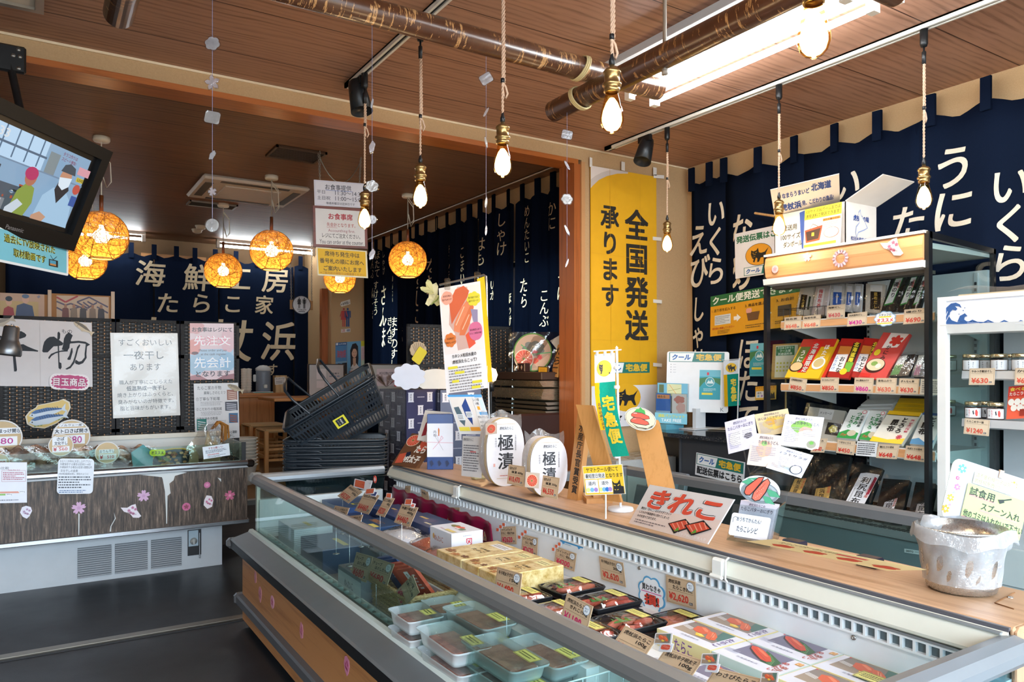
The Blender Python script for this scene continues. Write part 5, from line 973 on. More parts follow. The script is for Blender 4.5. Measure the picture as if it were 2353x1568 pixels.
for k,(px,py,t,lb)in enumerate(((888,876,4.85,'tuft of clear cellophane with red tie on the near navy carton'),(1003,876,4.9,'tuft of clear cellophane behind the blank oval card'))):
    q=P(px,py,t=t);T=thing('cellophane_tuft',lb,'wrapping',q);rd=random.Random(k);g=G()
    for j in range(16):a=rd.uniform(0,6.28);b=rd.uniform(.04,.085);g.add([q+Vector((0,0,-.04)),q+Vector((b*math.cos(a),b*math.sin(a),rd.uniform(0,.05))),q+Vector((b*math.cos(a+.5),b*math.sin(a+.5),rd.uniform(.0,.055)))],[(0,1,2)],glass('#f0ece8',2.5,.12,'cellophane',30,.2))
    g.build('cellophane',T)
    if k==0:g=G();g.tube([q+Vector((.06,0,-.035)),q+Vector((.075,0,-.005))],.008,m('#b8202c',.4),8);g.build('tie',T)
c=P(975,868,t=4.62);f=lambda a,b,d:c+Vector((CY,-SY,0))*(a*.00267)-Vector((0,0,b*.00267))-Vector((SY,CY,0))*d
g=G();g.prism(blob(-36,-2,40,31,9,.16),f,0,.003,m('#dfe2ee',.6));tag(g.build('blank_card'),'blank white cloud-shaped card on the navy carton','card');g=G();g.prism([(a,b)for a,b in circ(28,48,26,6,0,26)if b<27],f,-.03,-.027,m('#e4dfd6',.6));tag(g.build('blank_card'),'blank cream oval card leaning behind the cloud card','card')
SA=P(935,800,Y=4.98);SB=P(1174,800,Y=4.9)
screen('black woven screen before the dining-room window curtain',(SA.x,SA.y),(SB.x,SB.y),FZ*0,1.60,(1.30,),[(0,(SB.x-SA.x)*.5-.005),((SB.x-SA.x)*.5+.005,(SB-SA).length)])
c=P(957,812,Y=4.9);f=lambda a,b,d:c+Vector((a*.0029,-d,-b*.0029));g=G();g.prism(blob(4,-8,23,21,11,.08),f,0,.006,m('#b9a88e',.5));o=tag(g.build('scallop_plaque'),'fluted scallop-shaped plaque with a yellow tag on the right woven screen','sign')
paint(g:=G(),f,[('l',4,12,4+20*math.sin(a),-8-18*math.cos(a),1.2,'#7d6a52')for a in(-.9,-.6,-.3,0,.3,.6,.9)],d0=.007);g.build('print',o)
g=G();ca,sa=math.cos(-.6),math.sin(-.6);rt=lambda pts:[(a*ca+b*sa+6,-a*sa+b*ca+6)for a,b in pts];g.prism(rt(rrect(-13,-20,13,20,4)),f,.01,.013,m('#d8c832',.5));g.build('yellow_tag',o)

# ================================================================== the long open freezer in front
NE,FE=.72,3.88;XG=.94;ZR=.745
GRY=m('#7b7c7c',.32,.35);GRL=m('#868d93',.3,.35);IVO=m('#dcdccf',.4);INW=m('#e4e7ea',.45);FWOOD=wood('#b98352','#95633a','Y',1.0,.4)
T=thing('long_freezer','long open freezer counter with wood-look front and glass guard','freezer',(1.27,2.3,0))
def ybox(g,prof,y0,y1,mm,msk=None):g.prism(prof,lambda a,b,d:Vector((a,d,b)),y0,y1,mm);return g
g=G();g.box(.873,1.0,NE,FE,.03,.39,FWOOD);g.build('front_panel',T);g=G();g.box(.90,1.62,NE+.02,FE-.02,0,.05,m('#1b1c1e',.5));g.build('plinth',T)
g=ybox(G(),[(.873,.155),(.85,.152),(.842,.145),(.842,.112),(.85,.103),(.873,.10)],NE,FE,m('#5e6166',.35,.2));g.build('lower_bumper',T)
g=ybox(G(),[(.873,.38),(.826,.382),(.816,.39),(.814,.428),(.83,.428),(.873,.40)],NE,FE,m('#191b1d',.35));g.build('rubber_edge',T)
g=ybox(G(),[(.814,.430),(.822,.436),(.90,.460),(.945,.462),(.945,.40),(.83,.42)],NE,FE,m('#74787b',.34,.35));g.build('bumper_ledge',T)
g=ybox(G(),[(.90,.4605),(.906,.472),(.922,.473),(.925,.461)],NE,FE,m('#c3cdc9',.35));g.build('glass_channel',T)
for a,b,n_ in((.80,.436,.385),(.835,.158,.10)):
    g=G();g.box(a,a+.06,FE-.005,FE+.04,n_,b,m('#8b8d90',.25,.7),bev=.014);g.build('corner_cap',T)
g=G();g.box(.935,.94,NE+.02,2.02,.46,.705,glass('#e2f0ee',1.0));g.box(.935,.94,2.03,FE,.46,.705,glass('#e2f0ee',1.0));g.box(.94,1.62,FE-.006,FE,.46,.705,glass('#e2f0ee'));g.box(.94,1.62,NE,NE+.006,.46,.705,glass('#cfe6ea'));g.build('guard_glass',T)
rp=[(.918,.70),(.912,.712),(.913,.728),(.922,.742),(.94,.747),(.958,.742),(.965,.73),(.966,.712),(.96,.70)]
g=ybox(G(),rp,NE-.02,FE+.02,GRY);g.prism([(FE+(a-.94),b)for a,b in rp],lambda a,b,d:Vector((d,a,b)),.93,1.62,GRL);g.prism([(NE+(a-.94)*1.25,b*1 if b<.73 else b)for a,b in rp],lambda a,b,d:Vector((d,a,b)),.93,1.63,GRL);g.build('guard_rail',T)
g=G();g.box(.905,.975,FE-.03,FE+.035,.697,.752,GRY,bev=.016);g.box(.905,.975,NE-.035,NE+.03,.697,.752,GRY,bev=.016);g.build('rail_corner',T)
g=G();g.box(.936,.952,FE-.03,FE-.004,.46,.702,m('#dcd9cc',.4));g.build('corner_post',T)
g=G();g.box(.94,1.62,NE+.01,FE-.01,.40,.43,m('#54504c',.6));g.box(1.19,1.61,NE+.02,1.47,.43,.555,INW);g.box(1.15,1.61,1.47,2.5,.43,.53,INW);g.box(1.19,1.61,2.5,3.75,.43,.52,m('#8f9aa8',.5));g.box(.945,1.60,FE-.045,FE-.012,.43,.62,m('#cfd8da',.4));g.build('inner_deck',T)
g=G();g.box(.944,.99,NE+.02,FE-.04,.425,.43,m('#33373a',.6));wv=m('#c9d4d0',.4)
for a in(.944,.984):g.box(a,a+.006,NE+.02,FE-.04,.43,.452,wv)
n=int((FE-NE-.08)/.06)
for k in range(n):y=NE+.04+k*.06;g.box(.95,.984,y,y+.012,.43,.45,wv)
g.build('front_grille',T)
g=G();g.box(1.612,1.64,NE+.01,3.72,.43,.655,INW);g.build('rear_wall',T)
g=G();g.box(1.618,1.64,NE+.03,3.70,.655,.688,m('#5f6b70',.5));wt=m('#e3e6e8',.4);g.box(1.606,1.618,NE+.03,3.70,.655,.660,wt);g.box(1.606,1.618,NE+.03,3.70,.683,.688,wt);n=int(2.95/.029)
for k in range(n):y=NE+.04+k*.029;g.box(1.606,1.618,y,y+.006,.66,.683,wt)
g.build('vent_grille',T)
g=ybox(G(),[(1.612,.688),(1.64,.688),(1.64,.752),(1.632,.752),(1.618,.742),(1.600,.706),(1.602,.699),(1.612,.699)],NE+.01,3.78,IVO);g.box(1.604,1.614,NE+.02,3.74,.689,.694,m('#8b9095',.3,.6));g.box(1.614,1.626,NE+.02,3.74,.744,.748,m('#9fa4a6',.3,.5));g.build('canopy_fascia',T)
WTOP=wood('#c09a78','#a67e5c','Y',1.0,.38)
g=G();g.box(1.634,1.93,NE,3.76,.735,.76,WTOP,bev=.006);g.box(1.634,1.93,NE-.012,NE+.012,.62,.76,WTOP,bev=.01);g.build('wooden_top',T)
g=G();g.box(1.628,1.636,NE+.01,3.76,.742,.758,m('#55545a',.4));g.build('edge_strip',T)
g=G();g.box(1.64,1.93,NE+.02,3.74,0,.735,m('#b9c2c2',.5));g.build('rear_body',T)
for px,py in((1052,1118),(1655,1284)):
    q=P(px,py,X=1.60);g=G();g.box(1.585,1.604,q.y-.022,q.y+.022,.70,.75,m('#e4e6e2',.35),bev=.006);g.box(1.578,1.59,q.y-.024,q.y+.024,.695,.706,m('#e4e6e2',.35),bev=.004);g.tube([(1.60,q.y-.03,.756),(1.588,q.y-.03,.75),(1.586,q.y-.03,.70),(1.596,q.y-.028,.69)],.003,m('#e4e6e2',.35),6);g.build('shutter_hook',T)
for px,py in((1962,1466),(1470,1306)):
    q=P(px,py,X=1.611);g=G();g.lathe([(0,0),(.002,-.001),(.0025,-.003),(.0055,-.003),(.006,0)],m('#a9a6a2',.25,.9),12,(1.611,q.y,q.z),M=Matrix.Rotation(math.pi/2,4,'Y'));g.build('screw',T)
for px,py in((2247,1368),(2278,1357),(2322,1374)):
    q=P(px,py,Z=.7605);g=G();g.lathe([(0,.002),(.003,.0025),(.0055,.002),(.006,0)],m('#c9c6c2',.2,.9),14,q);g.build('screw',T)
g=G();A=P(2286,1386,Z=.7612);B=P(2332,1362,Z=.7612);C_=P(2330,1400,Z=.7612);g.tube([B,A,C_],.0012,m('#8f6238'),4);g.build('hatch_seam',T)
XI=dict(X=1.6105)
def strip(tl,tr,bl,items,label,name,cat,**k):return pcard(name,label,cat,tl,tr,bl,items,XI,thick=.001,**k)
strip((1288,1241),(1340,1258),(1287,1249),[('r',0,0,55,3,'#3f93cc'),('p',[(4,3),(12,3),(8,8)],'#3f93cc'),('p',[(42,3),(50,3),(46,8)],'#3f93cc'),('s',10,4,28,3,1,'#6a9cc0')],'blue load-line sticker on the freezer inner wall','load_line_sticker','sticker',col='#e0e6ea')
# stickers on the wood front
for lb,px,py,r,kd,cs in(('faded pink blossom sticker near the freezer front corner',587,1327,12,'d',('#c4848c','#d9a2ac')),('pink cut-out sticker second from the freezer corner',598,1366,16,'l',('#cc8f98','#b76a7e')),('oval pink sticker on the freezer wood front, third from the corner',626,1384,15,'o',('#d9a0b4','#b8607e')),('pink rabbit-like sticker in the middle of the freezer wood front',693,1450,16,'d',('#d18a9c','#c46a84')),('pink dotted tree sticker low on the freezer wood front',797,1530,20,'l',('#d285a4','#b84a74'))):sticker(lb,px,py,r,kd,cs,dict(X=.8725),'stickers on the freezer front')
# ------------------------------------------------------------------ price cards
KRAFT='#c8ad8e';BLKI='#221f1e'
def price_items(lines,yen,badge,col,W_=100,H_=76,pics=()):
    it=[('o',3,3,W_-6,H_-6,.9,'#8f7558')];y=8
    for s,sc in lines:w=min(84*sc,84 if not badge or y>30 else 66);it.append(('t',s,9 if y<10 else 90-w,y,w,11.5,BLKI,.03));y+=14.5
    it+=[('l',8,y+1,92,y+1,.7,'#6b573f')];h=min(24,H_-y-13);it+=[('t',yen,10,H_-h-8,66,h,col,.03),('r',79,H_-16,11,7,'#3c3c42'),('t','税込',80,H_-15,9,5,'#d8d4cf',.02)]
    if badge:it+=[('e',84,17,12,12.5,'#6a93b8'),('e',84,17,11,11.5,'#e6ebf0'),('t','売れて',77,11,14,5,'#4a6f94',.02),('t','ます',79,17.5,10,5,'#4a6f94',.02)]
    return it
def price(label,tl,tr,bl,where,lines,yen,badge=False,col='#c23228',wire=None,H_=76,group='kraft price cards',paper=KRAFT):
    if isinstance(where,tuple)and where[0]=='X':A,B,C_=P(*tl,X=where[1]),P(*tr,X=where[1]),P(*bl,X=where[1]-where[2])
    elif isinstance(where,dict):A,B,C_=quad(tl,tr,bl,**where)
    else:A,B,C_=qt(tl,tr,bl,*where)
    o=card('price_card',label,'price card',A,B,C_,(100,H_),price_items(lines,yen,badge,col,H_=H_),col=paper,thick=.0012,group=group)
    if wire is not None:
        f=fp(A,B,C_,100,H_);q=f(50,H_+2,-.002);g=G();wm_=m('#b9bcc0',.25,.85);g.tube([f(50,H_-10,-.003),f(46,H_-4,.001),q,(q.x,q.y,wire)],.0011,wm_,5);g.lathe([(0,0),(.014,0),(.014,.003),(0,.004)],wm_,12,(q.x,q.y,wire));g.build('wire_stand',o)
    return o
def minipic(par,tl,tr,bl,where,kind):
    if where[0]=='X':A,B,C_=P(*tl,X=where[1]),P(*tr,X=where[1]),P(*bl,X=where[1]-where[2])
    else:A,B,C_=qt(tl,tr,bl,*where)
    it={'o':[('r',10,8,80,60,'#d2522e'),('s',14,14,70,46,5,'#e88a5c')],'w':[('s',60,20,26,10,2,'#9a9ab0')],'n':[('r',8,8,84,60,'#2b3f7a'),('s',20,20,20,34,3,'#c8cde0')],'f':fishart(8,8,84,62),'r':[('p',blob(50,40,40,26,4,.2),'#d8543c'),('l',24,30,70,48,3,'#eaa28c'),('l',34,24,80,44,3,'#eaa28c')]}[kind]
    card('picture_tag','','',A,B,C_,(100,78),it,col='#e4e6ec',thick=.001,parent=par,shape=rrect(0,0,100,78,8))
def fishart(x,y,w,h):
    p=lambda l:[(x+a*w,y+b*h)for a,b in l]
    return[('r',x,y,w,h,'#8b8078'),('p',p([(.7,0),(1,.0),(1,.8),(.8,.5)]),'#52766e'),('p',p([(.0,.5),(.3,.45),(.6,.9),(.5,1),(0,1)]),'#a08f7e')]+[('l',x+w*.02,y+h*(.42+.05*k),x+w*.26,y+h*(.50+.05*k),h*.025,'#e4e4e4')for k in range(4)]+        [('p',p([(.2,.25),(.34,.14),(.52,.24),(.62,.42),(.58,.66),(.4,.68),(.26,.56)]),'#d6613c'),('p',p([(.3,.24),(.36,.19),(.5,.3),(.56,.42),(.5,.44)]),'#ea8a66'),('p',p([(.54,.3),(.66,.26),(.84,.5),(.92,.78),(.84,.88),(.74,.84),(.64,.62)]),'#dd6a44'),('p',p([(.62,.32),(.7,.36),(.82,.62),(.78,.7)]),'#ef9672'),('l',x+w*.66,y+h*.3,x+w*.84,y+h*.84,h*.02,'#b84a2c'),('p',p([(.44,.72),(.56,.68),(.7,.8),(.66,.9),(.52,.9)]),'#e6c23c'),('p',p([(.47,.74),(.56,.71),(.67,.8),(.58,.8)]),'#f2e08a')]
for lb,tl,tr,bl,X,ln,yn,cl in(('kraft price card marked 5230 for roe in the far freezer corner, red sticker above',(806,1114),(833,1131),(775,1140),1.2,[('虎杖浜のたらこ',1),('500g',.4)],'¥5230','#c23228'),('kraft price card marked 4460 with orange and navy picture tags',(838,1132),(872,1139),(814,1174),1.18,[('切れの子400g',1)],'¥4460','#c23228'),('narrow kraft price card marked 5230 on a wire before the navy boxes',(886,1141),(907,1146),(863,1183),1.17,[('まごころ明太子',1),('400g',.4)],'¥5230','#c23228'),('kraft price card marked 4460 for marinated roe, nearest of the wire-held row',(924,1158),(961,1167),(905,1201),1.17,[('沖漬け明太子',1),('400g',.45)],'¥4460','#c23228'),('kraft price card half hidden behind the freezer rail, farther',(770,1162),(803,1168),(756,1196),1.05,[('まごころ明太子',1),('300g',.4)],'¥3980','#c23228'),('kraft price card half hidden behind the freezer rail, nearer',(796,1187),(834,1183),(784,1222),1.03,[('沖漬け明太子',1),('200g',.4)],'¥2380','#c23228')):
    o=price(lb,tl,tr,bl,('X',X,.03),ln,yn,False,cl,.53)
    dx={806:[((815,1100),(842,1106),(812,1120),'o'),((842,1103),(856,1105),(835,1126),'w')],838:[((841,1124),(862,1122),(838,1137),'o'),((856,1129),(868,1131),(851,1140),'n')],886:[((888,1133),(900,1134),(887,1145),'o')],924:[((932,1147),(948,1147),(929,1161),'o'),((946,1156),(955,1158),(942,1166),'r')]}.get(tl[0],[])
    for a,b,c_,k in dx:minipic(o,a,b,c_,('X',X-.006,.012),k)
    if tl[0]==806:q=P(862,1102,X=X);g=G();ff=lambda a,b,d:q+Vector((-d,-a,b));g.prism(circ(18,.016),ff,0,.0015,m('#d2402e',.4));g.prism(circ(14,.009),ff,.0015,.002,m('#ecd8d4',.4));g.build('round_sticker',o)
for lb,tl,tr,bl,ln,yn,bd,cl in(('kraft price card high on the maroon cloth, at the fascia end',(931,1117),(944,1117),(927,1150),[('たらこ',.8)],'¥6990',False,'#b8304a'),('kraft price card hanging in clear film over the maroon cloth',(967,1124),(984,1132),(971,1160),[('沖漬け',.8)],'¥6980',False,'#c8406a'),('kraft price card marked 6550 against the maroon cloth',(1027,1166),(1056,1167),(1028,1204),[('まごころ明太子',1),('500g',.4)],'¥6550',False,'#c23228'),('tilted kraft price card at the near end of the maroon cloth',(1096,1194),(1127,1203),(1087,1234),[('沖漬け明太子',1),('400g',.4)],'¥4460',False,'#c23228'),('first twin-pack price card marked 2620, right beside the maroon cloth',(1150,1211),(1185,1210),(1152,1251),[('ツインパック',.8),('たらこ・明太子200',1)],'¥2620',False,'#d02a54'),('second twin-pack price card marked 2620, behind the gold boxes',(1200,1228),(1236,1237),(1198,1272),[('ツインパック',.8),('たらこ・明太子200',1)],'¥2620',True,'#d02a54'),('twin-pack price card marked 4200 on the white inner wall',(1278,1256),(1325,1273),(1273,1296),[('ツインパック',.8),('たらこ・明太子400',1)],'¥4200',True,'#d02a54'),('price card for spicy roe pieces marked 2620 left of the cloud sign',(1376,1278),(1432,1294),(1382,1332),[('辛子明太子きれこ',1),('300g',.4)],'¥2,620',True,'#c8382a'),('large price card marked 2620 right of the cloud sign',(1530,1321),(1598,1338),(1532,1383),[('虎杖浜産',.5),('たらこきれこ',.9)],'¥2,620',True,'#c8382a')):
    o=price(lb,tl,tr,bl,dict(X=1.604),ln,yn,bd,cl)
    if '・' in ln[-1][0]:
        for k in range(3):a=tl[0]-10+k*7;b=tl[1]+2-k*7+(0 if k<2 else 2);minipic(o,(a,b),(a+7,b+1),(a,b+9),('X',1.603,0),'o')
fr=[('front price card marked 1490 before the black trays',(1143,1303),(1200,1319),(1135,1362),1.13,[('辛子明太子きれこ',1),('150g',.4)],'¥1490','#c8382a'),('front price card marked 1190 in pink before the black trays',(1303,1363),(1363,1394),(1286,1428),1.17,[('虎杖浜たらこ',.9),('きれこ150g',.8)],'¥1190','#c62a6a')]
for lb,tl,tr,bl,X,ln,yn,cl in fr:price(lb,tl,tr,bl,('X',X,.03),ln,yn,True,cl,.44)
for lb,tl,tr,bl,X,ln,yn in(('price card for plain roe with two picture tags, by the round cups',(1437,1438),(1508,1471),(1398,1494),1.18,[('虎杖浜たらこ',1),('100g',.4)],'¥680'),('price card for spicy roe with two picture tags at the bottom edge',(1531,1489),(1615,1518),(1488,1550),1.18,[('虎杖浜辛子明太子',1),('100g',.4)],'¥810'),('price card for wasabi roe cut by the bottom edge',(1645,1534),(1752,1561),(1602,1600),1.18,[('わさびたらこ',1),('100g',.4)],'¥720')):
    o=price(lb,tl,tr,bl,('X',X,.05),ln,yn,False,'#c8382a',.50)
    a,b=tr;minipic(o,(a-2,b-16),(a+38,b-16),(a-6,b+10),('X',X-.008,.016),'f');minipic(o,(a+10,b+6),(a+40,b+8),(a+4,b+26),('X',X-.012,.014),'r')
for lb,tl,tr,bl,ln in(('price card marked 680 for tubes seen through the glass, farther of the two',(819,1269),(857,1280),(804,1326),[('チューブ',.5),('ほぐし明太子',.9)]),('price card marked 680 for tubes seen through the glass, nearer of the two',(858,1281),(906,1297),(841,1333),[('チューブ',.5),('ほぐしたらこ',.9)])):price(lb,tl,tr,bl,('X',1.0,.015),ln,'¥680',True,'#c23228',.44)
price('price card turned sideways in the wicker basket, marked 810',(948,1321),(964,1362),(907,1362),('X',.985,.0),[('ロング瓶',.6),('山漬けいくら 100g',1)],'¥810',False,'#c62a54',H_=90)
T=strip((1464,1315),(1530,1334),(1466,1395),[('p',blob(34,42,30,38,8,.14),'#eef0f2'),('t','買わなきゃ',12,20,44,15,'#1d1d20',.04,0),('l',10,38,58,38,2.5,'#d97aa8'),('t','損!',17,41,36,26,'#1d1d20',.11),('t','損!',17,41,36,26,'#d8402e',.03)],'blue-edged cloud sign urging to buy on the freezer inner wall','cloud_sign','sign',shape=blob(34,42,34,42,8,.14),col='#5aa3cf')
# ------------------------------------------------------------------ goods in the freezer
def roe_box(label,x0,x1,y0,y1,zt,h,kind):
    edge='#e8d9a0' if kind=='t' else '#cfdcd4';g=G();g.box(x0,x1,y0,y1,zt-h,zt-.0008,m(edge,.5));o=tag(g.build('roe_gift_box'),label,'box','boxed roe with photo lids')
    A,B,C_=Vector((x1-.002,y1-.002,zt-.0008)),Vector((x1-.002,y0+.002,zt-.0008)),Vector((x0+.002,y1-.002,zt-.0008));f=fp(A,B,C_,180,126);it=[('r',0,0,180,126,'#dfe0ea')]
    if kind=='t':it+=fishart(16,0,136,88)+[('t','北海道虎杖浜',60,98,60,9,'#5a5a78')]+[('v','たらこ',166,22,26,'#6a4a86',.02)]
    else:it+=[('r',22,0,122,80,'#77738a'),('p',[(70,8),(92,18),(140,46),(144,80),(104,80)],'#39603a')]+[('l',92+6*k,22+5*k,110+5*k,70+2*k,2,'#6c9a62')for k in range(6)]+[('p',[(26,14),(40,8),(64,14),(100,38),(122,62),(116,74),(96,72),(64,54),(36,32)],'#3a2a2a'),('p',[(28,12),(42,6),(66,14),(102,36),(122,58),(116,70),(98,68),(66,48),(38,28)],'#d0492c'),('p',[(42,10),(66,18),(100,40),(92,42),(62,26)],'#e87a56'),('l',46,24,112,66,1.2,'#a83420'),('s',4,70,40,22,6,'#b0b0c4'),('t','北海道虎杖浜',52,96,62,9,'#5a5a78'),('v','辛子',163,56,22,'#b85a44',.02),('v','めんたい',150,30,20,'#b8402e',.02),('r',162,8,16,18,'#dd9a34'),('o',165,11,10,12,1.4,'#f0e6d4')]
    it+=[('e',20,5,3,2.5,'#d0304a'),('s',28,3,60,4,1,'#6a6468')];paint(g:=G(),f,it,d0=.0002,step=.00006,rough=.3)
    f2=fp(Vector((x0,y1,zt)),Vector((x0,y0,zt)),Vector((x0,y1,zt-h)),180,h*1000)
    if kind=='t':paint(g,f2,[('t','たらこ',62,h*150,60,h*700,'#7a4a8c',.02)],d0=.0006)
    g.build('print',o);return o
for i,(lb,x0,x1,y0,y1,zt,h,k)in enumerate((('photo-lid roe box with yellow edge, front one of the farthest row',1.362,1.487,1.262,1.445,.60,.044,'t'),('photo-lid roe box with yellow edge, against the wall in the farthest row',1.492,1.609,1.262,1.445,.60,.044,'t'),('photo-lid spicy roe box with green leaf picture, front of the second row',1.362,1.483,1.079,1.258,.60,.044,'m'),('photo-lid spicy roe box with green leaf picture, at the wall in the second row',1.487,1.608,1.079,1.258,.60,.044,'m'),('photo-lid roe box with yellow label, at the wall in the third row',1.487,1.608,.896,1.075,.60,.044,'t'),('photo-lid roe box front of the third row, cut by the bottom edge',1.362,1.483,.896,1.075,.60,.044,'t'),('photo-lid spicy roe box lying lower under the picture tags',1.222,1.345,1.085,1.258,.585,.03,'m'),('photo-lid roe box nearest the freezer end rail',1.487,1.608,.75,.892,.60,.044,'m'))):
    o=roe_box(lb,x0,x1,y0,y1,zt,h,k)
    if i==4:f=fp(Vector((1.56,.99,.6005)),Vector((1.56,.905,.6005)),Vector((1.50,.99,.6005)),85,60);paint(g:=G(),f,[('r',0,8,85,44,'#e2dc86'),('o',2,10,81,40,1.2,'#3a3a20'),('s',8,18,66,24,3,'#5a5a40')],d0=.0022);g.build('label',o)
LAB=[('r',0,0,62,24,'#e2da7c'),('o',1,1,60,22,1,'#5a5524'),('s',6,6,50,12,2,'#6a6538')]
def black_tray(label,x0,x1,y0,y1,zt,seed,leaf=True):
    T=thing('roe_tray',label,'food tray',((x0+x1)/2,(y0+y1)/2,zt-.042),0,'black trays of roe pieces');bk=m('#1c1e22',.25);g=G();rd=random.Random(seed);i=.012
    b,t_=[(x0+i,y0+i),(x1-i,y0+i),(x1-i,y1-i),(x0+i,y1-i)],[(x0,y0),(x1,y0),(x1,y1),(x0,y1)]
    vs=[(*p,zt-.042)for p in b]+[(*p,zt-.012)for p in t_];g.add(vs,[(3,2,1,0)]+[(k,(k+1)%4,4+(k+1)%4,4+k)for k in range(4)],bk);q=rrect(x0,y0,x1,y1,.012);g.tube([(a,c,zt-.012)for a,c in q+q[:1]],.003,bk,6);g.add([(*p,zt-.03)for p in t_],[(0,1,2,3)],m('#3a2626',.5));g.build('tray',T)
    for k in range(7):
        c=Vector((rd.uniform(x0+.035,x1-.035),rd.uniform(y0+.03,y1-.03),zt-.022));a=rd.uniform(-.5,.5)+1.4;M=Matrix.Rotation(a,4,'Z');g=G();L=rd.uniform(.03,.045)
        g.lathe([(.001,-L),(.008,-L*.8),(.012,-L*.2),(.012,L*.4),(.007,L*.9),(.001,L)],m(rd.choice(['#c75a44','#b84a3a','#d67a60']),.35),10,c,M=M@Matrix.Rotation(math.pi/2,4,'X'));g.build('roe_piece',T)
    if leaf:c=Vector(((x0+x1)/2-.02,(y0+y1)/2+.0,zt-.012));g=G();g.add([c+Vector(v)for v in((-.03,0,0),(-.02,.03,.003),(-.01,.005,0),(.0,.035,.004),(.01,.005,0),(.025,.025,.003),(.03,-.005,0))],[(0,1,2),(2,3,4),(4,5,6),(0,2,4,6)],m('#4f9e4a',.4));g.build('green_leaf',T)
    g=G();g.grid(lambda u,v:Vector((x0+.004+(x1-x0-.008)*u,y0+.004+(y1-y0-.008)*v,zt-.012+.012*min(1,6*min(u,1-u),6*min(v,1-v)))),12,12,glass('#efeff2',1.5,.06,'tray lid',9,.06));g.build('clear_lid',T)
    c=Vector((x1-.05,(y0+y1)/2-.0,zt+.0012));f=fp(c+Vector((.018,.036,0)),c+Vector((.018,-.036,0)),c+Vector((-.014,.036,0)),62,24);paint(g:=G(),f,LAB);g.build('label',T)
for k,(lb,x0,x1,y0,y1,zt)in enumerate((('black roe tray with green leaf next to the gold boxes, at the wall',1.335,1.505,1.825,1.95,.605),('black roe tray second from the gold boxes, below the 2620 card',1.335,1.505,1.655,1.79,.605),('black roe tray third along, under the cloud sign',1.285,1.445,1.49,1.625,.60),('black roe tray touching the first photo-lid box',1.45,1.60,1.46,1.60,.58),('black roe tray in the front row by the 1490 card',1.16,1.315,1.84,1.95,.60),('black roe tray in the front row between the two front cards',1.17,1.325,1.68,1.80,.60),('black roe tray behind the round cups',1.205,1.28,1.48,1.62,.60),('black roe tray under the leafy one next to the gold boxes',1.34,1.51,1.822,1.948,.574),('black roe tray under the second one from the gold boxes',1.338,1.508,1.652,1.792,.574),('black roe tray under the front-row one by the 1490 card',1.162,1.318,1.838,1.948,.574))):black_tray(lb,x0,x1,y0,y1,zt,k,k in(0,2,1))
gold=special('gold patterned paper',lambda n:(n.base(n.ramp(n.noise(n.gco(),30,5,.7),[(.35,'#b8944c'),(.5,'#dcc284'),(.65,'#ecdca8')]),.3,.15)))
for k,(y0,y1,lb,lc)in enumerate(((2.19,2.37,'gold patterned gift box farthest in the row, with white label','#e4e4e6'),(2.076,2.187,'gold patterned gift box in the middle of the row','#e6dfa4'),(1.957,2.073,'gold patterned gift box nearest the black trays','#e6dfa4'))):
    g=G();g.box(1.19,1.44,y0,y1,.531,.64,gold,bev=.002);o=tag(g.build('gold_gift_box'),lb,'box','gold gift boxes');f=fp(Vector((1.44,y1,.64)),Vector((1.44,y0,.64)),Vector((1.19,y1,.64)),110,240)
    it=[('r',30,22,60,38,lc),('s',35,30,50,22,2,'#6a6048'),('t','北海道',40,100,40,12,'#4a3c24',.02),('t','たらこ',36,122,46,16,'#4a3c24',.02),('p',flower(26,205,18,5,.1),'#8a5a30'),('p',flower(60,218,15,5,.1),'#a8703c'),('p',flower(90,208,13,5,.1),'#6e4426')]
    paint(g:=G(),f,it,d0=.0002,step=.0001);g.build('print',o)
def plainbox(label,x0,x1,y0,y1,z0,z1,col,it=(),side=(),front=(),group=None,film=True):
    g=G();g.box(x0,x1,y0,y1,z0,z1,m(col,.35),bev=.0015);o=tag(g.build('gift_box'),label,'box',group);f=fp(Vector((x1,y1,z1)),Vector((x1,y0,z1)),Vector((x0,y1,z1)),100,100*(x1-x0)/(y1-y0));g=G();paint(g,f,list(it),d0=.0004)
    f=fp(Vector((x0,y1,z1)),Vector((x0,y0,z1)),Vector((x0,y1,z0)),100,100*(z1-z0)/(y1-y0));paint(g,f,list(side),d0=.0004)
    f=fp(Vector((x0,y0,z1)),Vector((x1,y0,z1)),Vector((x0,y0,z0)),100,100*(z1-z0)/(x1-x0));paint(g,f,list(front),d0=.0004)
    if g.v:g.build('print',o)
    return o
plainbox('white gift box with red emblem and roe picture on its lid',1.305,1.44,2.475,2.655,.532,.66,'#dfe2ea',[('p',blob(34,30,16,9,3,.2),'#7d7a3c'),('p',blob(55,32,16,11,3,.2),'#d8604a'),('p',blob(72,36,12,8,3,.2),'#6c8a6a'),('r',44,36,24,6,'#e8e4e0'),('r',52,58,40,10,'#d9c47a'),('s',30,62,18,6,2,'#b8546a')],[('t','めんたいこ',22,14,40,12,'#b8603c',.02),('e',18,18,4,6,'#d8a860')],[('o',46,18,18,18,2.4,'#cf3048'),('r',46,30,12,8,'#dfe2ea'),('t','メ',48,21,12,12,'#cf3048',.06),('s',36,8,40,4,1,'#9a9aa8')])
GOLDT=[('t','たらこ',20,22,44,14,'#b8864a',.02),('r',58,40,34,8,'#d8c86a')]
plainbox('navy gift box with gold print, along the maroon cloth',1.37,1.51,2.80,3.10,.525,.62,'#2a3b66',[('p',blob(58,24,16,10,3,.1),'#5a5a7c'),('r',66,34,20,4,'#d0c8b0'),('r',24,20,24,5,'#c9ad72')])
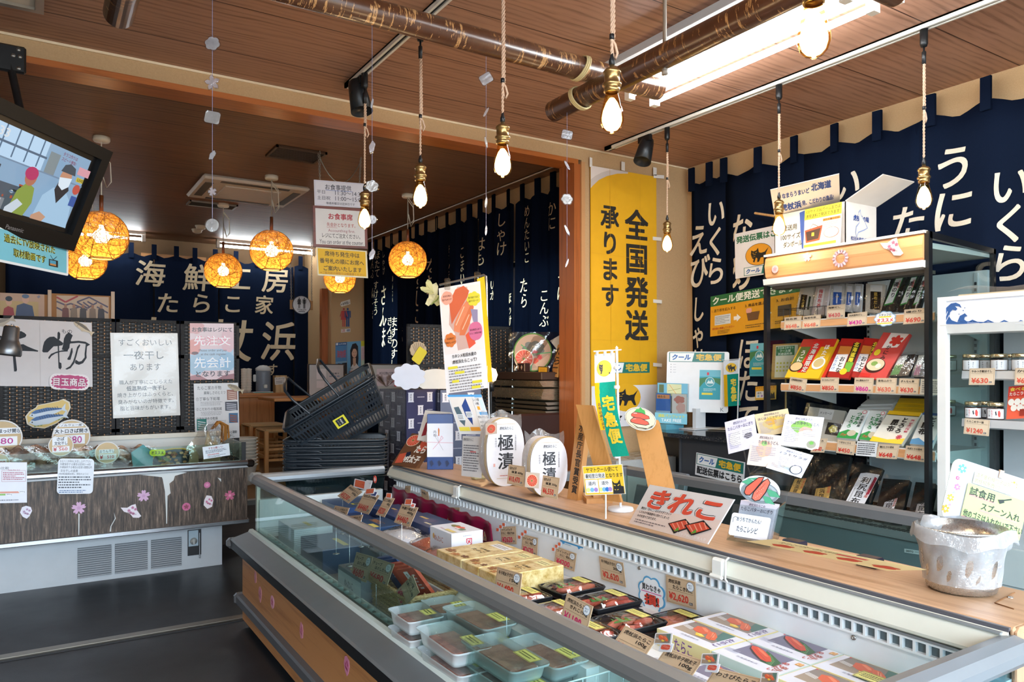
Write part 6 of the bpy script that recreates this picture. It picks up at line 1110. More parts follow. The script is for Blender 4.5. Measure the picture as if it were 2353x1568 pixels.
plainbox('second navy gift box farther along the maroon cloth',1.36,1.51,3.12,3.42,.525,.61,'#2e3f6c',[('r',30,22,24,5,'#c9ad72'),('p',blob(60,26,14,9,3,.1),'#5a5a7c')])
plainbox('dark blue gift box with white side band and orange lettering',1.20,1.345,3.0,3.2,.50,.60,'#1f3f66',[('t','虎杖浜たらこ',14,26,58,18,'#c98a44',.02),('r',58,52,38,12,'#d8cf70')],[('r',0,10,100,30,'#e0e4ec'),('r',14,14,8,20,'#2a4a86'),('s',30,20,50,8,1,'#8a94a8')],[('r',0,12,100,40,'#dfe3ea'),('r',18,18,9,26,'#2a4a86'),('s',36,26,50,10,1,'#8a94a8')])
plainbox('dark blue gift box with gold band at the far freezer end',1.20,1.35,3.25,3.55,.49,.575,'#22345e',[('r',10,30,50,6,'#c9ad52')]);plainbox('large dark blue carton in film at the far freezer end',1.25,1.5,3.5,3.8,.52,.60,'#25406e',[('r',64,30,12,26,'#d8cf3a'),('r',66,34,8,18,'#25304a')])
plainbox('low dark teal gift box seen through the glass at the far end',.99,1.15,3.0,3.3,.431,.535,'#1f3a54',[('r',40,12,50,8,'#c4b85a')],[('r',8,50,24,14,'#d9dde2'),('r',12,52,5,10,'#5a3a30')]);plainbox('low grey gift box with white brand side, seen through the glass',.985,1.12,2.56,2.80,.431,.52,'#7b8088',[('r',20,20,40,10,'#b8a886'),('r',36,40,40,10,'#c4b85a')],[('r',0,6,100,30,'#c9ccd0'),('t','めんたいこ',30,14,36,12,'#4a4a50',.02)]);plainbox('white low box behind the glass by the freezer corner',.99,1.17,3.4,3.66,.431,.545,'#b9c2c6',[('r',40,30,40,8,'#c4b85a')])
g=G();g.grid(lambda u,v:Vector((1.597-.012*math.sin(u*40)*(1-v*.5)-.02*max(0,u-.93)*14*v,3.70-1.06*u,.525+.125*v-.012*u*v+.004*math.sin(u*60)*v)),60,6,special('maroon satin',lambda n:n.base('#7d1238',.35,0,.6)));tag(g.build('maroon_cloth',solid=.003),'maroon fringed cloth lining the freezer inner wall','cloth')
def bag(label,px,py,z,w,h,col,cat='bag',ry=0.3,name='roe_bag'):
    c=P(px,py,Z=z);T=thing(name,label,cat,c);g=G();g.grid(lambda u,v:c+Vector(((u-.5)*w,(v-.5)*h,.03*math.sin(math.pi*u)*math.sin(math.pi*v)+.003)),8,8,m(col,.4));g.build('contents',T,solid=.01)
    g=G();g.grid(lambda u,v:c+Vector(((u-.5)*w*1.3,(v-.5)*h*1.25,.012+.036*math.sin(math.pi*u)*math.sin(math.pi*v)+.006*math.sin(13*u+9*v))),10,10,FILM());g.build('clear_film',T)
bag('clear bag of orange roe before the white gift box',988,1258,.56,.10,.16,'#d8785c');bag('clear bag with pink roe beside the gold boxes',1012,1285,.55,.10,.15,'#dba09a');bag('white foam pack in clear film under the marinated roe card',925,1238,.57,.16,.2,'#e8ecf4');bag('blue and white wrapped pack behind the freezer rail',900,1270,.52,.12,.18,'#aebdd4')
# wicker basket with tubes and pouches
wick=special('wicker',lambda n:(n.base(n.ramp(n.noise(n.gco((60,60,260)),2,3),[(.3,'#7d6440'),(.5,'#b89a68'),(.7,'#cdb384')]),.6),n.bump(n.noise(n.gco((90,90,300)),2,2),.9,.006)))
bx0,bx1,by0,by1=.99,1.17,2.17,2.50;T=thing('wicker_basket','low wicker basket of tubes and pouches seen through the glass','basket',((bx0+bx1)/2,(by0+by1)/2,.431));g=G()
for k in range(8):z=.44+.013*k;q=rrect(bx0+.012-.001*k,by0+.012-.001*k,bx1-.012+.001*k,by1-.012+.001*k,.02,3);q=q+q[:1];g.tube([(a+.0025*math.cos(i*2.1+k*math.pi),b+.0025*math.sin(i*2.1+k*math.pi),z)for i,(a,b)in enumerate(q)],.007,wick,6)
g.box(bx0+.01,bx1-.01,by0+.01,by1-.01,.432,.44,wick);g.build('woven_body',T);g=G();q=rrect(bx0,by0,bx1,by1,.025,4);q=q+q[:1];g.tube([(a,b,.545)for a,b in q],.010,wick,8)
for i in range(len(q)*0+56):
    a=i/56*(len(q)-1);k=int(a);p=Vector((*q[k],.545)).lerp(Vector((*q[min(k+1,len(q)-1)],.545)),a-k);g.tube([p+Vector((-.006,-.006,-.012)),p+Vector((-.004,.002,.011)),p+Vector((.008,.006,-.01))],.0035,wick,5)
g.build('rim',T)
for k,(y,lb,col,t2)in enumerate(((2.40,'navy roe tube leaning in the wicker basket, farther','#1f3d7a','n'),(2.36,'navy roe tube leaning in the wicker basket, nearer','#27467e','n'),(2.30,'orange-red roe pouch in the wicker basket, farther','#b8482c','r'),(2.26,'orange-red roe pouch in the wicker basket, middle','#c4583a','r'),(2.22,'orange-red roe pouch in the wicker basket, nearest','#b04a34','r'))):
    A=Vector((1.03,y+.07,.585));B=Vector((1.05,y-.0,.60));C_=Vector((1.06,y+.04,.455));it=[('r',30,10,24,44,'#e4e6ea'),('v','たら',42,16,17,'#22262e',.02),('s',64,20,20,60,5,'#d8dce2')]if t2=='r' else[('s',20,30,50,40,4,'#b9c4de'),('v','ほぐし',48,20,20,'#e0d8c0',.02)]
    card('roe_pouch',lb,'pouch',Vector((1.02,y+.11,.60)),Vector((1.04,y+.02,.625)),Vector((1.10,y+.06,.47)),(100,150),it,col=col,thick=.012,rough=.3,group='pouches in the wicker basket')
# translucent roe tubs
def tub():
    T=thing('roe_tub','','food tub',(0,0,0),0,'translucent tubs of roe');mk=milky('#dfeaec',.6);L,Wd,h=.125,.0575,.045;g=G()
    for k,(s,z)in enumerate(((.80,0),(.86,.012),(.93,h-.01),(1,h-.004),(1,h))):pass
    rings=[(.80,.001),(.84,.010),(.90,h-.008),(1.0,h-.005),(1.0,h)];n=None;vs=[];
    for s,z in rings:q=rrect(-Wd*s,-L*s,Wd*s,L*s,.018*s,4);n=len(q);vs+=[(a,b,z)for a,b in q]
    fs=[list(range(n))[::-1]]+[(r*n+i,r*n+(i+1)%n,(r+1)*n+(i+1)%n,(r+1)*n+i)for r in range(len(rings)-1)for i in range(n)];g.add(vs,fs,mk,True);g.build('tub',T)
    g=G();rc=special('cured roe',lambda n:n.base(n.ramp(n.noise(n.co(),30,3),[(.35,'#7a4a40'),(.6,'#a87464')]),.4))
    g.box(-Wd*.78,Wd*.78,-L*.74,L*.6,.004,h-.012,rc,bev=.008);g.build('roe',T)
    g=G();g.grid(lambda u,v:Vector(((u-.5)*2*Wd*.97,(v-.5)*2*L*.97,h+.009*min(1,5*min(u,1-u),7*min(v,1-v))+.002*math.sin(9*u+7*v))),10,12,haze('tub lid',.09));g.build('lid',T)
    f=fp(Vector((Wd*.6,-L*.35,h+.0115)),Vector((Wd*.6,-L*.92,h+.0095)),Vector((-Wd*.05,-L*.35,h+.0115)),62,24);paint(g:=G(),f,LAB);g.build('label',T);return T
TB=None
tubs=[(.955,2.04,.505,.64,0,'small clear roe tub beside the wicker basket'),(.955,2.04,.452,.64,.02,'clear roe tub under the small one by the wicker basket'),(1.08,2.08,.498,.64,-.06,'clear roe tub behind the small one, by the gold boxes'),(1.09,1.90,.513,1,.03,'clear roe tub on top of the rear pair in mid-glass'),(1.095,1.885,.458,1,.0,'clear roe tub under the rear pair top'),(.953,1.80,.505,1,-.02,'clear roe tub second from the wicker basket at the glass'),(.955,1.79,.452,1,.02,'clear roe tub below the second one at the glass'),(1.0,1.615,.515,1.06,.0,'large clear roe tub on top, nearest at the glass with yellow label'),(1.005,1.60,.460,1.06,.03,'clear roe tub in the middle of the nearest stack at the glass'),(.995,1.58,.440-.006,1.0,-.03,'clear roe tub at the bottom of the nearest stack'),(1.115,1.60,.50,.95,.05,'clear roe tub at the back of the nearest stack')]
for k,(x,y,z,s,a,lb)in enumerate(tubs):
    if k==9:continue
    if TB is None:TB=tub();o=TB
    else:o=dup(TB)
    o['label']=lb;o.matrix_basis=Matrix.Translation((x,y,z))@Matrix.Rotation(a,4,'Z')@Matrix.Diagonal((1,s,1,1))
for px,py,z,r,lb in((1452,1470,.565,.05,'clear ribbed round cup of roe by the plain roe card'),(1512,1532,.56,.05,'clear ribbed round cup of roe behind the spicy roe card'),(1585,1572,.55,.05,'clear ribbed round cup cut by the bottom edge')):
    c=P(px,py,Z=z);T=thing('round_cup',lb,'cup',c-Vector((0,0,.06)),0,'clear round cups of roe');prof=[(0,-.06),(r*.7,-.06)]
    for k in range(5):prof+=[(r*(.74+.05*k),-.055+.011*k),(r*(.78+.05*k),-.05+.011*k)]
    g=G();g.lathe(prof,glass('#eef2f6',1.8,.05),24,c);g.build('cup',T);g=G();g.lathe([(r*1.04,-.006),(r*1.06,0),(r*.98,.002),(r*.9,-.004),(0,-.004)],glass('#f2f4fa',2.2,.06,'cup lid',20,.1),28,c);g.build('lid',T);g=G();g.lathe([(0,-.05),(r*.66,-.05),(r*.78,-.02),(0,-.014)],m('#cf8468',.4),16,c);g.build('roe',T)
T=thing('wire_rack','white wire rack holding the round cups behind the glass','rack',(1.10,1.2,.431));g=G();ww=m('#dfe6e8',.35)
for z in(.455,.50,.535):q=rrect(.965,.98,1.20,1.42,.02,3);g.tube([(a,b,z)for a,b in q+q[:1]],.0022,ww,5)
for k in range(12):y=.99+.038*k;g.tube([(.965,y,.435),(.965,y,.537)],.0018,ww,5)
for k in range(6):x=.98+.04*k;g.tube([(x,1.42,.435),(x,1.42,.537)],.0018,ww,5)
g.build('wires',T)

# ================================================================== things on the wooden top of the freezer
ZT=.76
def cat(x,y,w,h,c='#1c1c1e',eye='#d8a418'):
    p=lambda l:[(x+a*w,y+b*h)for a,b in l]
    return[('p',p([(.08,.42),(.10,.12),(.22,.22),(.36,.18),(.46,.02),(.50,.34),(.62,.40),(.80,.36),(1.0,.10),(.86,.46),(.84,.62),(.92,.98),(.82,.98),(.70,.70),(.58,.72),(.50,.98),(.40,.98),(.42,.74),(.34,.66),(.26,.98),(.18,.92),(.24,.66),(.14,.58)]),c),('p',p([(.10,.50),(.14,.44),(.22,.52),(.32,.50),(.36,.66),(.26,.76),(.16,.70)]),c),('l',x+.16*w,y+.32*h,x+.24*w,y+.35*h,.025*w,eye),('l',x+.32*w,y+.33*h,x+.40*w,y+.29*h,.025*w,eye),('l',x+.18*w,y+.58*h,x+.22*w,y+.6*h,.02*w,eye),('l',x+.26*w,y+.6*h,x+.3*w,y+.57*h,.02*w,eye),('l',x+.2*w,y+.44*h,x+.34*w,y+.44*h,.018*w,eye)]
def coolsign(x,y,w,h):
    return[('r',x,y,w,h,'#1f6f66'),('p',[(x+w*.015,y+h*.06),(x+w*.46,y+h*.06),(x+w*.42,y+h*.94),(x+w*.015,y+h*.94)],'#e4e8ea'),('t','クール',x+w*.05,y+h*.2,w*.34,h*.6,'#2f62a8',.06,.12),('t','宅急便',x+w*.49,y+h*.14,w*.46,h*.72,'#d8b02c',.05)]
# tall poster stand
A,B,C_=qt((1008,663),(1103,646),(1026,905),3.66,3.60,3.64);W_=96;H_=245
T=thing('poster_stand','tall chrome poster stand with roe poster and yellow edge','poster stand',P(1075,1085,Z=ZT));f=fp(A,B,C_,W_,H_)
it=[('r',4,6,90,150,'#e8dcd8'),('p',[(24,30),(44,4),(66,8),(70,40),(66,90),(80,130),(62,148),(34,150),(30,110),(18,88)],'#c8a49a'),('p',[(24,88),(22,40),(38,10),(58,4),(70,18),(64,32)],'#c9603e'),('p',[(28,104),(30,88),(48,54),(66,36),(70,48),(60,74),(40,110)],'#d8825c'),('p',[(40,116),(44,96),(62,66),(72,46),(78,56),(66,92),(52,118)],'#cf7048'),('l',34,92,56,52,2,'#f0c0a4'),('l',48,104,66,72,2,'#eeb698'),('p',[(54,118),(66,108),(76,140),(60,150)],'#d8573c'),('p',[(70,60),(86,64),(84,96),(74,90)],'#8f86a4'),('p',blob(18,26,14,16,5,.08),'#e2a08c'),('t','虎浜近海は',9,19,19,5,'#5a2a24',.02),('t','粒がなめらか!',7,27,22,5,'#5a2a24',.02),('p',blob(79,38,16,17,7,.14),'#d8cc3c'),('t','茎で味わうほど',67,32,24,5,'#3a3a18',.02),('t','皮がうまーい!',67,40,22,5,'#3a3a18',.02),('p',blob(78,112,16,22,4,.06),'#cf6c90'),('t','添加物控えめで',65,106,25,5,'#4a1a2c',.02),('t','たらこ本来の味!',64,114,27,5,'#4a1a2c',.02),('p',blob(19,124,14,17,7,.14),'#d07438'),('t','低温熟成で',11,118,17,5,'#4a240e',.02),('t','旨味がしっかり!',7,127,24,5,'#4a240e',.02),('t','カネシメ松田水産の',20,158,56,9,'#2a2628',.03),('t','虎杖浜たらこって?',20,171,56,9,'#2a2628',.03),('s',10,186,78,58,9,'#8a8688')]+[('r',x,y,w,6,'#dccf3c')for x,y,w in((9,185,22),(24,198,22),(16,217,16),(62,224,22),(60,236,20))]
card('roe_poster','','',A,B,C_,(W_,H_),it,col='#e6e2e2',parent=T,thick=.001)
A2,B2,C2=qt((1028,908),(1106,907),(1056,998),3.62,3.58,3.56)
card('bag_price_sheet','','',A2,B2,C2,(80,92),[('r',0,0,80,5,'#4a94cc'),('r',62,0,18,60,'#5a9ed0'),('r',3,7,52,78,'#d8d2cc'),('p',[(6,30),(18,28),(24,60),(18,74),(10,62)],'#4a5f6a'),('p',[(26,26),(40,8),(44,44),(38,72),(28,50)],'#24407e'),('r',8,46,16,14,'#d8dce0'),('r',30,40,16,14,'#d8dce0'),('s',9,48,13,10,3,'#3a3a40'),('s',31,42,13,10,3,'#3a3a40'),('r',4,76,24,9,'#ddd04a'),('r',30,76,22,9,'#d8942c'),('r',56,7,24,34,'#d9d6d4'),('t','レジ袋',57,9,14,7,'#2a2a30',.02),('t','1枚',60,18,8,7,'#2a2a30',.02),('r',61,28,6,8,'#e0a030'),('p',[(70,12),(78,12),(79,38),(72,38)],'#c8d8e8'),('r',55,48,25,42,'#e0dedc'),('t','発泡スチロール',56,50,23,6,'#2a2a30',.02),('t','小サイズ',57,62,14,5,'#2a2a30',.02),('t','中サイズ',57,71,14,5,'#2a2a30',.02),('t','大サイズ',57,80,14,5,'#2a2a30',.02)],col='#d4d8da',parent=T,thick=.001)
g=G();g.prism([(89,-6),(106,-9),(106,232),(92,232)],f,-.006,-.003,m('#e2bb1c',.4));g.build('yellow_board',T)
chm=steel('#c9ccd0',.15);g=G();tp=P(1118,637,t=3.62);bt=P(1126,1060,t=3.62);bt.z=ZT+.012;g.tube([P(1010,655,t=3.7),P(1112,632,t=3.63),P(1117,636,t=3.62),tp+Vector((0,0,-.03)),bt],.0055,chm,8);g.box(bt.x-.09,bt.x+.08,bt.y-.07,bt.y+.07,ZT,ZT+.012,m('#d8dad8',.4),bev=.004);g.build('chrome_pole',T)
for px,py in((1028,652),(1097,637)):q=P(px,py,t=3.62);g=G();g.box(q.x-.014,q.x+.014,q.y-.008,q.y+.008,q.z-.03,q.z+.025,glass('#f0f0ee',1.8,.08),bev=.004);g.build('clear_clip',T)
q=P(1122,853,t=3.60);g=G();g.box(q.x-.012,q.x+.012,q.y-.01,q.y+.01,q.z-.025,q.z+.025,m('#e4e6e8',.4));g.build('pole_clip',T)
q=P(1128,862,t=4.6);T=thing('warm_spot_bulb','glowing warm bulb behind the poster stand pole','lamp',q);g=G();g.lathe([(0,-.045),(.03,-.035),(.042,0),(.03,.035),(0,.045)],m('#ffd8a0',em=8),18,q);g.build('bulb',T);g=G();g.lathe([(0,0),(.02,0),(.02,.06),(0,.06)],BLK,12,(q.x,q.y,q.z-.10));g.tube([(q.x,q.y,q.z-.1),(q.x+.02,q.y+.02,0.0)],.008,BLK,8);g.build('stand',T)
l=bpy.data.lights.new('warm glow','POINT');l.energy=6;l.color=(1,.66,.34);l.shadow_soft_size=.04;o=bpy.data.objects.new('warm_light',l);COL.objects.link(o);o.parent=T;o.location=(.0,0,.07)
# blossom spray clipped behind the stand
c=P(992,672,t=3.75);T=thing('flower_spray','pale yellow artificial blossom clipped behind the poster stand','flower',c);
for dx,dy,a,s in((-8,-22,.3,30),(4,-8,-.3,34),(10,14,.5,32),(-6,20,-.6,26),(-22,-14,1.2,22)):
    q=P(994+dx*.7,676+dy*.7,t=3.75);ff=lambda u,v,d:q+(Vector((CY,-SY,0))*(u*math.cos(a)-v*math.sin(a))+Vector((0,0,u*math.sin(a)+v*math.cos(a))))*(s*.62*3.75/FPX)-Vector((SY,CY,0))*(d+.01*v*v);g=G();g.prism([(-.3,-.9),(.25,-.9),(.48,-.1),(.3,.7),(0,1),(-.35,.7),(-.5,-.1)],ff,0,.002,m('#b5b27e' if a>0 else '#c4c09a',.6));g.build('petal',T)
g=G();g.tube([P(990,700,t=3.75),P(1004,690,t=3.74),P(1016,668,t=3.7)],.004,m('#8fa05a',.6),6);g.build('stem',T)
# leaning roe booklet, gift box with noshi, letter
def orange(cx,cy,r,c1='#d8533a',c2='#eba088'):return[('e',cx,cy,r,r,'#e0c9b0'),('e',cx,cy,r*.9,r*.9,c1)]+[('l',cx+r*.15*math.cos(a),cy+r*.15*math.sin(a),cx+r*.86*math.cos(a),cy+r*.86*math.sin(a),r*.05,c2)for a in(6.283*k/14 for k in range(14))]+[('p',flower(cx,cy,r*.16,5,.3),'#5a9040')]
A,B,C_=P(947,996,t=4.02),P(1004,1002,t=3.9),P(900,1068,Z=ZT+.004)
o=card('roe_box_lid','brown photo box lid with white roe lettering leaning by the gift box','box',A,B,C_,(58,84),[('r',0,0,58,84,'#6a4630')]+orange(14,18,15)+[('p',[(34,12),(52,10),(56,40),(38,44)],'#c8543c'),('t','ご飯に',36,6,20,14,'#ece6dc',.04),('t','たら',32,28,24,20,'#ece6dc',.05),('t','明太子',20,54,36,20,'#ece6dc',.05),('p',[(4,56),(18,50),(22,76),(6,80)],'#cc5a40'),('p',[(18,50),(26,46),(30,56),(22,62)],'#20263c')],col='#7a5236',thick=.02)
A,B,C_=P(977,943,t=3.98),P(1035,948,t=3.9),P(958,1012,t=3.95)
card('roe_box_lid','cream box lid with red label strip behind the navy gift box','box',A,B,C_,(60,72),[('v','たらこ',16,8,14,'#2a2428',.04),('p',[(10,30),(16,26),(18,58),(8,62)],'#8f2a34'),('s',24,20,24,40,5,'#b8504a')],col='#dcd8d2',thick=.02)
gx=P(1010,1080,Z=ZT);a0=math.radians(-30);M=Matrix.Translation((gx.x+.02,gx.y+.03,ZT))@Matrix.Rotation(a0,4,'Z');gw,gd,gh=.066,.03,.283
g=G();g.box(-gw,gw,-gd,gd,0,gh,m('#21407e',.25),M=M,bev=.002);o=tag(g.build('wrapped_gift'),'upright navy wrapped gift with white ceremonial paper','gift');f=fp(M@Vector((-gw,-gd-.0006,gh)),M@Vector((gw,-gd-.0006,gh)),M@Vector((-gw,-gd-.0006,0)),100,215)
paint(g:=G(),f,[('r',0,36,100,130,'#e2e4ec'),('v','内祝',30,62,13,'#3a3a44',.01),('p',[(44,52),(48,60),(47,84),(43,84),(42,60)],'#c23a30'),('l',45,58,45,80,1.6,'#d8b43a'),('l',0,108,100,112,1.8,'#d8a0ac')]+[('l',a,b,c_,d,1.6,col)for a,b,c_,d,col in((45,110,22,136,'#d89aa8'),(45,110,62,140,'#b4b4b8'),(45,110,30,84,'#b4b4b8'),(30,84,40,82,'#b4b4b8'),(40,82,45,110,'#b4b4b8'),(45,110,56,84,'#d89aa8'),(56,84,62,92,'#d89aa8'),(62,92,45,110,'#d89aa8'))]+[('p',[(10+30*k,184),(18+30*k,178),(26+30*k,192),(16+30*k,204)],'#16264e')for k in range(3)],d0=.0004);g.build('print',o)
A,B,C_=P(1063,1002,t=3.52),P(1109,1004,t=3.40),P(1060,1094,t=3.50);o=card('letter_sheet','white handwritten letter standing before the round white gifts','paper',A,B,C_,(48,98),[('t','虎杖浜たらこ',3,5,24,7,'#2a2a30',.01),('s',4,20,38,66,11,'#6a6a72'),('r',20,36,14,3,'#d87a7a')],col='#e2e2e4',thick=.0012)
q=P(1100,1101,Z=ZT);g=G();g.box(q.x-.03,q.x+.03,q.y-.02,q.y+.025,ZT,ZT+.02,m('#e2dcae',.4),bev=.005);g.box(q.x+.0,q.x+.03,q.y-.02,q.y-.005,ZT+.018,ZT+.045,m('#e2dcae',.4),bev=.003);g.build('card_clip',o)
# round white washi gifts
wash=special('washi paper',lambda n:(n.base(n.mix(n.noise(n.co(),30,4,.7),'#e6e4e8','#d4d2d6'),.7),n.bump(n.noise(n.co(),22,3),.35,.004)))
def round_gift(label,px,t,ytop,ybot,hw,name_,yen,depth,pic,seed):
    ct=P(px,ytop,t=t);cb=P(px,ybot,t=t);h=ct.z-ZT;r=hw*t/FPX;R=Vector((CY,-SY,0));N=Vector((SY,CY,0));ca,sa=math.cos(-.35),math.sin(-.35);R2=R*ca+N*sa*-1;N2=N*ca+R*sa;c=Vector((cb.x,cb.y,ZT));f3=lambda a,b,d:c+R2*a+Vector((0,0,b))+N2*d
    T=thing('round_gift',label,'gift',c,0,'round white roe gifts');pts=[(math.copysign(abs(math.cos(a))**.8,math.cos(a))*r,h*.5+math.copysign(abs(math.sin(a))**.8,math.sin(a))*h*.5)for a in(6.2832*k/40 for k in range(40))]
    g=G();g.prism(pts,f3,0,depth,wash);g.build('washi_body',T);g=G()
    for dd in(.014,.03):g.tube([f3(a*1.005,(b-h/2)*1.005+h/2,dd)for a,b in pts+pts[:1]],.0016,m('#b89a5c',.4,.4),5)
    g.build('gold_cord',T)
    f=fp(f3(-r,h,-.0006),f3(r,h,-.0006),f3(-r,0,-.0006),100,100*h/(2*r));hh=100*h/(2*r);paint(g:=G(),f,[('t','虎杖浜たらこ',34,hh*.12,36,8,'#2a2a2c',.02),('v','極漬',50,hh*.22,hh*.27,'#26262a',.02),('v','杉谷の子',24,hh*.28,6,'#4a4a4c'),('v','水産庁長官賞受賞',76,hh*.24,5,'#6a6a6c'),('r',26,hh*.08,50,.8,'#b89a5c'),('r',26,hh*.88,50,.8,'#b89a5c'),('r',17,hh*.66,5,8,'#d8a49a'),('s',34,hh*.83,36,4,1,'#c25a4a')]);g.build('print',T)
    g=G();g.grid(lambda u,v:f3((u-.5)*2.1*r,h*(.35+.72*v)+.012*math.sin(11*u+seed),depth*(.5+.75*math.sin(math.pi*u)*v)+.01*math.sin(17*u+8*v)),14,12,haze('washi film',.2));g.build('clear_bag',T)
    p0,p1,p2=pic;A=P(*p0,t=t-.14);B=P(*p1,t=t-.16);C_=P(*p2,t=t-.13);card('photo_tag','','',A,B,C_,(100,96),[('e',50,50,44,42,'#e0b8a0')]+orange(50,50,40),col='#c9b8a8',parent=T,thick=.001);return T
round_gift('large round white roe gift in washi paper, priced 10470',1162,3.29,962,1118,46,'極漬','',.11,((1116,974),(1142,971),(1116,1000)),1);round_gift('smaller round white roe gift in washi paper, priced 6550',1262,3.02,1006,1138,46,'極漬','',.10,((1208,1085),(1240,1088),(1206,1120)),2)
price('kraft card priced 10470 leaning on the large round gift',(1169,1067),(1207,1073),(1165,1112),(3.12,3.05,3.10),[('切れの子',.5),('極漬 600g',.8)],'¥10,470',False);price('kraft card priced 6550 leaning on the smaller round gift',(1248,1092),(1286,1099),(1242,1140),(2.88,2.82,2.86),[('切れの子',.5),('極漬 350g',.8)],'¥6,550',False)
# wooden award signs
OAK=wood('#c08a50','#b07c42','Z',1.2,.4)
def leaning(label,name,p,H_=None,items=(),th=.02,matl=OAK,cat_='sign',items_f=None):
    """slab given by four pixel/depth corners of its front face: tl, tr, bl"""
    A,B,C_=p;return card(name,label,cat_,A,B,C_,(100,H_ or 400),list(items),col=matl,thick=th)
b1=P(1302,1146,Z=ZT);tl=P(1326,935,t=b1.y*CY+b1.x*SY+.10);tr=P(1343,935,t=b1.y*CY+b1.x*SY+.08)
A=P(1329,935,t=3.05);B=P(1352,940,t=3.0);C_=P(1303,1146,Z=ZT)
o=leaning('tall wooden plaque with brushed award characters on the freezer top','award_plaque',(A,B,C_),700,[('v','水産庁長官賞受賞',60,120,66,'#22201e',.03,.9)],.025)
A=P(1323,930,t=2.84);B=P(1362,932,t=2.80);C_=P(1374,1085,t=2.74);Bq=P(1412,1085,t=2.70);T=thing('wooden_display_stand','leaning plain wooden board stand before the small delivery flag','stand',P(1375,1165,Z=ZT));g=G();Cc=P(1388,1152,Z=ZT+.02)
f=fp(A,B,A+(P(1386,1150,t=2.72)-A),100,500);g.prism([(0,0),(100,0),(100,500),(0,500)],f,-.018,0,OAK);g.build('back_board',T)
q=P(1372,1152,Z=ZT);g=G();M=Matrix.Translation((q.x,q.y,ZT))@Matrix.Rotation(-.5,4,'Z');g.box(-.05,.05,-.055,.04,0,.018,OAK,M=M);g.box(-.02,.012,-.03,.01,.018,.045,OAK,M=M);g.box(.036,.05,-.055,.05,.018,.06,OAK,M=M);g.build('base',T)
# small delivery flag
c=P(1426,1174,Z=ZT);T=thing('table_flag','small white, yellow and green delivery flag on a white pole','flag',c);wp=m('#e4e8ee',.35);tt=2.69;g=G();g.lathe([(0,0),(.045,0),(.047,.004),(.045,.012),(.01,.014),(0,.014)],wp,30,c);g.build('base',T)
top=P(1417,800,t=tt);g=G();g.tube([c+Vector((0,0,.01)),top],.0045,wp,10);g.lathe([(0,-.006),(.006,0),(0,.008)],wp,10,top);g.tube([P(1364,808,t=tt+.0),P(1428,804,t=tt)],.0025,wp,6);g.build('pole',T)
A,B,C_=qt((1366,815),(1413,811),(1368,1010),tt+.01,tt,tt+.0);H_=196;f=fp(A,B,C_,47,H_);g=G();fw=lambda a,b,d=0.0:f(a+b*.09*(b>90)*(b-90)/106,b,d+.004*math.sin(a*.12+b*.02));clo=lambda c_:cloth(c_,.2)
g.grid(lambda u,v:fw(47*u,66*v),6,6,clo('#e6e8ee'));g.grid(lambda u,v:fw(11*u,66+110*v),3,8,clo('#e2b21c'));g.grid(lambda u,v:fw(10+37*u+0*v,66+173*v,.0),6,14,clo('#1f9a82'));g.build('cloth',T)
paint(g:=G(),fw,[('e',22,34,17,19,'#e2b21c')]+cat(8,20,30,28)+[('v','宅急便',28,96,38,'#dfc02c',.05,.8),('v','お申込承ります',8,112,9,'#3a3410',.02)],d0=.0012);g.build('print',T)
for y in(845,890,970,1050):q=P(1418,y,t=tt-.004);g=G();g.box(q.x-.011,q.x+.009,q.y-.006,q.y+.006,q.z-.006,q.z+.006,wp,bev=.002);g.build('clip',T)
for x in(1372,1390,1406):q=P(x,812,t=tt);g=G();g.box(q.x-.004,q.x+.004,q.y-.003,q.y+.003,q.z-.008,q.z+.008,wp);g.build('loop',T)
# delivery notice card
A,B,C_=qt((1338,1072),(1430,1067),(1345,1139),2.62,2.56,2.60);circs=lambda xs,cs:[('e',x,55,4.6,5,c_)for x,c_ in zip(xs,cs)]
o=card('delivery_notice','yellow delivery notice card with a black cat in front of the wooden stand','sign',A,B,C_,(93,67),[('r',1.5,1.5,90,64,'#e2bb2c'),('t','ヤマトクール便にて',8,4,74,11,'#26241c',.02),('r',3,17,48,13,'#eef0f2'),('t','最短翌日発送',5,18.5,45,10,'#26241c',.03),('t','となります',53,19,38,9.5,'#26241c',.02),('r',4,32,29,30,'#eef0f2'),('r',35,32,30,30,'#eef0f2'),('t','道内',10,36,17,9,'#2c2f3a',.02),('t','道外',41,36,17,9,'#2c2f3a',.02)]+circs((9,18,27),('#d4dc8c','#7ab4dc','#a584c4'))+circs((39,46,53,60),('#d4dc8c','#7ab4dc','#2f74c4','#a584c4'))+[('p',[(66,66),(68,50),(66,36),(71,42),(78,42),(84,34),(85,48),(91,50),(91,66)],'#1e1f24'),('l',69,46,73,48,1.6,'#e2c23c'),('l',78,48,82,45,1.6,'#e2c23c'),('l',70,56,73,57.5,1.2,'#e2c23c'),('l',76,57.5,79,56,1.2,'#e2c23c')],col='#d8d4c4',thick=.002)
q=P(1392,1143,Z=ZT+.02);f=fp(A,B,C_,93,67);g=G();g.tube([f(46,60,-.004),f(46,70,-.006),(f(46,70,-.006).x,f(46,70,-.006).y,ZT)],.003,m('#e4e6e8',.3),6);g.build('support',o)
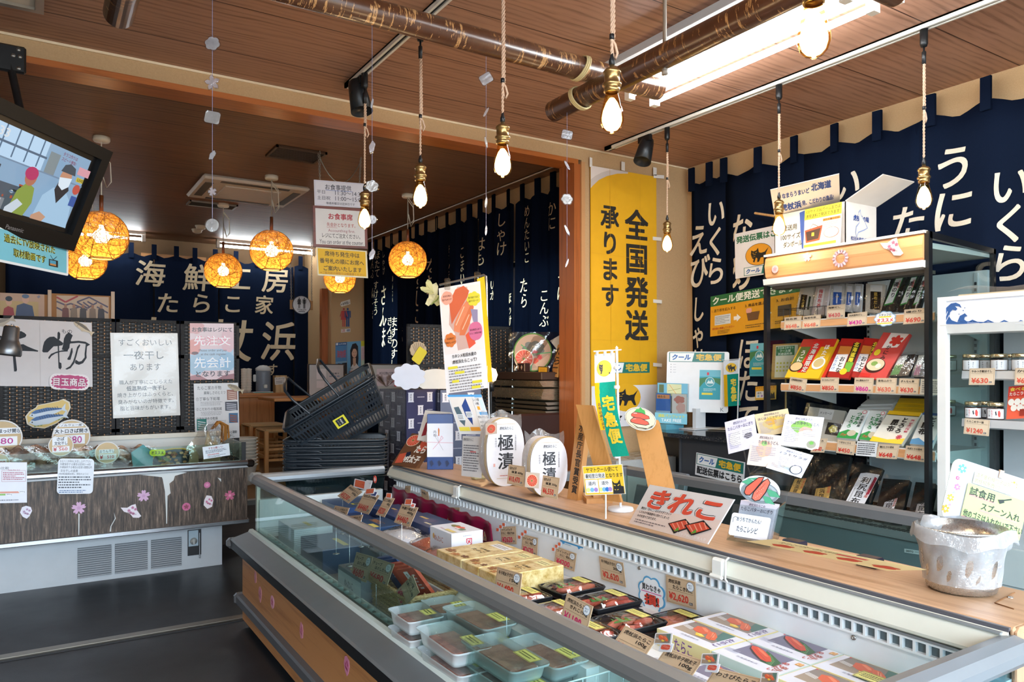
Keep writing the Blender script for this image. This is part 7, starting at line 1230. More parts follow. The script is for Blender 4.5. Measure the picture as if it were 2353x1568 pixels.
# wooden plank with painted roe plate
A=P(1458,975,t=2.55);B=P(1512,965,t=2.52);C_=P(1497,1158,t=2.40);T=leaning('leaning wooden plank topped by a painted plate of roe','roe_plank',(A,B,C_),380,[],.022)
A,B,C_=qt((1436,930),(1508,942),(1436,984),2.50,2.48,2.47);plate=[(36+36*math.cos(a),27+26*math.sin(a))for a in(6.2832*k/40 for k in range(40))]
card('painted_plate','','',A,B,C_,(73,54),[('e',36,27,34.5,24.5,'#2a2622'),('e',36,27,33.6,23.6,'#cfc09a'),('p',[(14,40),(30,47),(52,46),(66,36),(62,42),(48,49),(28,49)],'#2a2622'),('p',[(22,13),(27,6),(33,5),(36,0),(41,5),(46,6),(48,14),(36,20),(26,18)],'#2f8a3c'),('p',[(14,20),(22,13),(40,13),(56,18),(58,24),(46,28),(24,27),(15,25)],'#2a2220'),('p',[(15,20.5),(22,14.5),(40,14.5),(55,19),(56.5,23.5),(46,26.5),(24,25.5),(16,24)],'#cc4632'),('p',[(12,34),(20,26),(36,25),(54,31),(57,37),(48,41),(24,41),(13,39)],'#2a2220'),('p',[(13.5,34),(21,27.5),(36,26.5),(53,32),(55,36.5),(47,39.5),(24,39.5),(14.5,37.5)],'#cc4632'),('l',20,17,28,16,1,'#f0d8cc'),('l',18,31,26,29,1,'#e89a88')],col='#d8d0c0',shape=plate,parent=T,thick=.004)
# kireko sign
A=P(1493,1114,t=2.42);B=P(1687,1148,t=2.06);C_=P(1445,1203,Z=ZT+.004);W_,H_=200,108
big=[]
for c_,bb,dx,dy in(('#2c2a2c',.085,0,0),('#f0f0f0',.06,0,0),('#e0543c',.046,1.2,1.0)):big.append(('t','きれこ',16+dx,7+dy,168,50,c_,bb,.1))
trayp=lambda x,y,s:[('p',[(x,y+16*s),(x+26*s,y),(x+46*s,y+12*s),(x+20*s,y+32*s)],'#1e1c1e'),('p',[(x+3*s,y+16*s),(x+26*s,y+3*s),(x+42*s,y+12*s),(x+20*s,y+28*s)],'#d8543c')]+[('l',x+(8+7*k)*s,y+(14-3.5*k)*s,x+(20+6*k)*s,y+(24-3.5*k)*s,1.6*s,'#f0a088')for k in range(4)]+[('p',[(x+18*s,y+28*s),(x+22*s,y+18*s),(x+26*s,y+24*s)],'#5aa03c')]
card('product_sign','white sign with huge orange hiragana and trays of roe, leaning on the freezer top','sign',A,B,C_,(W_,H_),[('p',[(0,70),(90,58),(200,50),(200,108),(0,108)],'#ecd6cc')]+big+[('t','弊社の「きれこ」は大きすぎてカット',12,58,80,7,'#2c2a2c',.02),('t','したものや製造途中に切れてしまった',12,68,80,7,'#2c2a2c',.02),('t','ものを並べております。',12,78,52,7,'#2c2a2c',.02),('s',12,90,84,12,2,'#8a7a78')]+trayp(96,64,1.25)+trayp(134,58,1.3)+[('t','1パック8切れ前後入り',128,96,66,8,'#f4ece8',.03)],col='#e6e2e2',thick=.004)
# acrylic recipe holder with fan of recipe cards
ACR=glass('#f0f4f4',1.3,.03);base=P(1728,1246,Z=ZT);T=thing('recipe_card_holder','clear acrylic holder of roe recipe cards with painted roe sign','card holder',base);tq=2.2
A,B,C_=qt((1683,1178),(1776,1192),(1672,1236),2.17,2.10,2.19);f=fp(A,B,C_,100,66)
g=G();g.prism([(-2,-22),(104,-22),(104,72),(-2,72)],f,-.003,-.001,ACR);g.prism([(22,-112),(106,-112),(108,72),(2,72)],f,-.075,-.073,ACR);g.prism([(104,-24),(107,-24),(107,72),(104,72)],f,-.075,-.001,ACR);g.prism([(-2,70),(106,70),(106,73),(-2,73)],f,-.075,0,ACR);g.build('acrylic_pocket',T)
card('white_label','','',f(0,0,.0),f(96,0,.0),f(0,58,.0),(96,58),[('t','おうちでかんたん!',14,8,60,11,'#2f4658',.01),('t','たらこレシピ',18,30,52,15,'#2f4658',.015),('l',4,14,10,8,1,'#3a4a54'),('l',10,8,18,13,1,'#3a4a54'),('l',5,14,6,24,1,'#3a4a54')],col='#e8ecf4',shape=rrect(0,0,96,58,6),parent=T,thick=.001)
for k in range(5):card('recipe_card','','',f(12,-30+2*k,-.012-.009*k),f(98,-30+2*k,-.012-.009*k),f(12,66,-.012-.009*k),(86,96),([('t','虎杖浜たらこの',22,4,40,7,'#4a3a54',.01),('t','たらこバターおにぎり',4,14,78,10,'#3a3450',.01)]if k==0 else[]),col='#dcd6e4',parent=T,thick=.004)
A,B,C_=qt((1701,1088),(1792,1098),(1700,1150),2.12,2.06,2.12);leaf=lambda pts:[('p',[(x-(x-45)*-.03,y)for x,y in pts],'#1f3a30'),('p',pts,'#4fa07c')]
card('painted_roe_sign','','',A,B,C_,(92,64),[('e',46,40,44,26,'#7d8890'),('e',48,38,38,21,'#a9b2b8'),('e',50,37,28,16,'#8d979e')]+leaf([(4,20),(22,10),(40,18),(22,26)])+leaf([(16,10),(40,6),(52,14)])+leaf([(60,28),(84,34),(94,46),(70,46)])+leaf([(54,46),(70,48),(82,64),(60,62)])+[('p',[(10,44),(14,30),(44,4),(58,2),(52,14),(34,38),(24,50),(14,50)],'#2a2022'),('p',[(12,43),(16,31),(44,6),(55,4),(50,14),(33,37),(23,48),(15,48)],'#d8604c'),('p',[(28,56),(32,40),(54,12),(66,4),(72,14),(62,38),(48,58),(36,62)],'#2a2022'),('p',[(30,55),(34,41),(55,14),(65,6),(70,14),(60,37),(47,56),(37,60)],'#df705c'),('l',40,44,60,16,1,'#b8402e')]+[('e',38+3*(k%4)+k*1.2,52-k*3.4,.7,.7,'#f4c8b8')for k in range(10)],col='#dfe2e4',shape=[(46+47*math.cos(a),34+33*math.sin(a))for a in(6.2832*k/30 for k in range(30))],parent=T,thick=.002)
food={'a':[('p',blob(34,52,26,20,4,.1),'#e8e0d4'),('p',blob(62,40,18,14,5,.12),'#d8d2cc'),('p',blob(72,52,14,8,5,.12),'#4c484c')],'b':[('p',blob(52,44,34,26,5,.12),'#d8b858'),('p',blob(44,38,18,14,5,.12),'#c8983c')],'c':[('p',blob(48,32,28,18,5,.12),'#7aa84c'),('p',blob(60,42,18,12,5,.12),'#cf9a84'),('p',blob(66,62,30,24,6,.1),'#d8ccb0'),('e',80,78,16,15,'#e8e4dc'),('e',80,78,12,11,'#8a8a78'),('p',blob(80,74,6,5,5,.2),'#5a9a3c')],'d':[('p',blob(48,40,26,24,5,.12),'#d8a890'),('p',blob(46,26,10,7,5,.12),'#8ab06a')],'e':[('p',blob(46,44,26,26,5,.12),'#e6ddd0'),('e',76,66,17,17,'#3a4658'),('e',76,66,14,14,'#e8dcd0'),('p',blob(76,66,9,8,5,.25),'#d8b4a4')]}
for k,(lb,tl,tr,bl,t_,ti,col)in enumerate((('recipe card for roe butter rice balls, leftmost of the fan above the holder',(1665,971),(1733,952),(1674,1044),2.24,('虎杖浜たらこの','たらこバターおにぎり','a'),'#c9c2d0'),('recipe card for potato fritters at the back of the fan',(1733,953),(1810,939),(1745,1005),2.27,('虎杖浜明太子の','ほくほくじゃがフライ','b'),'#cdb890'),('recipe card for warm udon in the middle of the fan',(1728,995),(1798,1002),(1716,1068),2.20,('虎杖浜明太子の','あったか釜玉うどん','d'),'#d0bfb4'),('recipe card for chilled udon with green herbs, uppermost right of the fan',(1805,952),(1894,960),(1791,1023),2.21,('虎杖浜明太子の','さっぱり冷やしうどん','c'),'#e2e2ea'),('recipe card for roe salad, tilted lowest right in the fan',(1788,1024),(1869,1047),(1760,1075),2.17,('虎杖浜たらこの','タラモサラダ','e'),'#d4d8e2'))):
    A,B,C_=P(*tl,t=t_),P(*tr,t=t_-.04),P(*bl,t=t_-.02);o=card('recipe_card',lb,'recipe card',A,B,C_,(100,88),food[ti[2]]+[('t',ti[0],28,6,44,8,'#4a4458',.01),('t',ti[1],8,17,84,10,'#3a3450',.01),('s',8,34,40,44,9,'#9d97a2'),('s',54,34,34,24,5,'#aaa4b0')],col=col,thick=.001,group='fan of recipe cards',rough=.5)
    f=fp(A,B,C_,100,88);q=f(50,86,-.003);g=G();g.tube([f(50,60,-.003),q,Vector((base.x+.05,base.y+.05,ZT+.19)),Vector((base.x+.05,base.y+.05,ZT+.02))],.002,ACR,6);g.build('holder_rod',o)
# menu sheet on two small blocks
A=P(1775,1237,Z=ZT+.045);B=P(2110,1304,Z=ZT+.045);A2=P(1768,1240,Z=ZT+.044);nrm=(B-A).cross(Vector((0,0,1))).normalized();C_=A-nrm*.03+Vector((0,0,.0));C2=P(1800,1256,Z=ZT+.03)
it=[('r',0,0,300,60,'#dccb98'),('t','たらこバターおにぎり',30,6,120,12,'#4a3a2a',.02)]+[('p',blob(60+70*k,36,24,12,5,.2),'#b8503c')for k in range(4)]+[('r',150,8,60,8,'#c24a4a')]
pa=P(1778,1240,Z=ZT+.05);pb=P(2128,1310,Z=ZT+.05);pc_=P(1808,1256,Z=ZT+.024);card('menu_sheet','long cream menu sheet lying tilted on two dark blocks','sheet',pa,pb,pa+(P(2040,1312,Z=ZT+.026)-P(2128,1310,Z=ZT+.05))*1.0,(300,60),it,col='#dccb98',thick=.001)
for px,py,lb in((1826,1262,'dark wrapped block propping the menu sheet, farther'),(1998,1302,'dark wrapped block propping the menu sheet, nearer')):
    q=P(px,py,Z=ZT);g=G();M=Matrix.Translation(q)@Matrix.Rotation(math.radians(60),4,'Z')@Matrix.Translation((0,0,0));g.box(-.02,.02,-.03,.03,0,.026,m('#2a2a38',.2),M=Matrix.Translation((q.x,q.y,q.z)),bev=.004);tag(g.build('prop_block'),lb,'block','blocks under the menu sheet')
# bin in a plastic bag
c=Vector((1.815,.915,ZT));T=thing('sample_spoon_bin','steel bin covered with a clear plastic bag for used spoons','bin',c);st_=steel('#c4c2be',.25);g=G();g.lathe([(0,.002),(.066,.002),(.072,.006),(.076,.02),(.086,.10),(.094,.142),(.098,.146),(.094,.148),(.084,.10),(.07,.01),(0,.008)],st_,40,c);g.build('steel_bin',T)
g=G();bagm=haze('bin bag film',.42);rd=random.Random(2)
def bagf(u,v):
    a=6.2832*u;z=.022+.128*v;r=.079+.10*(z-.02)*1.0/.9*.2+.022*v*v+.002*math.sin(9*a+5*v)*(.4+v)+.0015*math.sin(17*a-9*v);
    if v>.9:z=.147+.006*math.sin(3*a);r=.102+.006*math.sin(5*a)
    return c+Vector((r*math.cos(a),r*math.sin(a),z))
g.grid(bagf,60,14,bagm);g.grid(lambda u,v:c+Vector(((.102+.006*math.sin(31.4*u)+.006*v)*math.cos(6.2832*u),(.102+.006*math.sin(31.4*u)+.006*v)*math.sin(6.2832*u),.147+.006*math.sin(18.85*u)-.03*v+.004*math.sin(50*u)*v)),60,3,bagm);kx=c+Vector((.075,-.065,.12));g.lathe([(0,-.022),(.016,-.018),(.022,0),(.016,.02),(0,.026)],bagm,14,c+Vector((.082,-.05,.108)),M=Matrix.Rotation(1.2,4,'Y'));g.build('plastic_bag',T)
q=P(2178,1225,t=1.78);g=G();g.lathe([(0,0),(.02,0),(.024,.01),(.018,.03),(.0,.034)],bagm,14,P(2140,1215,t=1.80));g.build('bag_knot',T)
# spoon sign
A,B,C_=qt((2192,1050),(2372,1108),(2160,1188),1.86,1.80,1.86);W_,H_=190,142;fl=lambda x,y,r,c_:[('p',flower(x,y,r,6,.1),c_),('e',x,y,r*.3,r*.3,'#f2eef0')]
o=card('spoon_sign','rounded sign with coloured flowers about the used sampling spoons','sign',A,B,C_,(W_,H_),fl(26,20,11,'#5fb2dc')+fl(20,44,5,'#d84a84')+fl(24,64,8,'#d87ab4')+fl(14,92,9,'#e2c83a')+fl(8,120,10,'#dca028')+fl(54,132,9,'#5fb2dc')+fl(96,138,8,'#d86aa4')+fl(150,20,9,'#e0c03a')+fl(166,138,9,'#d83a84')+[('e',20,78,3,3,'#a8c4e4'),('e',16,108,2.5,2.5,'#b48ac8'),('r',56,16,100,28,'#dfe6b8'),('t','请不要扔掉勺子以外',60,18,84,10,'#878a66'),('t','的任何东西♡♡',60,31,62,10,'#878a66'),('r',46,46,144,88,'#b4cf86'),('l',54,72,118,72,5,'#e29a8c'),('l',86,98,176,98,5,'#e29a8c'),('l',48,124,190,124,5,'#e29a8c'),('t','試食用',54,52,60,20,'#26302c',.02),('t','スプーン入れ',88,79,92,17,'#26302c',.02),('t','他のゴミは入れないで下さい',50,105,142,17,'#26302c',.02),('p',[(122,62),(134,58),(138,64),(128,70)],'#26302c'),('l',134,60,152,52,3,'#26302c')],col='#d4d8e4',shape=rrect(0,0,W_,H_,20),thick=.004,edge=m('#b4c890'),rough=.5)
f=fp(A,B,C_,W_,H_);g=G();q=f(100,120,-.006);g.tube([q,(q.x,q.y,ZT+.004)],.004,ACR,8);g.lathe([(0,0),(.028,0),(.028,.004),(0,.004)],ACR,20,(q.x,q.y,ZT));g.build('acrylic_stand',o);g=G();g.prism([(112,-4),(122,-4),(122,14),(112,14)],f,-.008,.006,m('#d8bfa4',.6));g.build('wooden_peg',o)

# ================================================================== right side: rear low case, showcases, counter, signs
T=thing('rear_low_showcase','low grey showcase behind the wooden top, glass-walled with grey rail','showcase',(2.33,2.27,0));TEAL=m('#8b9798',.4);RY0,RY1=1.42,3.12
g=G();g.box(1.935,2.70,RY0,RY1,0,.43,TEAL);g.build('body',T);g=G();g.box(2.715,2.72,RY0,RY1,.43,.705,glass('#dcebe8'));g.box(1.935,2.72,RY1-.006,RY1,.43,.705,glass('#dcebe8'));g.build('guard_glass',T)
g=G();rq=[(2.695,.70),(2.694,.735),(2.70,.746),(2.735,.746),(2.742,.735),(2.741,.70)];ybox(g,rq,RY0-.02,RY1+.02,m('#6f7174',.35,.2));g.prism([(RY1+a-2.72,b)for a,b in rq],lambda a,b,d:Vector((d,a,b)),1.935,2.72,m('#6f7174',.35,.2));g.build('guard_rail',T)
# --- tall open showcase
CX0,CX1,CY0,CY1,CH=3.32,3.90,1.805,2.69,1.88;T=thing('tall_open_showcase','tall black-framed open showcase with wood-look canopy and three shelves','showcase',(3.6,2.25,0));bf=m('#15171a',.3);wt=m('#dcdcd8',.4)
for y in(CY0,CY1-.02):g=G();g.box(CX0-.01,CX0+.02,y,y+.02,.5,CH,bf);g.box(CX1-.02,CX1,y,y+.02,.5,CH-.03,bf);g.prism([(CX0,CH),(CX1,CH-.03),(CX1,CH-.055),(CX0,CH-.03)],lambda a,b,d:Vector((a,d,b)),y,y+.02,bf);g.build('black_frame',T)
for y in(CY0+.008,CY1-.012):g=G();g.prism([(CX0,CH-.02),(CX1,CH-.05),(CX1,.5),(CX0,.5)],lambda a,b,d:Vector((a,d,b)),y,y+.005,glass('#f0f7f6',.8));g.build('side_glass',T)
g=G();g.box(CX0+.02,CX1-.0,CY0+.02,CY1-.02,CH-.07,CH-.045,wt);g.build('roof',T)
g=G();WF=wood('#cf9a6a','#b98250','Y',1.2,.4);ybox(g,[(3.318,1.875),(3.30,1.86),(3.292,1.82),(3.30,1.765),(3.318,1.752)],CY0+.02,CY1-.02,WF);g.build('wood_fascia',T)
g=G();ybox(g,[(3.285,1.752),(3.32,1.752),(3.36,1.73),(3.36,1.715),(3.29,1.722)],CY0+.015,CY1-.015,wt);g.box(3.295,3.325,CY0+.012,CY1-.012,1.872,1.884,wt);g.build('white_trim',T)
g=G();g.box(3.34,3.42,CY0+.03,CY1-.03,1.70,1.716,m('#4a443c',.6));g.build('air_outlet',T)
g=G();g.box(3.86,3.885,CY0+.02,CY1-.25,.55,1.75,m('#c9ced2',.4));g.build('back_panel',T)
g=G()
for y in(CY0+.06,CY1-.27):g.box(3.85,3.862,y,y+.018,.58,1.74,m('#b5babd',.4));[g.box(3.848,3.851,y+.004,y+.014,.6+.03*k,.615+.03*k,m('#2a2c30'))for k in range(37)]
g.build('slotted_rail',T)
SH=((1.51,.045),(1.175,.045),(.88,.05))
for z,h in SH:
    g=G();g.box(3.42,3.86,CY0+.03,CY1-.03,z+h/2-.022,z+h/2-.01,wt);g.box(3.416,3.424,CY0+.03,CY1-.03,z-h/2,z+h/2,wt)
    for y in(CY0+.05,CY1-.06):g.prism([(3.86,z-.1),(3.86,z),(3.46,z),(3.47,z-.02)],lambda a,b,d:Vector((a,d,b)),y,y+.006,wt)
    sh=g.build('shelf',T);g=G();g.box(3.411,3.417,CY0+.03,CY1-.03,z-h/2+.006,z+h/2-.006,WF);g.build('price_rail',sh)
g=G();g.box(CX0,CX1,CY0,CY1,0,.50,m('#5f7076',.35,.2));g.box(CX0-.003,CX0,CY0,CY1,.495,.50,m('#2c3234'));g.build('base_body',T)
g=G();g.box(CX0+.02,CX1-.02,CY0+.02,CY1-.02,.50,.53,m('#6a6f72',.4));
for k in range(36):y=CY0+.04+k*.0225;g.box(CX0+.025,CX0+.07,y,y+.012,.53,.533,m('#1f2224'))
g.build('deck',T)
f=fp(P(2078,1261,X=CX0-.0015),P(2119,1267,X=CX0-.0015),P(2078,1270,X=CX0-.0015),100,22);paint(g:=G(),f,[('r',0,0,100,22,'#aeb9bc'),('t','SANYO',10,5,42,12,'#2a3034',.05),('s',60,6,32,8,2,'#4a5458')]);g.build('maker_plate',T)
def spouch(label,tl,tr,bl,X,dx,items,col,th=.018,name='food_pouch',grp='packs in the tall showcase',cat_='pack',film=False,WH=None):
    A,B,C_=P(*tl,X=X),P(*tr,X=X),P(*bl,X=X-dx);w=(B-A).length*1000;h=(C_-A).length*1000;sc=100/w;Wd,Hd=100,h*sc
    its=items(Hd)if callable(items)else items
    mm=col;o=card(name,label,cat_,A,B,C_,(Wd,Hd),its,col=mm,thick=th,group=grp,rough=.28)
    if film:f=fp(A,B,C_,Wd,Hd);g=G();g.grid(lambda u,v:f(-8+116*u,-Hd*.10+Hd*1.14*v,.006+.008*math.sin(math.pi*u)*math.sin(math.pi*v)+.004*math.sin(12*u+9*v)),8,10,FILM());g.build('clear_bag',o)
    return o
lab=lambda x,y,w,h,bg,s,fg,cell:[('r',x,y,w,h,bg),('v',s,x+w/2,y+3,cell,fg,.03)]
spouch('kelp tea bag with slanted black and gold label, leftmost on the top shelf',(1840,657),(1873,660),(1829,722),3.52,.05,lambda H:lab(14,H*.3,44,H*.52,'#2a2018','こんぶ茶','#c9a44a',H*.11)+[('r',70,H*.34,14,H*.46,'#2c3a28')],'#c4bcae',film=True)
spouch('plum kelp tea bag with white label and red lettering',(1876,655),(1908,655),(1864,723),3.52,.05,lambda H:lab(18,H*.12,50,H*.7,'#e2ddd8','梅昆布茶','#c8323c',H*.16),'#c9b8b0',film=True)
for k,(a,b)in enumerate(((1910,1942),(1944,1962),(1964,1982))):spouch('seafood stock pack with blue label, %s'%('nearest the plum tea','middle of three','last of three')[k],(a,652),(b,653),(a-4,716),3.53,.03,lambda H:[('r',20,H*.08,60,H*.22,'#dfe0e4'),('r',20,H*.3,60,H*.46,'#2a5cae'),('e',50,H*.46,12,5,'#d8a040'),('r',44,H*.36,10,H*.34,'#d8dce8')],'#c2c0bc',film=True,th=.012)
spouch('kelp stock bag with black and gold label, centre of the top shelf',(1990,652),(2034,654),(1988,718),3.53,.03,lambda H:[('r',24,H*.04,62,H*.22,'#e2dfda')]+lab(26,H*.26,54,H*.62,'#221c18','昆布だし','#c9a44a',H*.14),'#c8bfb0',film=True)
for k,(a,b,lb)in enumerate(((2048,2084,'largest, in front'),(2086,2114,'behind the first'),(2116,2136,'by the black frame post'))):spouch('black dried seaweed bag with green-edged white label, '+lb,(a,640-2*k),(b,637-2*k),(a-24,716),3.54,.05,lambda H:[('p',[(30,4),(80,0),(62,H*.78),(6,H*.84)],'#3f9a48'),('p',[(34,7),(75,4),(58,H*.74),(11,H*.79)],'#e4e4e0'),('v','磯のり',46,H*.12,H*.16,'#22242a',.03),('v','北海道',64,H*.08,H*.08,'#c23a3a',.02)],'#1d2322',film=True,grp='dried seaweed bags on the top shelf')
q0,q1=P(1800,722,X=3.45),P(1895,712,X=3.45);g=G();wr=m('#3a3632',.4,.4)
for z in(1.545,1.60):g.tube([(3.45,q0.y,z),(3.45,q1.y,z),(3.55,q1.y,z),(3.55,q0.y,z),(3.45,q0.y,z)],.002,wr,5)
for k in range(7):y=q0.y+(q1.y-q0.y)*k/6;g.tube([(3.45,y,1.525),(3.45,y,1.60)],.0016,wr,5)
tag(g.build('wire_basket'),'small dark wire basket holding the tea bags on the top shelf','basket')
def sprice(lb,tl,tr,bl,ln,yn,X=3.409,cl='#d0503c',cabinet=True):return price(lb,tl,tr,bl,dict(X=X),ln,yn,False,cl,group='kraft price cards on the shelves',paper='#d9c4a8')
for lb,a,b,c_,ln,yn,cl in(('shelf price card 648 for kelp tea, leftmost on the top shelf',(1803,730),(1842,726),(1801,759),'昆布茶','¥648','#d86a54'),('shelf price card 648 for plum kelp tea',(1845,727),(1886,723),(1843,756),'梅昆布茶','¥648','#d86a54'),('shelf price card 430 for seafood stock in front of the blue labels',(1900,703),(1942,699),(1899,734),'海鮮だし','¥430','#c85a5a'),('shelf price card 430 in pink for kelp stock',(1948,721),(1993,716),(1946,751),'利尻昆布だし','¥430','#c8288c'),('shelf price card 690 for seaweed, right end of the top shelf',(2078,712),(2131,707),(2075,746),'磯のり','¥690','#cf4a3c'),('shelf price card 850 for Hokkaido-only rice topping',(1816,866),(1855,872),(1811,896),'北海道限定茶漬け','¥850','#c8382a'),('shelf price card 850 for furikake',(1886,868),(1928,868),(1884,900),'おとなのふりかけ','¥850','#cf3c30'),('shelf price card 860 in pink for crab miso soup',(1964,868),(2008,869),(1961,902),'かに風味みそ汁','¥860','#c8288c'),('shelf price card 630 for edible seaweed',(2014,869),(2061,869),(2011,904),'食用ふのり','¥630','#d86a54'),('shelf price card 630 for seaweed, nearest the handwritten slip',(2067,870),(2113,871),(2063,905),'ぎんなん草','¥630','#cf4a3c'),('shelf price card partly behind the recipe cards',(1870,1008),(1902,1008),(1862,1040),'おぼろ','¥540','#d03a2c'),('shelf price card 450 for nibble kelp',(1925,1010),(1966,1015),(1921,1041),'つまみとろろ','¥450','#cf3a2c'),('shelf price card 648 for shredded kelp from Rausu',(2019,1021),(2067,1023),(2013,1053),'羅臼とろろ昆布','¥648','#cf2c24'),('shelf price card 648 for shredded kelp from Rishiri, right end',(2082,1024),(2132,1029),(2077,1057),'利尻とろろ昆布','¥648','#cf2c24')):sprice(lb,a,b,c_,[(ln,.8)],yn,cl=cl)
def note(lb,tl,tr,bl,its,col='#dfe2e4',shape=None,X=3.408,name='handwritten_slip',W_=100,H_=76):A,B,C_=quad(tl,tr,bl,X=X);return card(name,lb,'sign',A,B,C_,(W_,H_),its,col=col,thick=.001,shape=shape)
note('blue-edged cloud sign with staff recommendation on the top shelf',(2008,716),(2060,712),(2008,753),[('p',blob(50,38,46,33,9,.14),'#eceef0'),('r',24,26,54,7,'#e4d84a'),('t','スタッフの',22,14,56,12,'#26282c',.02),('r',16,56,66,6,'#e4d84a'),('t','オススメ',14,36,72,18,'#d8543c',.05)],'#8fb4d0',blob(50,38,50,37,9,.14),name='cloud_sign')
note('cream handwritten slip at the right end of the middle shelf',(2116,871),(2172,872),(2113,907),[('s',8,8,84,60,6,'#6a6a6c')],'#d4cec0');note('white densely handwritten slip on the bottom shelf rail',(1970,1014),(2017,1017),(1966,1047),[('s',6,6,88,64,6,'#2a2c34')])
# middle shelf pouches
spouch('red and yellow rice-topping pouch with bowls, leftmost on the middle shelf',(1846,780),(1925,779),(1803,868),3.55,.10,lambda H:[('r',0,0,100,H*.2,'#b82a22'),('r',0,H*.78,100,H*.22,'#dcb828'),('p',[(6,H*.2),(36,H*.2),(28,H*.7),(2,H*.7)],'#5a6a2c'),('p',[(36,H*.06),(66,H*.06),(56,H*.86),(30,H*.86)],'#c8221c'),('v','北海道限定',48,H*.1,H*.15,'#1c1614',.06),('v','北海道限定',48,H*.1,H*.15,'#ece6dc',.02),('v','うに',20,H*.28,H*.16,'#ece6dc',.04),('v','ほたて',82,H*.14,H*.14,'#ece6dc',.04),('e',20,H*.72,20,H*.13,'#3a1c14'),('e',20,H*.71,17,H*.11,'#d8b884'),('e',80,H*.62,18,H*.15,'#dfe2e4'),('e',80,H*.61,14,H*.11,'#c4b078')],'#d8a81e')
spouch('red rice-topping pouch peeking out behind the leftmost one',(1926,786),(1936,786),(1884,868),3.57,.10,[('r',0,0,100,90,'#b8281e')],'#c8342a',th=.01)
fk=lambda H:[('r',0,0,100,H*.16,'#a8201c'),('r',8,H*.2,56,H*.2,'#c47a34'),('p',[(6,H*.42),(60,H*.4),(60,H*.86),(0,H*.86)],'#e0dedb'),('v','おとな',40,H*.46,H*.14,'#22201e',.04),('v','ふりかけ',14,H*.46,H*.09,'#3a7ab0',.03),('r',64,H*.1,34,H*.6,'#2c2218'),('v','北海道限定',80,H*.08,H*.13,'#e0cc3a',.05),('p',[(64,H*.6),(98,H*.6),(94,H*.84),(66,H*.84)],'#6aa83c'),('e',66,H*.84,16,H*.08,'#dcc02c')]
spouch('furikake pouch with white panel, front of two',(1934,778),(1984,780),(1900,866),3.55,.10,fk,'#9a241c',grp='furikake pouches');spouch('furikake pouch with white panel, behind the front one',(1986,776),(2024,780),(1956,866),3.57,.10,fk,'#9a241c',grp='furikake pouches')
spouch('pink and red crab miso soup pouch with soup bowl',(2030,764),(2092,768),(1972,867),3.56,.10,lambda H:[('p',[(30,0),(96,0),(80,H*.3),(26,H*.34)],'#e6dcd8'),('p',blob(64,H*.16,24,H*.12,6,.4),'#c83a30'),('v','かにみそ汁',50,H*.26,H*.11,'#2a1c1c',.03),('e',38,H*.72,36,H*.16,'#3a1a14'),('e',38,H*.70,32,H*.13,'#d8c8a4'),('e',32,H*.68,12,H*.05,'#7a9a4c'),('e',50,H*.72,10,H*.05,'#e4ddd0'),('e',20,H*.44,11,H*.07,'#dcc22c'),('r',2,H*.9,40,H*.08,'#c8322a')],'#c84a44')
for(tl,tr,bl,lc,lb)in(((2060,818),(2104,814),(2044,866),'#4a8a4c','clear bag of dark seaweed with green-bottomed label'),((2106,816),(2137,816),(2098,866),'#7a3a58','clear bag of dark seaweed with purple-bottomed label by the frame post')):spouch(lb,tl,tr,bl,3.53,.06,lambda H:[('p',[(18,4),(60,2),(44,H*.92),(2,H*.94)],'#dfe2dc'),('p',[(12,H*.46),(52,H*.44),(44,H*.92),(2,H*.94)],lc),('v','ふのり',38,H*.1,H*.2,'#26282a',.02)],'#191b1c',film=True)
# bottom shelf pouches
spouch('clear bag of shaved kelp with small black label, behind the recipe cards',(1860,935),(1944,945),(1838,1008),3.56,.12,lambda H:[('r',30,H*.02,40,H*.3,'#d8d8d4'),('t','メッセージ',34,H*.1,32,H*.08,'#3a3a3c',.02),('r',62,H*.4,36,H*.36,'#1c1e1a'),('p',blob(80,H*.58,12,H*.12,5,.2),'#a8a040')],'#b5b2a6',film=True)
gr=lambda H:[('p',[(0,H*.82),(40,H*.7),(100,H*.8),(100,H),(0,H)],'#2f8a44'),('v','つまみ',62,H*.08,H*.15,'#2f7a44',.05),('v','とろろ',36,H*.2,H*.15,'#2f7a44',.05),('v','北海道産',84,H*.2,H*.10,'#26342a',.03),('e',84,H*.08,12,H*.06,'#c8485a'),('e',84,H*.08,9,H*.045,'#e4e2de'),('e',66,H*.82,22,H*.1,'#b8b09a'),('t','パッ!',14,H*.84,30,H*.1,'#d83a34',.04)]
spouch('white and green nibble-kelp pouch, front of two',(1953,941),(1997,943),(1922,1006),3.56,.14,gr,'#d4d8d6',grp='white and green kelp pouches');spouch('white and green nibble-kelp pouch, right of the front one',(1999,943),(2037,946),(1974,1010),3.57,.14,gr,'#d4d8d6',grp='white and green kelp pouches')
yk=lambda H:[('r',0,0,100,H*.14,'#dcb020'),('r',0,H*.12,100,H*.02,'#2a2620'),('p',[(0,H*.84),(50,H*.9),(100,H*.82),(100,H),(0,H)],'#e0c02c'),('v','とろろ',66,H*.18,H*.17,'#26201c',.06),('v','昆布',40,H*.26,H*.2,'#26201c',.06),('r',84,H*.24,10,H*.4,'#b02a3a'),('v','羅臼昆布',89,H*.26,H*.09,'#e4dcd8',.02),('p',flower(80,H*.8,10,8,.2),'#b02a4a')]
spouch('white shredded-kelp pouch with yellow band, in front',(2044,944),(2118,949),(1998,1014),3.56,.14,yk,'#d6d2c6',grp='yellow-banded kelp pouches')
for k in range(3):spouch('yellow-banded kelp pouch lying stacked behind, %s'%('lowest','middle','topmost')[k],(2060+5*k,928-9*k),(2134,930-9*k),(2052+5*k,944-9*k),3.68+.02*k,.05,[('r',0,0,100,14,'#2a2620')],'#dcb020',th=.01,grp='yellow kelp pouches stacked behind')
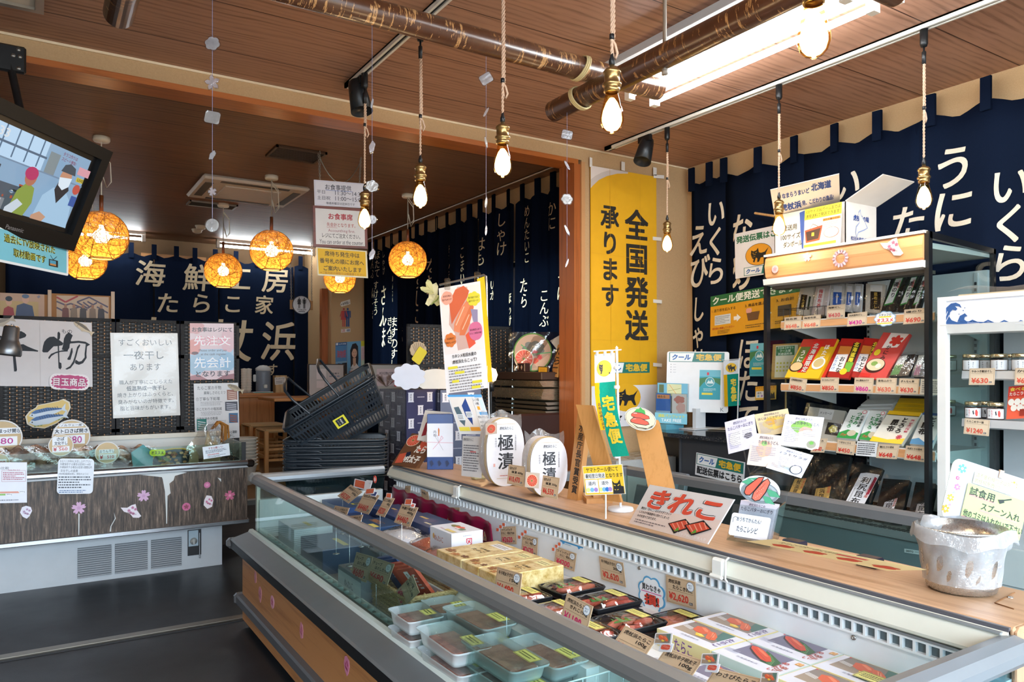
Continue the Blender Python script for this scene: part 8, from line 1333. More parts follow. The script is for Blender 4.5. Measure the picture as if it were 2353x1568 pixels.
for k in range(3):spouch('white kelp pouch lying stacked behind the green ones, %s'%('lowest','middle','topmost')[k],(1975+8*k,936-8*k),(2056+4*k,934-8*k),(1962+8*k,946-8*k),3.68+.02*k,.05,[],'#d0d2d2',th=.01,grp='white kelp pouches stacked behind')
spouch('white shredded-kelp pouch with blue wave foot, at the frame post',(2122,948),(2172,952),(2090,1020),3.57,.14,lambda H:[('r',0,0,100,H*.08,'#3a5a9a'),('p',[(0,H*.86),(30,H*.8),(60,H*.9),(100,H*.82),(100,H),(0,H)],'#3f86b8'),('v','とろろ',60,H*.12,H*.17,'#26201c',.06),('v','昆布',34,H*.3,H*.2,'#26201c',.06)],'#d4d4d0')
# long kelp packs on the deck
def kelp(lb,tl,tr,bl,lt,its,lc,X=3.50):
    A,B,C_=P(*tl,X=X),P(*tr,X=X),P(*bl,X=X-.12);return A,B,C_
for lb,tl,tr,bl,ltl,ltr,lbl,lc,main,sub,fg in(('long dark kelp pack with gold label, partly behind the recipe cards',(1838,1046),(1884,1050),(1802,1158),(1837,1077),(1863,1078),(1808,1148),'#b8924c','虎杖浜昆布','特撰','#1e1a16'),('long dark kelp pack with gold label and red stamp, second from the frame',(1884,1040),(1954,1050),(1858,1164),(1884,1085),(1917,1086),(1868,1160),'#b8924c','虎杖浜昆布','特撰','#1e1a16'),('long dark kelp pack with white label and red side strip',(1970,1062),(2028,1078),(1924,1180),(1980,1085),(2022,1092),(1936,1168),'#dcdce0','利尻昆布','','#1e1c1e'),('cut kelp pack with narrow white label, second from the frame post',(2030,1100),(2090,1104),(2006,1196),(2042,1132),(2069,1129),(2022,1188),'#dcdce0','切昆布','日高','#1e1c1e'),('cut kelp pack with narrow white label, at the frame post',(2104,1108),(2150,1112),(2084,1200),(2114,1138),(2140,1137),(2100,1192),'#dcdce0','切昆布','日高','#1e1c1e')):
    A,B,C_=P(*tl,X=3.56),P(*tr,X=3.56),P(*bl,X=3.44);o=card('kelp_pack',lb,'pack',A,B,C_,(100,220),[],col=m('#1b2021',.25),thick=.025,group='long kelp packs on the deck');a,b,c_=P(*ltl,X=3.545),P(*ltr,X=3.545),P(*lbl,X=3.425);f=fp(a,b,c_,100,280);n=len(main)
    paint(g:=G(),f,[('r',0,0,100,280,lc),('v',main,46,60 if sub else 30,210/n,fg,.03),('v',sub,50,8,24,'#b8302c',.03),('v','北海道名産',88,60,24,'#b84a34',.02),('s',8,120,8,130,20,'#5a4a34')]+([('p',[(82,20),(98,30),(98,150),(84,160)],'#9a2a3c')]if main[0]=='利' else[]),d0=.002);g.build('label',o)
    f=fp(A,B,C_,100,220);g=G();g.grid(lambda u,v:f(-8+116*u,-14+244*v,.014+.006*math.sin(9*u+14*v)),8,12,FILM());g.build('clear_bag',o)
for k,(px,py)in enumerate(((1845,1178),(1885,1180),(1960,1195),(2060,1214))):q=P(px,py,X=3.38);g=G();g.grid(lambda u,v:Vector((3.36+.12*v,q.y+(u-.5)*.13,.535+.055*math.sin(math.pi*u)*(1-v*.5)+.008*math.sin(14*u+9*v))),8,6,glass('#d8d4cc',1.6,.12,'low film',22,.08));o=tag(g.build('clear_packet'),'clear flat packet on the showcase deck, %s'%('far left','with small gold label','middle','near the frame post')[k],'pack','clear packets on the deck')
# blossom stickers on the fascia
FX=dict(X=3.2905);sticker('round pink blossom sticker at the far end of the wood canopy',1781,619,9,'o',('#d8a4ac','#c98490'),FX,'stickers on the canopy');sticker('small pale blossom sticker on the wood canopy',1855,591,11,'f',('#e0b8bc','#cf96a2'),FX,'stickers on the canopy');sticker('white blossom-branch sticker near the right end of the wood canopy',2050,568,22,'w',('#e6e2e4','#c86a84'),FX,'stickers on the canopy')
c=P(1931,594,**FX);s=4/FPX*.9;f=lambda a,b,d:c+Vector((-d,-a*s,-b*s));g=G()
for k in range(14):a=k*.449;g.prism(flower(16*math.cos(a),16*math.sin(a),5.5,5,.2,a),f,.0,.0012,m('#d8a8b4' if k%2 else '#e2bcc4',.5))
o=tag(g.build('blossom_wreath',origin=c),'pink blossom wreath sticker in the middle of the wood canopy','sticker','stickers on the canopy')
# shipping carton on top
zt=1.885;T=thing('shipping_carton','white open shipping carton with blue lettering on the tall showcase','carton',(3.58,2.5,zt));cb=m('#e4ded6',.5);y1,y0,x0,x1,ch=2.73,2.30,3.45,3.72,.235;blue='#2f4a8c'
g=G()
for a in((x0,x0+.004,y0,y1),(x1-.004,x1,y0,y1),(x0,x1,y0,y0+.004),(x0,x1,y1-.004,y1)):g.box(*a,zt,zt+ch,cb)
g.box(x0,x1,y0,y1,zt,zt+.004,cb);g.build('box_walls',T)
A=P(1770,437,t=3.95);B=P(1928,400,t=3.70);C_=Vector((x0-.001,y1,zt+ch));card('front_flap','','',A,B,C_,(160,72),[('t','なまらうまいど',26,16,66,14,blue,.05),('t','北海道',96,8,46,20,blue,.06),('t','虎杖浜',18,44,52,20,blue,.06),('t','発、こだわりの逸品!',72,46,74,14,blue,.04)],col=cb,parent=T,thick=.004)
C0=Vector((x1,y0,zt+ch));A=Vector((x0,y0,zt+ch));g=G();g.prism([(0,0),(1,0),(1,1),(0,1)],lambda a,b,d:A+Vector((x1-x0,0,0))*a+Vector((0,-.20,.09))*b+Vector((0,.02,.04))*d*10,0,.01,cb);g.build('side_flap',T)
f=fp(Vector((x0-.0005,y1,zt+ch)),Vector((x0-.0005,y0,zt+ch)),Vector((x0-.0005,y1,zt)),160,88);paint(g:=G(),f,[('p',[(60,4),(80,0),(74,60),(66,84),(62,40)],'#3f5aa0'),('t','発送用',20,24,34,12,'#3a362c',.02),('t','100サイズ',16,42,46,12,'#3a362c',.02),('t','ダンボール',22,58,44,12,'#3a362c',.02)]);f2=fp(Vector((x0,y0-.0005,zt+ch)),Vector((x1,y0-.0005,zt+ch)),Vector((x0,y0-.0005,zt)),100,88)
paint(g,f2,[('t','虎杖浜の味',24,22,50,12,blue,.05),('p',[(40,16),(46,10),(48,20),(62,34),(70,44),(58,50),(40,56),(34,66),(30,56),(32,44),(42,36)],'#8fa0c8'),('p',[(41,18),(45,13),(47,21),(61,35),(67,44),(57,48),(39,54),(34,63),(32,56),(34,46),(43,37)],'#e4ded6'),('t','松田水産株式会社',16,64,66,8,blue,.03),('s',30,74,40,12,3,'#5a6a9c')]);g.build('print',T)
A,B,C_=P(1850,482,X=3.42),P(1935,464,X=3.42),P(1846,572,X=3.40);o=card('carton_notice','yellow and white notice with shopping basket picture on the carton','sign',A,B,C_,(90,92),[('r',0,0,90,26,'#e0d43a'),('t','100サイズ段ボールまでは',3,3,84,9,'#3a3620',.02),('t','通常送料で発送できます',3,14,82,9,'#3a3620',.02),('r',46,30,42,6,'#d88a3a'),('t','送れる量の目安',47,31,38,4.5,'#3a2414',.02),('s',48,39,38,12,3,'#c9a8a0'),('p',[(2,50),(46,44),(40,78),(6,80)],'#b84a30'),('p',[(5,54),(42,50),(37,74),(9,76)],'#3a2a24'),('r',20,58,6,8,'#e0d43a'),('l',14,50,22,38,1,'#5a4a3a'),('l',22,38,36,46,1,'#5a4a3a'),('e',68,64,18,12,'#c25a4a'),('e',68,64,17,11,'#ece6e0'),('r',2,84,78,6,'#e0d43a')],col='#e8e2dc',thick=.002)
# --- white showcase on the right
WX0,WX1,WY1,WY0,WH=3.30,3.90,1.76,.35,1.57;T=thing('white_wave_showcase','white open showcase with blue wave decal and jars','showcase',(3.6,1.05,0));lg=m('#b9bfc2',.45)
g=G();g.box(WX0+.03,WX1,WY0,WY1,WH-.05,WH,wt);g.build('roof',T);g=G();g.box(WX0,WX0+.035,WY0,WY1-.012,1.462,WH,m('#dfe2ea',.35));g.build('fascia',T);g=G();ybox(g,[(WX0-.006,1.462),(WX0+.05,1.462),(WX0+.05,1.42),(WX0+.004,1.425)],WY0,WY1-.012,wt);g.box(WX0-.004,WX0+.036,WY0,WY1,WH-.006,WH+.012,wt);g.build('white_trim',T)
f=fp(P(2163,692,X=WX0-.001),P(2163+190,690,X=WX0-.001),P(2163,745,X=WX0-.001),190,53);wv_='#2f558c';it=[('p',[(0,53),(4,34),(12,16),(24,6),(36,4),(46,8),(50,16),(42,12),(34,12),(40,18),(36,22),(28,20),(22,26),(20,36),(26,44),(38,48),(56,46),(190,49),(190,53)],wv_),('l',6,50,16,24,1.2,'#dfe2ea'),('l',10,51,20,32,1.2,'#dfe2ea'),('p',[(40,47),(46,34),(58,28),(64,34),(58,36),(56,42),(64,47)],wv_),('e',54,22,1.4,1.4,wv_),('e',58,16,1.2,1.2,wv_),('e',44,30,1.2,1.2,wv_)]+[('p',[(60+36*k,50),(76+36*k,42),(96+36*k,50),(76+36*k,46)],wv_)for k in range(4)]+[('l',64+36*k,49.5,92+36*k,49.5,.7,'#dfe2ea')for k in range(4)]
paint(g:=G(),f,it,rough=.35);g.build('wave_decal',T)
g=G();g.box(WX0-.005,WX0+.03,WY1-.035,WY1,.52,WH+.012,wt);g.build('front_post',T);g=G();g.box(WX0,WX1,WY1-.012,WY1-.006,.55,WH-.05,glass('#f0f7f6',.8));g.build('side_glass',T)
g=G();g.box(3.83,3.86,WY0,WY1-.02,.55,WH-.05,m('#bcc4c8',.45));g.box(3.825,3.832,1.36,1.38,.6,1.5,m('#a4abae',.4));[g.box(3.822,3.826,1.364,1.376,.62+.026*k,.634+.026*k,m('#24262a'))for k in range(34)];g.build('back_panel',T)
for z in(1.262,1.055):g=G();g.box(3.41,3.83,WY0,WY1-.05,z-.014,z,wt);ybox(g,[(3.395,z-.03),(3.405,z-.036),(3.41,z+.003),(3.40,z+.003)],WY0,WY1-.05,m('#c9cdd0',.3,.4));g.build('shelf',T)
g=G();g.box(WX0,WX1,WY0,WY1,0,.55,m('#a3b0b0',.4));g.box(WX0-.002,WX0,WY0,WY1,.40,.404,m('#6a7678'));g.box(WX0-.002,WX0,WY0,WY1,.30,.304,m('#6a7678'));g.build('base_body',T)
g=G();g.box(WX0+.03,3.83,WY0+.02,WY1-.02,.55,.72,m('#9aa3a6',.5));g.build('deck',T)
g=G();g.grid(lambda u,v:Vector((WX0+.02+.5*v,WY1-.02-1.2*u,WH+.02+.016*math.sin(9*u+5*v)+.012*math.sin(23*u+3*v)+.012)),24,10,haze('sheet film',.16));tag(g.build('plastic_sheet'),'crumpled clear plastic sheet on the white showcase','plastic')
g=G();g.box(WX0+.05,3.8,WY0,WY1-.06,WH+.012,WH+.022,m('#c4b494',.6));tag(g.build('flat_board'),'beige flat board under the plastic sheet','board')
def jar(label,px,py,X,kind,s=1.0):
    c=P(px,py,X=X);T=thing('glass_jar',label,'jar',c,0,'jars on the white showcase');r=.034*s;h=.062*s;g=G();g.lathe([(0,.003),(r*.8,0),(r,.006),(r,h*.82),(r*.86,h),(r*.84,h)],glass('#e8ecec',1.2),22,c);g.build('glass',T);g=G();g.lathe([(0,.005),(r*.93,.005),(r*.93,h*.8),(0,h*.8)],m('#b88a6a' if kind=='s' else '#6a2c1a',.5),18,c);g.build('contents',T)
    g=G();g.lathe([(r*.9,h-.002),(r*.94,h),(r*.94,h+.011),(r*.88,h+.014),(0,h+.014)],m('#c9b894',.2,.85),22,c);g.build('lid',T)
    n=12;a0=math.atan2(-c.y,-c.x);g=G();fl_=lambda u,v,d:c+Vector(((r+.0008+d)*math.cos(a0-1.0+u*2.0),(r+.0008+d)*math.sin(a0-1.0+u*2.0),h*(.78-.66*v)))
    g.grid(lambda u,v:fl_(u,v,0),14,2,m('#e2e4e6',.5));its=[('v','やみつき',.38,.1,.2,'#26282c',.02),('v','ほぐし',.62,.14,.2,'#26282c',.02)]if kind=='s' else[('v','たらこ',.30,.1,.26,'#c8322c',.03),('v','ラー油',.14,.14,.22,'#26282c',.02),('p',[(.62,.2),(.70,.14),(.76,.4),(.74,.8),(.66,.86),(.6,.6)],'#c8382a'),('p',[(.46,.3),(.52,.2),(.56,.6),(.5,.7)],'#26282c')]
    for it_ in its:
        vs,fs=(vtext_geo(it_[1],0,0,1,.95,it_[6])if it_[0]=='v' else(it_[1],[list(range(len(it_[1])))]))
        vs=[(it_[2]+a*it_[4]*.42,it_[3]+b*it_[4],z)for a,b,z in vs]if it_[0]=='v' else[(a,b,0)for a,b in vs]
        g.add([fl_(a,b,.0006+z)for a,b,z in vs],fs,m(it_[5]if it_[0]=='v' else it_[2],.5))
    g.build('label',T)
for k,(px,X,lb)in enumerate(((2180,3.56,'salmon flake jar behind the side glass on the upper shelf'),(2231,3.46,'salmon flake jar, first in front on the upper shelf'),(2263,3.56,'salmon flake jar in the second row behind the price card'),(2296,3.46,'salmon flake jar, second in front on the upper shelf'),(2322,3.56,'salmon flake jar at the back near the right edge'),(2345,3.46,'salmon flake jar cut by the right edge'))):jar(lb,px,HOR-(1.262-HCAM)*FPX/(X/(SY+CY*(px-CPX)/FPX)),X,'s')
for k,(px,X,lb)in enumerate(((2178,3.56,'roe chilli oil jar behind the side glass on the lower shelf'),(2236,3.46,'roe chilli oil jar, first in front on the lower shelf'),(2263,3.54,'roe chilli oil jar half hidden between the two front ones'),(2288,3.46,'roe chilli oil jar, second in front on the lower shelf'))):jar(lb,px,HOR-(1.055-HCAM)*FPX/(X/(SY+CY*(px-CPX)/FPX)),X,'t')
sprice('shelf price card 630 for salmon flakes on the white showcase',(2228,847),(2287,846),(2226,885),[('やみつき鮭ほぐし',.95)],'¥630',3.39);sprice('shelf price card cut by the right edge of the picture',(2333,846),(2386,846),(2331,885),[('かに',.6)],'¥630',3.39);sprice('shelf price card 1240 for roe chilli oil',(2217,961),(2275,966),(2214,997),[('たらこのラー油',.8)],'¥1240',3.39)
A,B,C_=P(2318,889,X=3.45),P(2372,884,X=3.45),P(2312,964,X=3.44);card('roe_oil_poster','red poster of edible roe chilli oil on the lower jar shelf','poster',A,B,C_,(60,78),[('r',0,0,60,26,'#c8382c'),('t','食べる',4,3,40,9,'#e8c84a',.04),('t','たらこラー油',4,14,54,9,'#e8dcd0',.03)]+[('e',10+16*k,38,8,8,'#e6e0d4')for k in range(4)]+[('e',18+16*k,52,8,8,'#e0d8cc')for k in range(3)]+[('r',34,56,18,16,'#8a2a1c')],col='#d8583c',thick=.003)
for k,(px,py,lb)in enumerate(((2262,1062,'black-banded nori roll pack lying below the jars, left'),(2300,1066,'black-banded nori roll pack lying below the jars, middle'),(2338,1080,'black-banded nori roll pack lying below the jars, right'))):
    q=P(px,py,X=3.5);T=thing('nori_pack',lb,'pack',(3.5,q.y,.72),0,'nori packs below the jars');g=G();g.lathe([(0,-.06),(.026,-.06),(.026,.06),(0,.06)],m('#22262a',.3),16,(3.46,q.y,.748),M=Matrix.Rotation(math.pi/2,4,'Y'));g.build('roll',T);g=G();g.lathe([(.0265,-.02),(.0268,-.02),(.0268,.03),(.0265,.03)],m('#c9c6c0',.5),16,(3.45,q.y,.748),M=Matrix.Rotation(math.pi/2,4,'Y'));g.build('paper_band',T);g=G();g.grid(lambda u,v:Vector((3.38+.18*v,q.y+(u-.5)*.08,.725+.06*math.sin(math.pi*u)+.006*math.sin(15*v+4*u))),8,8,FILM());g.build('clear_bag',T)
g=G();g.box(3.40,3.60,.55,1.45,.55,.722,m('#9aa3a6',.5));
# --- counter behind, monitor board, brochures
T=thing('parcel_counter','dark grey parcel counter with speckled stone top','counter',(3.66,3.3,0));gran=special('speckled granite',lambda n:n.base(n.ramp(n.noise(n.gco(),160,2,.7),[(.4,'#15171a'),(.62,'#34373b'),(.75,'#8a7458')]),.12,0,.6));dk=m('#31353b',.4)
g=G();g.box(3.42,3.9,2.72,3.42,0,.85,dk);g.box(3.415,3.425,3.41,3.425,0,.85,m('#4a4e54',.3,.3));g.box(3.6,3.9,3.42,3.9,0,.85,dk);g.build('body',T)
top_=[(3.36,2.72),(3.36,3.2),(3.34,3.45),(3.38,3.62),(3.48,3.76),(3.64,3.86),(3.92,3.9),(3.92,2.72)];g=G();g.prism(top_,lambda a,b,d:Vector((a,b,d)),.85,.875,gran);g.build('stone_top',T)
o=pcard('counter_sign','cool delivery slip sign stuck on the dark counter front','sign',(1600,1040),(1712,1063),(1597,1091),coolsign(2,2,110,24)+[('t','配送伝票はこちら',4,29,106,18,'#1d1f24',.05)],dict(X=3.415),col='#d9dde2')
ZC=.875
c=P(1605,975,Z=ZC);A,B,C_=qt((1533,808),(1676,809),(1530,946),5.05,4.95,5.05);o=card('monitor_board','white display board with cool delivery banner on the counter','board',A,B,C_,(146,140),coolsign(5,2,130,22)+[('e',10,30+6*k,1.2,1.2,'#9aa0a8')for k in range(4)]+[('l',15,30+6*k,22,30+6*k,1,'#b4b8c0')for k in range(4)]+[('t','K',128,128,8,9,'#6a6e74')],col='#e2e4e8',thick=.012,shape=rrect(0,0,146,140,5),rough=.3)
card('lake_poster','','',fp(A,B,C_,146,140)(78,42,.001),fp(A,B,C_,146,140)(127,42,.001),fp(A,B,C_,146,140)(78,110,.001),(50,70),lake:=[('r',0,0,50,18,'#6fb8cc'),('r',0,16,50,54,'#2f9aac'),('p',[(0,20),(20,17),(50,20),(50,36),(40,30),(26,22),(10,30),(0,42)],'#3f7a4c'),('e',25,28,11,11,'#d8e8ea'),('e',25,28,10,10,'#4a9aa8'),('p',[(17,32),(22,24),(25,28),(29,22),(34,32)],'#d8e8ea'),('r',6,54,26,5,'#dccf4a'),('p',blob(20,9,3,4,4,.2),'#c83a4c'),('s',10,43,30,8,3,'#bcdce0')],col='#4aa4b8',parent=o,thick=.001)
f=fp(A,B,C_,146,140);g=G();q=f(80,138,-.01);g.box(q.x-.045,q.x+.045,q.y-.01,q.y+.02,ZC,q.z+.02,m('#d8dce2',.3));g.box(q.x-.12,q.x+.13,q.y-.07,q.y+.09,ZC,ZC+.008,m('#d4d8de',.3),bev=.003);g.build('stand_foot',o)
A,B,C_=qt((1506,902),(1580,905),(1505,972),5.02,4.94,5.02);f=fp(A,B,C_,80,76);q=f(40,76,-.03);T=thing('brochure_holder','clear take-free brochure holder with blue band on the counter','brochure holder',(q.x,q.y,ZC))
g=G();g.prism([(0,0),(80,0),(80,76),(0,76)],f,.002,.004,ACR);g.prism([(0,-24),(80,-24),(80,76),(0,76)],f,-.06,-.057,ACR);g.prism([(0,74),(80,74),(80,77),(0,77)],f,-.06,.004,ACR);g.build('acrylic_pocket',T);g=G();g.box(q.x-.08,q.x+.08,q.y-.03,q.y+.03,ZC,f(40,77).z,m('#5a9fb4',.4));g.build('base',T)
card('blue_brochure','','',f(2,2,0),f(38,2,0),f(2,52,0),(36,50),[('r',2,3,32,10,'#d88a54'),('t','ゆたら',5,5,18,6,'#2a1c14',.04),('r',0,43,36,7,'#9ab8d4')],col='#1f62b4',parent=T,thick=.004);card('red_brochure','','',f(42,2,0),f(78,2,0),f(42,52,0),(36,50),[('p',blob(18,14,14,10,5,.2),'#c87a74'),('p',blob(22,34,12,14,5,.2),'#d8a8a4')],col='#dcd4d4',parent=T,thick=.004);card('map_leaflet','','',f(3,-24,-.03),f(78,-24,-.03),f(3,10,-.03),(75,34),[('r',24,2,36,30,'#d0d4a8'),('l',30,4,50,30,1,'#d88a3a'),('l',26,20,58,12,1,'#8a9a5a'),('r',4,4,12,20,'#5a6a4a')],col='#6fb0cc',parent=T,thick=.003);card('band','','',f(0,50,.005),f(80,50,.005),f(0,76,.005),(80,26),[('t','通販パンフレット',8,3,66,8,'#d8d23c',.03),('t','TAKE FREE',16,14,50,8,'#eaf0f2',.03)],col='#7cbfd4',parent=T,thick=.001)
q=P(1640,985,Z=ZC);
for k,(dx,dy,a,c_)in enumerate(((0,0,.2,'#b8a890'),(.05,-.06,-.2,'#a8988a'),(-.02,-.12,.5,'#c4b8a4'))):M=Matrix.Translation((q.x+dx,q.y+dy,ZC+.002*k))@Matrix.Rotation(a,4,'Z');g=G();g.box(-.07,.07,-.1,.1,0,.0018,m(c_,.4),M=M);o=tag(g.build('leaflet'),'leaflet lying on the stone counter top, %s'%('rearmost','middle','nearest the recipe cards')[k],'leaflet','leaflets on the counter')
c=P(1694,990,Z=ZC);T=thing('table_flag','second small delivery flag standing on the stone counter','flag',c);tq=c.x*SY+c.y*CY;g=G();g.tube([c,P(1699,823,t=tq)],.004,wp,8);g.tube([P(1660,828,t=tq),P(1702,825,t=tq)],.002,wp,6);g.lathe([(0,0),(.04,0),(.04,.01),(0,.012)],wp,20,c);g.build('pole',T);A,B,C_=qt((1662,830),(1698,827),(1665,935),tq,tq,tq);f=fp(A,B,C_,37,106)
g=G();g.prism([(0,0),(37,0),(37,32),(0,32)],f,-.001,0,clo('#e2e4ea'));g.prism([(0,32),(8,32),(8,106),(0,106)],f,-.001,0,clo('#d8a81c'));g.prism([(8,32),(37,32),(37,106),(8,106)],f,-.001,0,clo('#1c8a78'));g.build('cloth',T);paint(g:=G(),f,[('e',18,17,13,11,'#e2b21c')]+cat(8,8,22,18)+[('v','宅急便',22,42,18,'#d8bc2c',.05,.8)],d0=.0012);g.build('print',T)
c=P(1735,985,Z=ZC);T=thing('slip_rack','wire-like rack of white delivery slips on the counter','rack',c);tq=c.x*SY+c.y*CY
for k in range(5):A,B,C_=qt((1708+15*k,916-k),(1722+15*k,914-k),(1709+15*k,962),tq-.02*k,tq-.02*k,tq-.02*k);card('slip_bundle','','',A,B,C_,(30,100),[('o',2,2,26,96,1,'#6a7a86'),('s',5,10,20,80,12,'#7d8a94'),('e',15,8,3,3,'#4a5a68')],col='#ccd2d8',parent=T,thick=.03)
YB_=3.905
for lb,tl,tr,bl,X,its,W_,col in(('white delivery-slip sign with black cat oval on the navy curtain',(1688,538),(1800,514),(1690,641),3.70,[('t','発送伝票はこちら',4,8,128,17,'#2c6a4c',.05)]+[('e',58,58,32,25,'#26221c'),('e',58,58,31,24,'#dc9a2c')]+cat(36,42,46,34)+coolsign(22,84,100,19),(116,106),'#e0e0e4'),('orange and green cool-delivery steps banner on the navy curtain',(1633,682),(1890,634),(1632,774),3.72,[('r',0,0,262,24,'#24643c'),('t','クール便発送できます',6,3,200,18,'#e6eae4',.04),('t','1. 送り状を記入する',4,31,62,7,'#3a2c14',.02),('r',12,46,42,22,'#ccd2d4'),('s',14,48,38,18,5,'#7d8890'),('p',[(62,54),(70,54),(70,49),(80,58),(70,66),(70,62),(62,62)],'#e6e4de'),('t','会計前に用意してください',6,73,58,5,'#b03a24',.02),('s',20,80,34,9,3,'#6a5024'),('t','2. 商品を選ぶ',90,31,48,7,'#3a2c14',.02),('p',[(94,50),(126,50),(122,68),(98,68)],'#6a4a30'),('p',blob(100,46,8,6,4,.2),'#dca094'),('p',[(136,54),(144,54),(144,49),(154,58),(144,66),(144,62),(136,62)],'#e6e4de'),('s',92,76,46,9,2,'#6a5024'),('t','3. お会計',164,31,40,7,'#3a2c14',.02),('r',168,46,30,22,'#4a3a2c'),('s',162,76,44,8,2,'#6a5024')],(262,92),'#d89a22'),('teal lake poster pinned to the navy curtain',(1724,790),(1768,788),(1722,865),3.80,lake,(50,74),'#4aa4b8'),('small yellow delivery notice beside the showcase frame',(1736,889),(1784,886),(1735,920),3.66,[('r',0,0,60,12,'#dca028'),('t','ヤマトクール便にて',3,2,52,4,'#26221c',.02),('r',3,14,40,18,'#dfe2e4'),('t','道内',6,16,12,6,'#2c2f3a',.02),('e',10,27,3,3,'#7ab4dc'),('e',20,27,3,3,'#a584c4'),('p',[(44,36),(46,18),(50,24),(55,17),(58,36)],'#1e1f24')],(60,38),'#d8b04a')):
    A,B,C_=quad(tl,tr,bl,X=XN-.045 if X>3.6 else X);card('delivery_sign',lb,'sign',A,B,C_,W_,its,col=col,thick=.002)
A,B,C_=qt((1776,792),(1840,788),(1772,872),4.34,4.2,4.34);o=card('postage_clipboard','brown clipboard with delivery charge list beside the showcase','clipboard',A,B,C_,(66,84),[('r',8,4,52,76,'#d4cec2'),('r',9,6,44,22,'#2c6a48'),('t','クロネコヤマト',12,7,38,6,'#dfe6e0',.02),('t','クール便',18,14,26,6,'#dfe6e0',.02),('t','別途送料表',14,21,34,6,'#dfe6e0',.02)]+[('e',14+8*(k%5),46+9*(k//5),2.4,2.4,'#b8b04a')for k in range(15)],col='#a8824c',thick=.006)
q=fp(A,B,C_,66,84)(33,84,-.01);g=G();g.tube([q,(q.x,q.y,ZC)],.006,m('#8a6a3c',.5),6);g.build('easel_leg',o)
g=G();g.tube([P(1735,490,X=3.9),P(1800,500,X=3.86)],.008,wood('#c9a070','#a88050','X'),8);tag(g.build('wooden_stick'),'short pale wooden stick poking out from the navy curtain','stick')
# yellow banner on the wall between the two rooms
A,B,C_=quad((1356,381),(1507,407),(1358,985),Y=YH-.012);T=None;W_,H_=152,604;yb='#d9a416';arc=[(0,0),(0,40)]+[(0+90*math.sin(a)*.9,40*math.cos(a))for a in(0,)]
its=[('p',[(0,0),(152,0),(152,507),(0,507)],yb),('p',[(0,52),(4,46),(18,30),(36,18),(60,8),(84,4),(84,0),(0,0)],'#c4bab4'),('p',[(0,32),(10,22),(24,12),(40,4),(52,0),(0,0)],'#dcd2cc'),('v','全国発送',104,84,80,'#24221e',.042,.74),('v','承ります',42,82,61,'#24221e',.042,.74)]+coolsign(22,452,112,26)+[('r',0,507,152,97,'#d8d6da'),('e',78,536,34,33,'#dca61a')]+cat(50,514,56,42)+[('t','ヤマト運輸',34,576,88,14,'#24221e',.05)]+[('l',42,0,44,507,.5,'#c8961a'),('l',112,10,110,507,.5,'#c8961a'),('l',0,200,152,206,.5,'#c8961a'),('l',0,400,152,402,.5,'#c8961a')]
f=fp(A,B,C_,W_,H_);g=G();g.grid(lambda u,v:f(W_*u,H_*v,.003*math.sin(5*u+9*v)-.002),8,24,cloth(yb,.05,'yellow banner cloth'));o=tag(g.build('delivery_banner',solid=.0015),'tall yellow nationwide delivery banner with black characters, taped to the wall','banner');paint(g:=G(),lambda a,b,d:f(a,b,d+.0045),its,rough=.7);g.build('print',o)
for px,py,dx,dy in((1358,372,3,11),(1432,381,4,10),(1505,393,4,9),(1514,405,12,4),(1510,548,10,4),(1511,692,10,4),(1511,838,10,4)):g=G();a,b,c_=quad((px-dx,py-dy),(px+dx,py-dy+2),(px-dx,py+dy),Y=YH-.02);ft=fp(a,b,c_,1,1);g.prism([(0,0),(1,0),(1,1),(0,1)],ft,-.001,0,m('#dcd8d2',.6));g.build('tape',o)
# grey flattened cases against the wall below the banner
for k,(px,py,h,lb)in enumerate(((1452,1150,.42,'grey folded crate panel leaning below the counter, front'),(1478,1150,.44,'grey folded crate panel leaning below the counter, behind the first'),(1505,1140,.46,'grey folded crate panel leaning below the counter, last'))):q=P(px,1100,Y=3.2+.09*k);g=G();M=Matrix.Translation((q.x,3.2+.09*k,0))@Matrix.Rotation(.25,4,'Y');g.box(-.015,.015,-.12,.12,.02,h+.2,m('#6a6f78',.5),M=M,bev=.006);tag(g.build('folded_crate'),lb,'crate','folded grey crates')
A=P(1405,1030,Y=3.7);B=P(1560,1000,Y=3.6);g=G();g.box(3.05,3.56,3.6,3.93,.0,.70,m('#c4c0b8',.6));o=tag(g.build('covered_box'),'pale box covered with clear plastic below the yellow banner','box');g=G();g.grid(lambda u,v:Vector((3.03+.55*u,3.585+.3*v,.706+.008*math.sin(11*u+5*v))),10,8,FILM());g.grid(lambda u,v:Vector((3.03+.55*u,3.585+.008*math.sin(14*u),.706-.5*v)),10,8,FILM());g.build('plastic_cover',o)
# --- heated display case in the dining room with plaques
T=thing('back_display_case','metal open display case with dark top shelf beyond the doorway post','display case',(3.0,4.5,0));hx=2.86;y0,y1=4.14,4.80;brn=m('#3c2a20',.35);ss=steel('#b9a88c',.25)
g=G();g.box(hx,3.13,y0,y1,1.20,1.255,brn,bev=.005);g.build('top_shelf',T);g=G();ybox(g,[(hx-.02,1.195),(hx+.2,1.195),(hx+.2,1.15),(hx+.01,1.155)],y0,y1,ss);g.build('upper_fascia',T);g=G();ybox(g,[(hx+.02,1.14),(hx+.2,1.14),(hx+.2,1.06),(hx+.0,1.07),(hx+.0,1.09)],y0,y1,ss);g.build('lower_fascia',T);g=G()
for k in range(3):ybox(g,[(hx+.03,1.05-.03*k),(hx+.2,1.05-.03*k),(hx+.2,1.035-.03*k),(hx+.05,1.03-.03*k)],y0,y1,m('#8a8274',.3,.6))
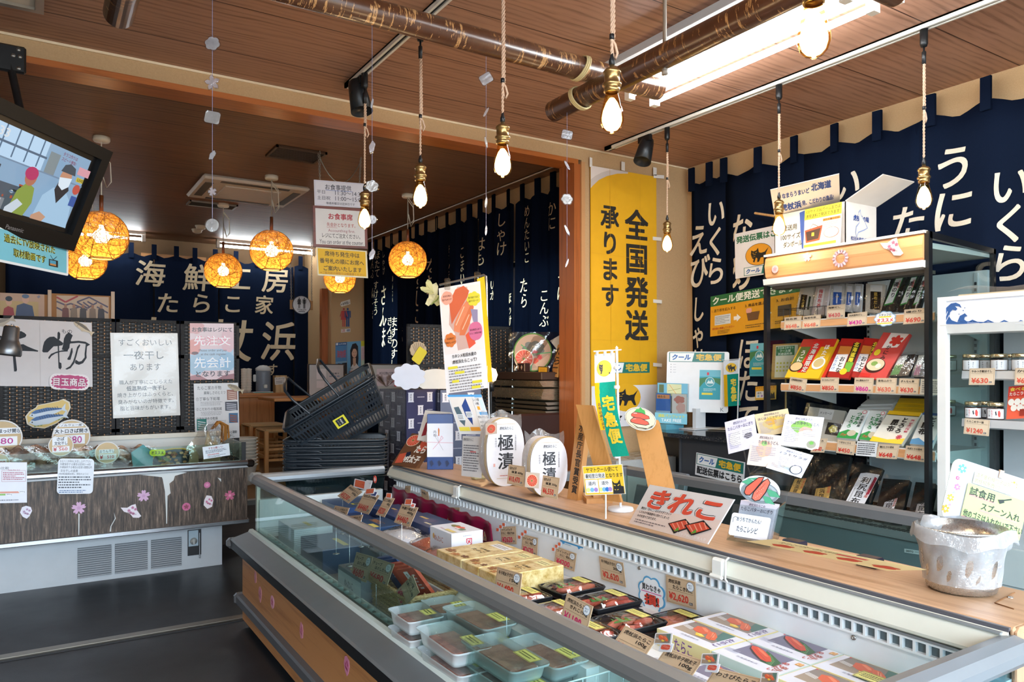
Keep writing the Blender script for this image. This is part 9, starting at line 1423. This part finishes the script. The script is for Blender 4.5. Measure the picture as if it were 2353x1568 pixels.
g.build('louver',T);g=G();g.box(hx+.2,3.13,y0,y1,.5,1.2,m('#cdb794',.4));g.box(hx-.3,hx+.2,y0,y1,.82,.86,m('#d0c0a4',.4));g.box(hx-.32,hx-.28,y0,y1,.93,.96,ss);g.box(hx-.28,3.13,y0,y1,.0,.82,m('#c0b29a',.5));g.build('case_body',T)
g=G();g.box(hx-.30,3.13,y0-.03,y0,0,.98,m('#34211d',.3),bev=.03);g.build('end_panel',T)
zc=1.256
c=P(1224,818,X=2.98);R=.137;T=thing('wrapped_gift_plate','large round plate gift wrapped in printed clear film on the case top','gift',(c.x,c.y,zc));N=Vector((-SY,-CY,0));Rr=Vector((CY,-SY,0));cc=Vector((c.x,c.y,zc+R));f=lambda a,b,d:cc+Rr*(a*R)+Vector((0,0,-b*R))+N*d
g=G();g.prism(circ(36),f,-.01,.01,m('#c9a888',.5));g.build('plate',T);paint(g:=G(),f,[('e',0,-.05,.9,.86,'#b8967c'),('p',blob(.05,-.2,.6,.4,7,.2),'#6a6a62'),('p',flower(.12,.0,.16,9,.3),'#c82a2c'),('p',flower(.36,.26,.16,9,.3),'#c82a2c'),('e',.14,.44,.16,.15,'#d84a24'),('p',[(.1,.62),(.8,.1),(.9,.3),(.3,.86)],'#d0a88c'),('l',0,.1,-.6,-.4,.05,'#4a9a5c'),('l',0,.1,.95,.0,.05,'#4a9a5c'),('l',0,.1,-.1,.95,.06,'#4a9a5c')],d0=.0105);paint(g,lambda a,b,d:f(-.45+a*.5,.34+b*.5,d),orange(0,0,1.0),d0=.014);g.build('food_picture',T)
g=G();g.tube([f(math.cos(t)*.97,math.sin(t)*.97,.011)for t in(6.2832*k/40 for k in range(41))],.005,m('#5a8a3c',.5),6);g.build('green_rim',T);g=G();g.grid(lambda u,v:f(-1.25+2.6*u,-1.05+2.0*v,.02-.05*abs(u-.5)+.012*math.sin(9*u+7*v)),14,12,glass('#eeeae6',1.6,.12,'gift film',12,.06));g.prism([(.9,-.6),(1.5,-.95),(1.75,-.6),(1.3,-.1)],f,-.002,0,m('#c4bcb4',.4));g.build('film_wrap',T)
q=P(1197,862,X=2.90);g=G();g.box(q.x-.02,q.x+.03,q.y-.075,q.y+.075,zc,zc+.06,m('#3a2622',.25),bev=.004);o=tag(g.build('dark_box'),'low dark glossy box before the wrapped plate','box');f=fp(Vector((q.x-.021,q.y+.075,zc+.06)),Vector((q.x-.021,q.y-.075,zc+.06)),Vector((q.x-.021,q.y+.075,zc)),100,40);paint(g:=G(),f,[('p',[(10+30*k,20),(18+30*k,8),(26+30*k,18),(18+30*k,32)],'#c9a890')for k in range(3)]);g.build('tags',o)
A,B,C_=P(1236,842,X=2.93),P(1259,843,X=2.93),P(1236,866,X=2.92);o=card('gold_plaque','small gold plaque in a dark frame on the case top','plaque',A,B,C_,(40,40),[('r',3,3,34,34,'#d8a42c'),('s',10,9,20,20,6,'#b07f1c')],col='#4a3828',thick=.012)
A,B,C_=P(1282,792,X=3.02),P(1295,792,X=3.02),P(1265,866,X=2.97);card('wooden_nameplate','slanted wooden nameplate reading roe in brush characters','sign',A,B,C_,(24,130),[('v','たらこ',12,8,38,'#2a1c14',.03)],col=wood('#a8743c','#7d5228','Z'),thick=.02)
A,B,C_=P(1301,793,X=3.03),P(1322,793,X=3.03),P(1291,866,X=2.99);card('autograph_board','pale wooden autograph board beside the doorway post','board',A,B,C_,(50,120),[('l',14,20,34,14,1.2,'#4a3a30'),('l',20,30,36,50,1.2,'#4a3a30'),('l',36,50,16,64,1.2,'#4a3a30'),('l',18,44,32,84,1.2,'#4a3a30')],col=wood('#c49a70','#a87c54','Z'),thick=.01)
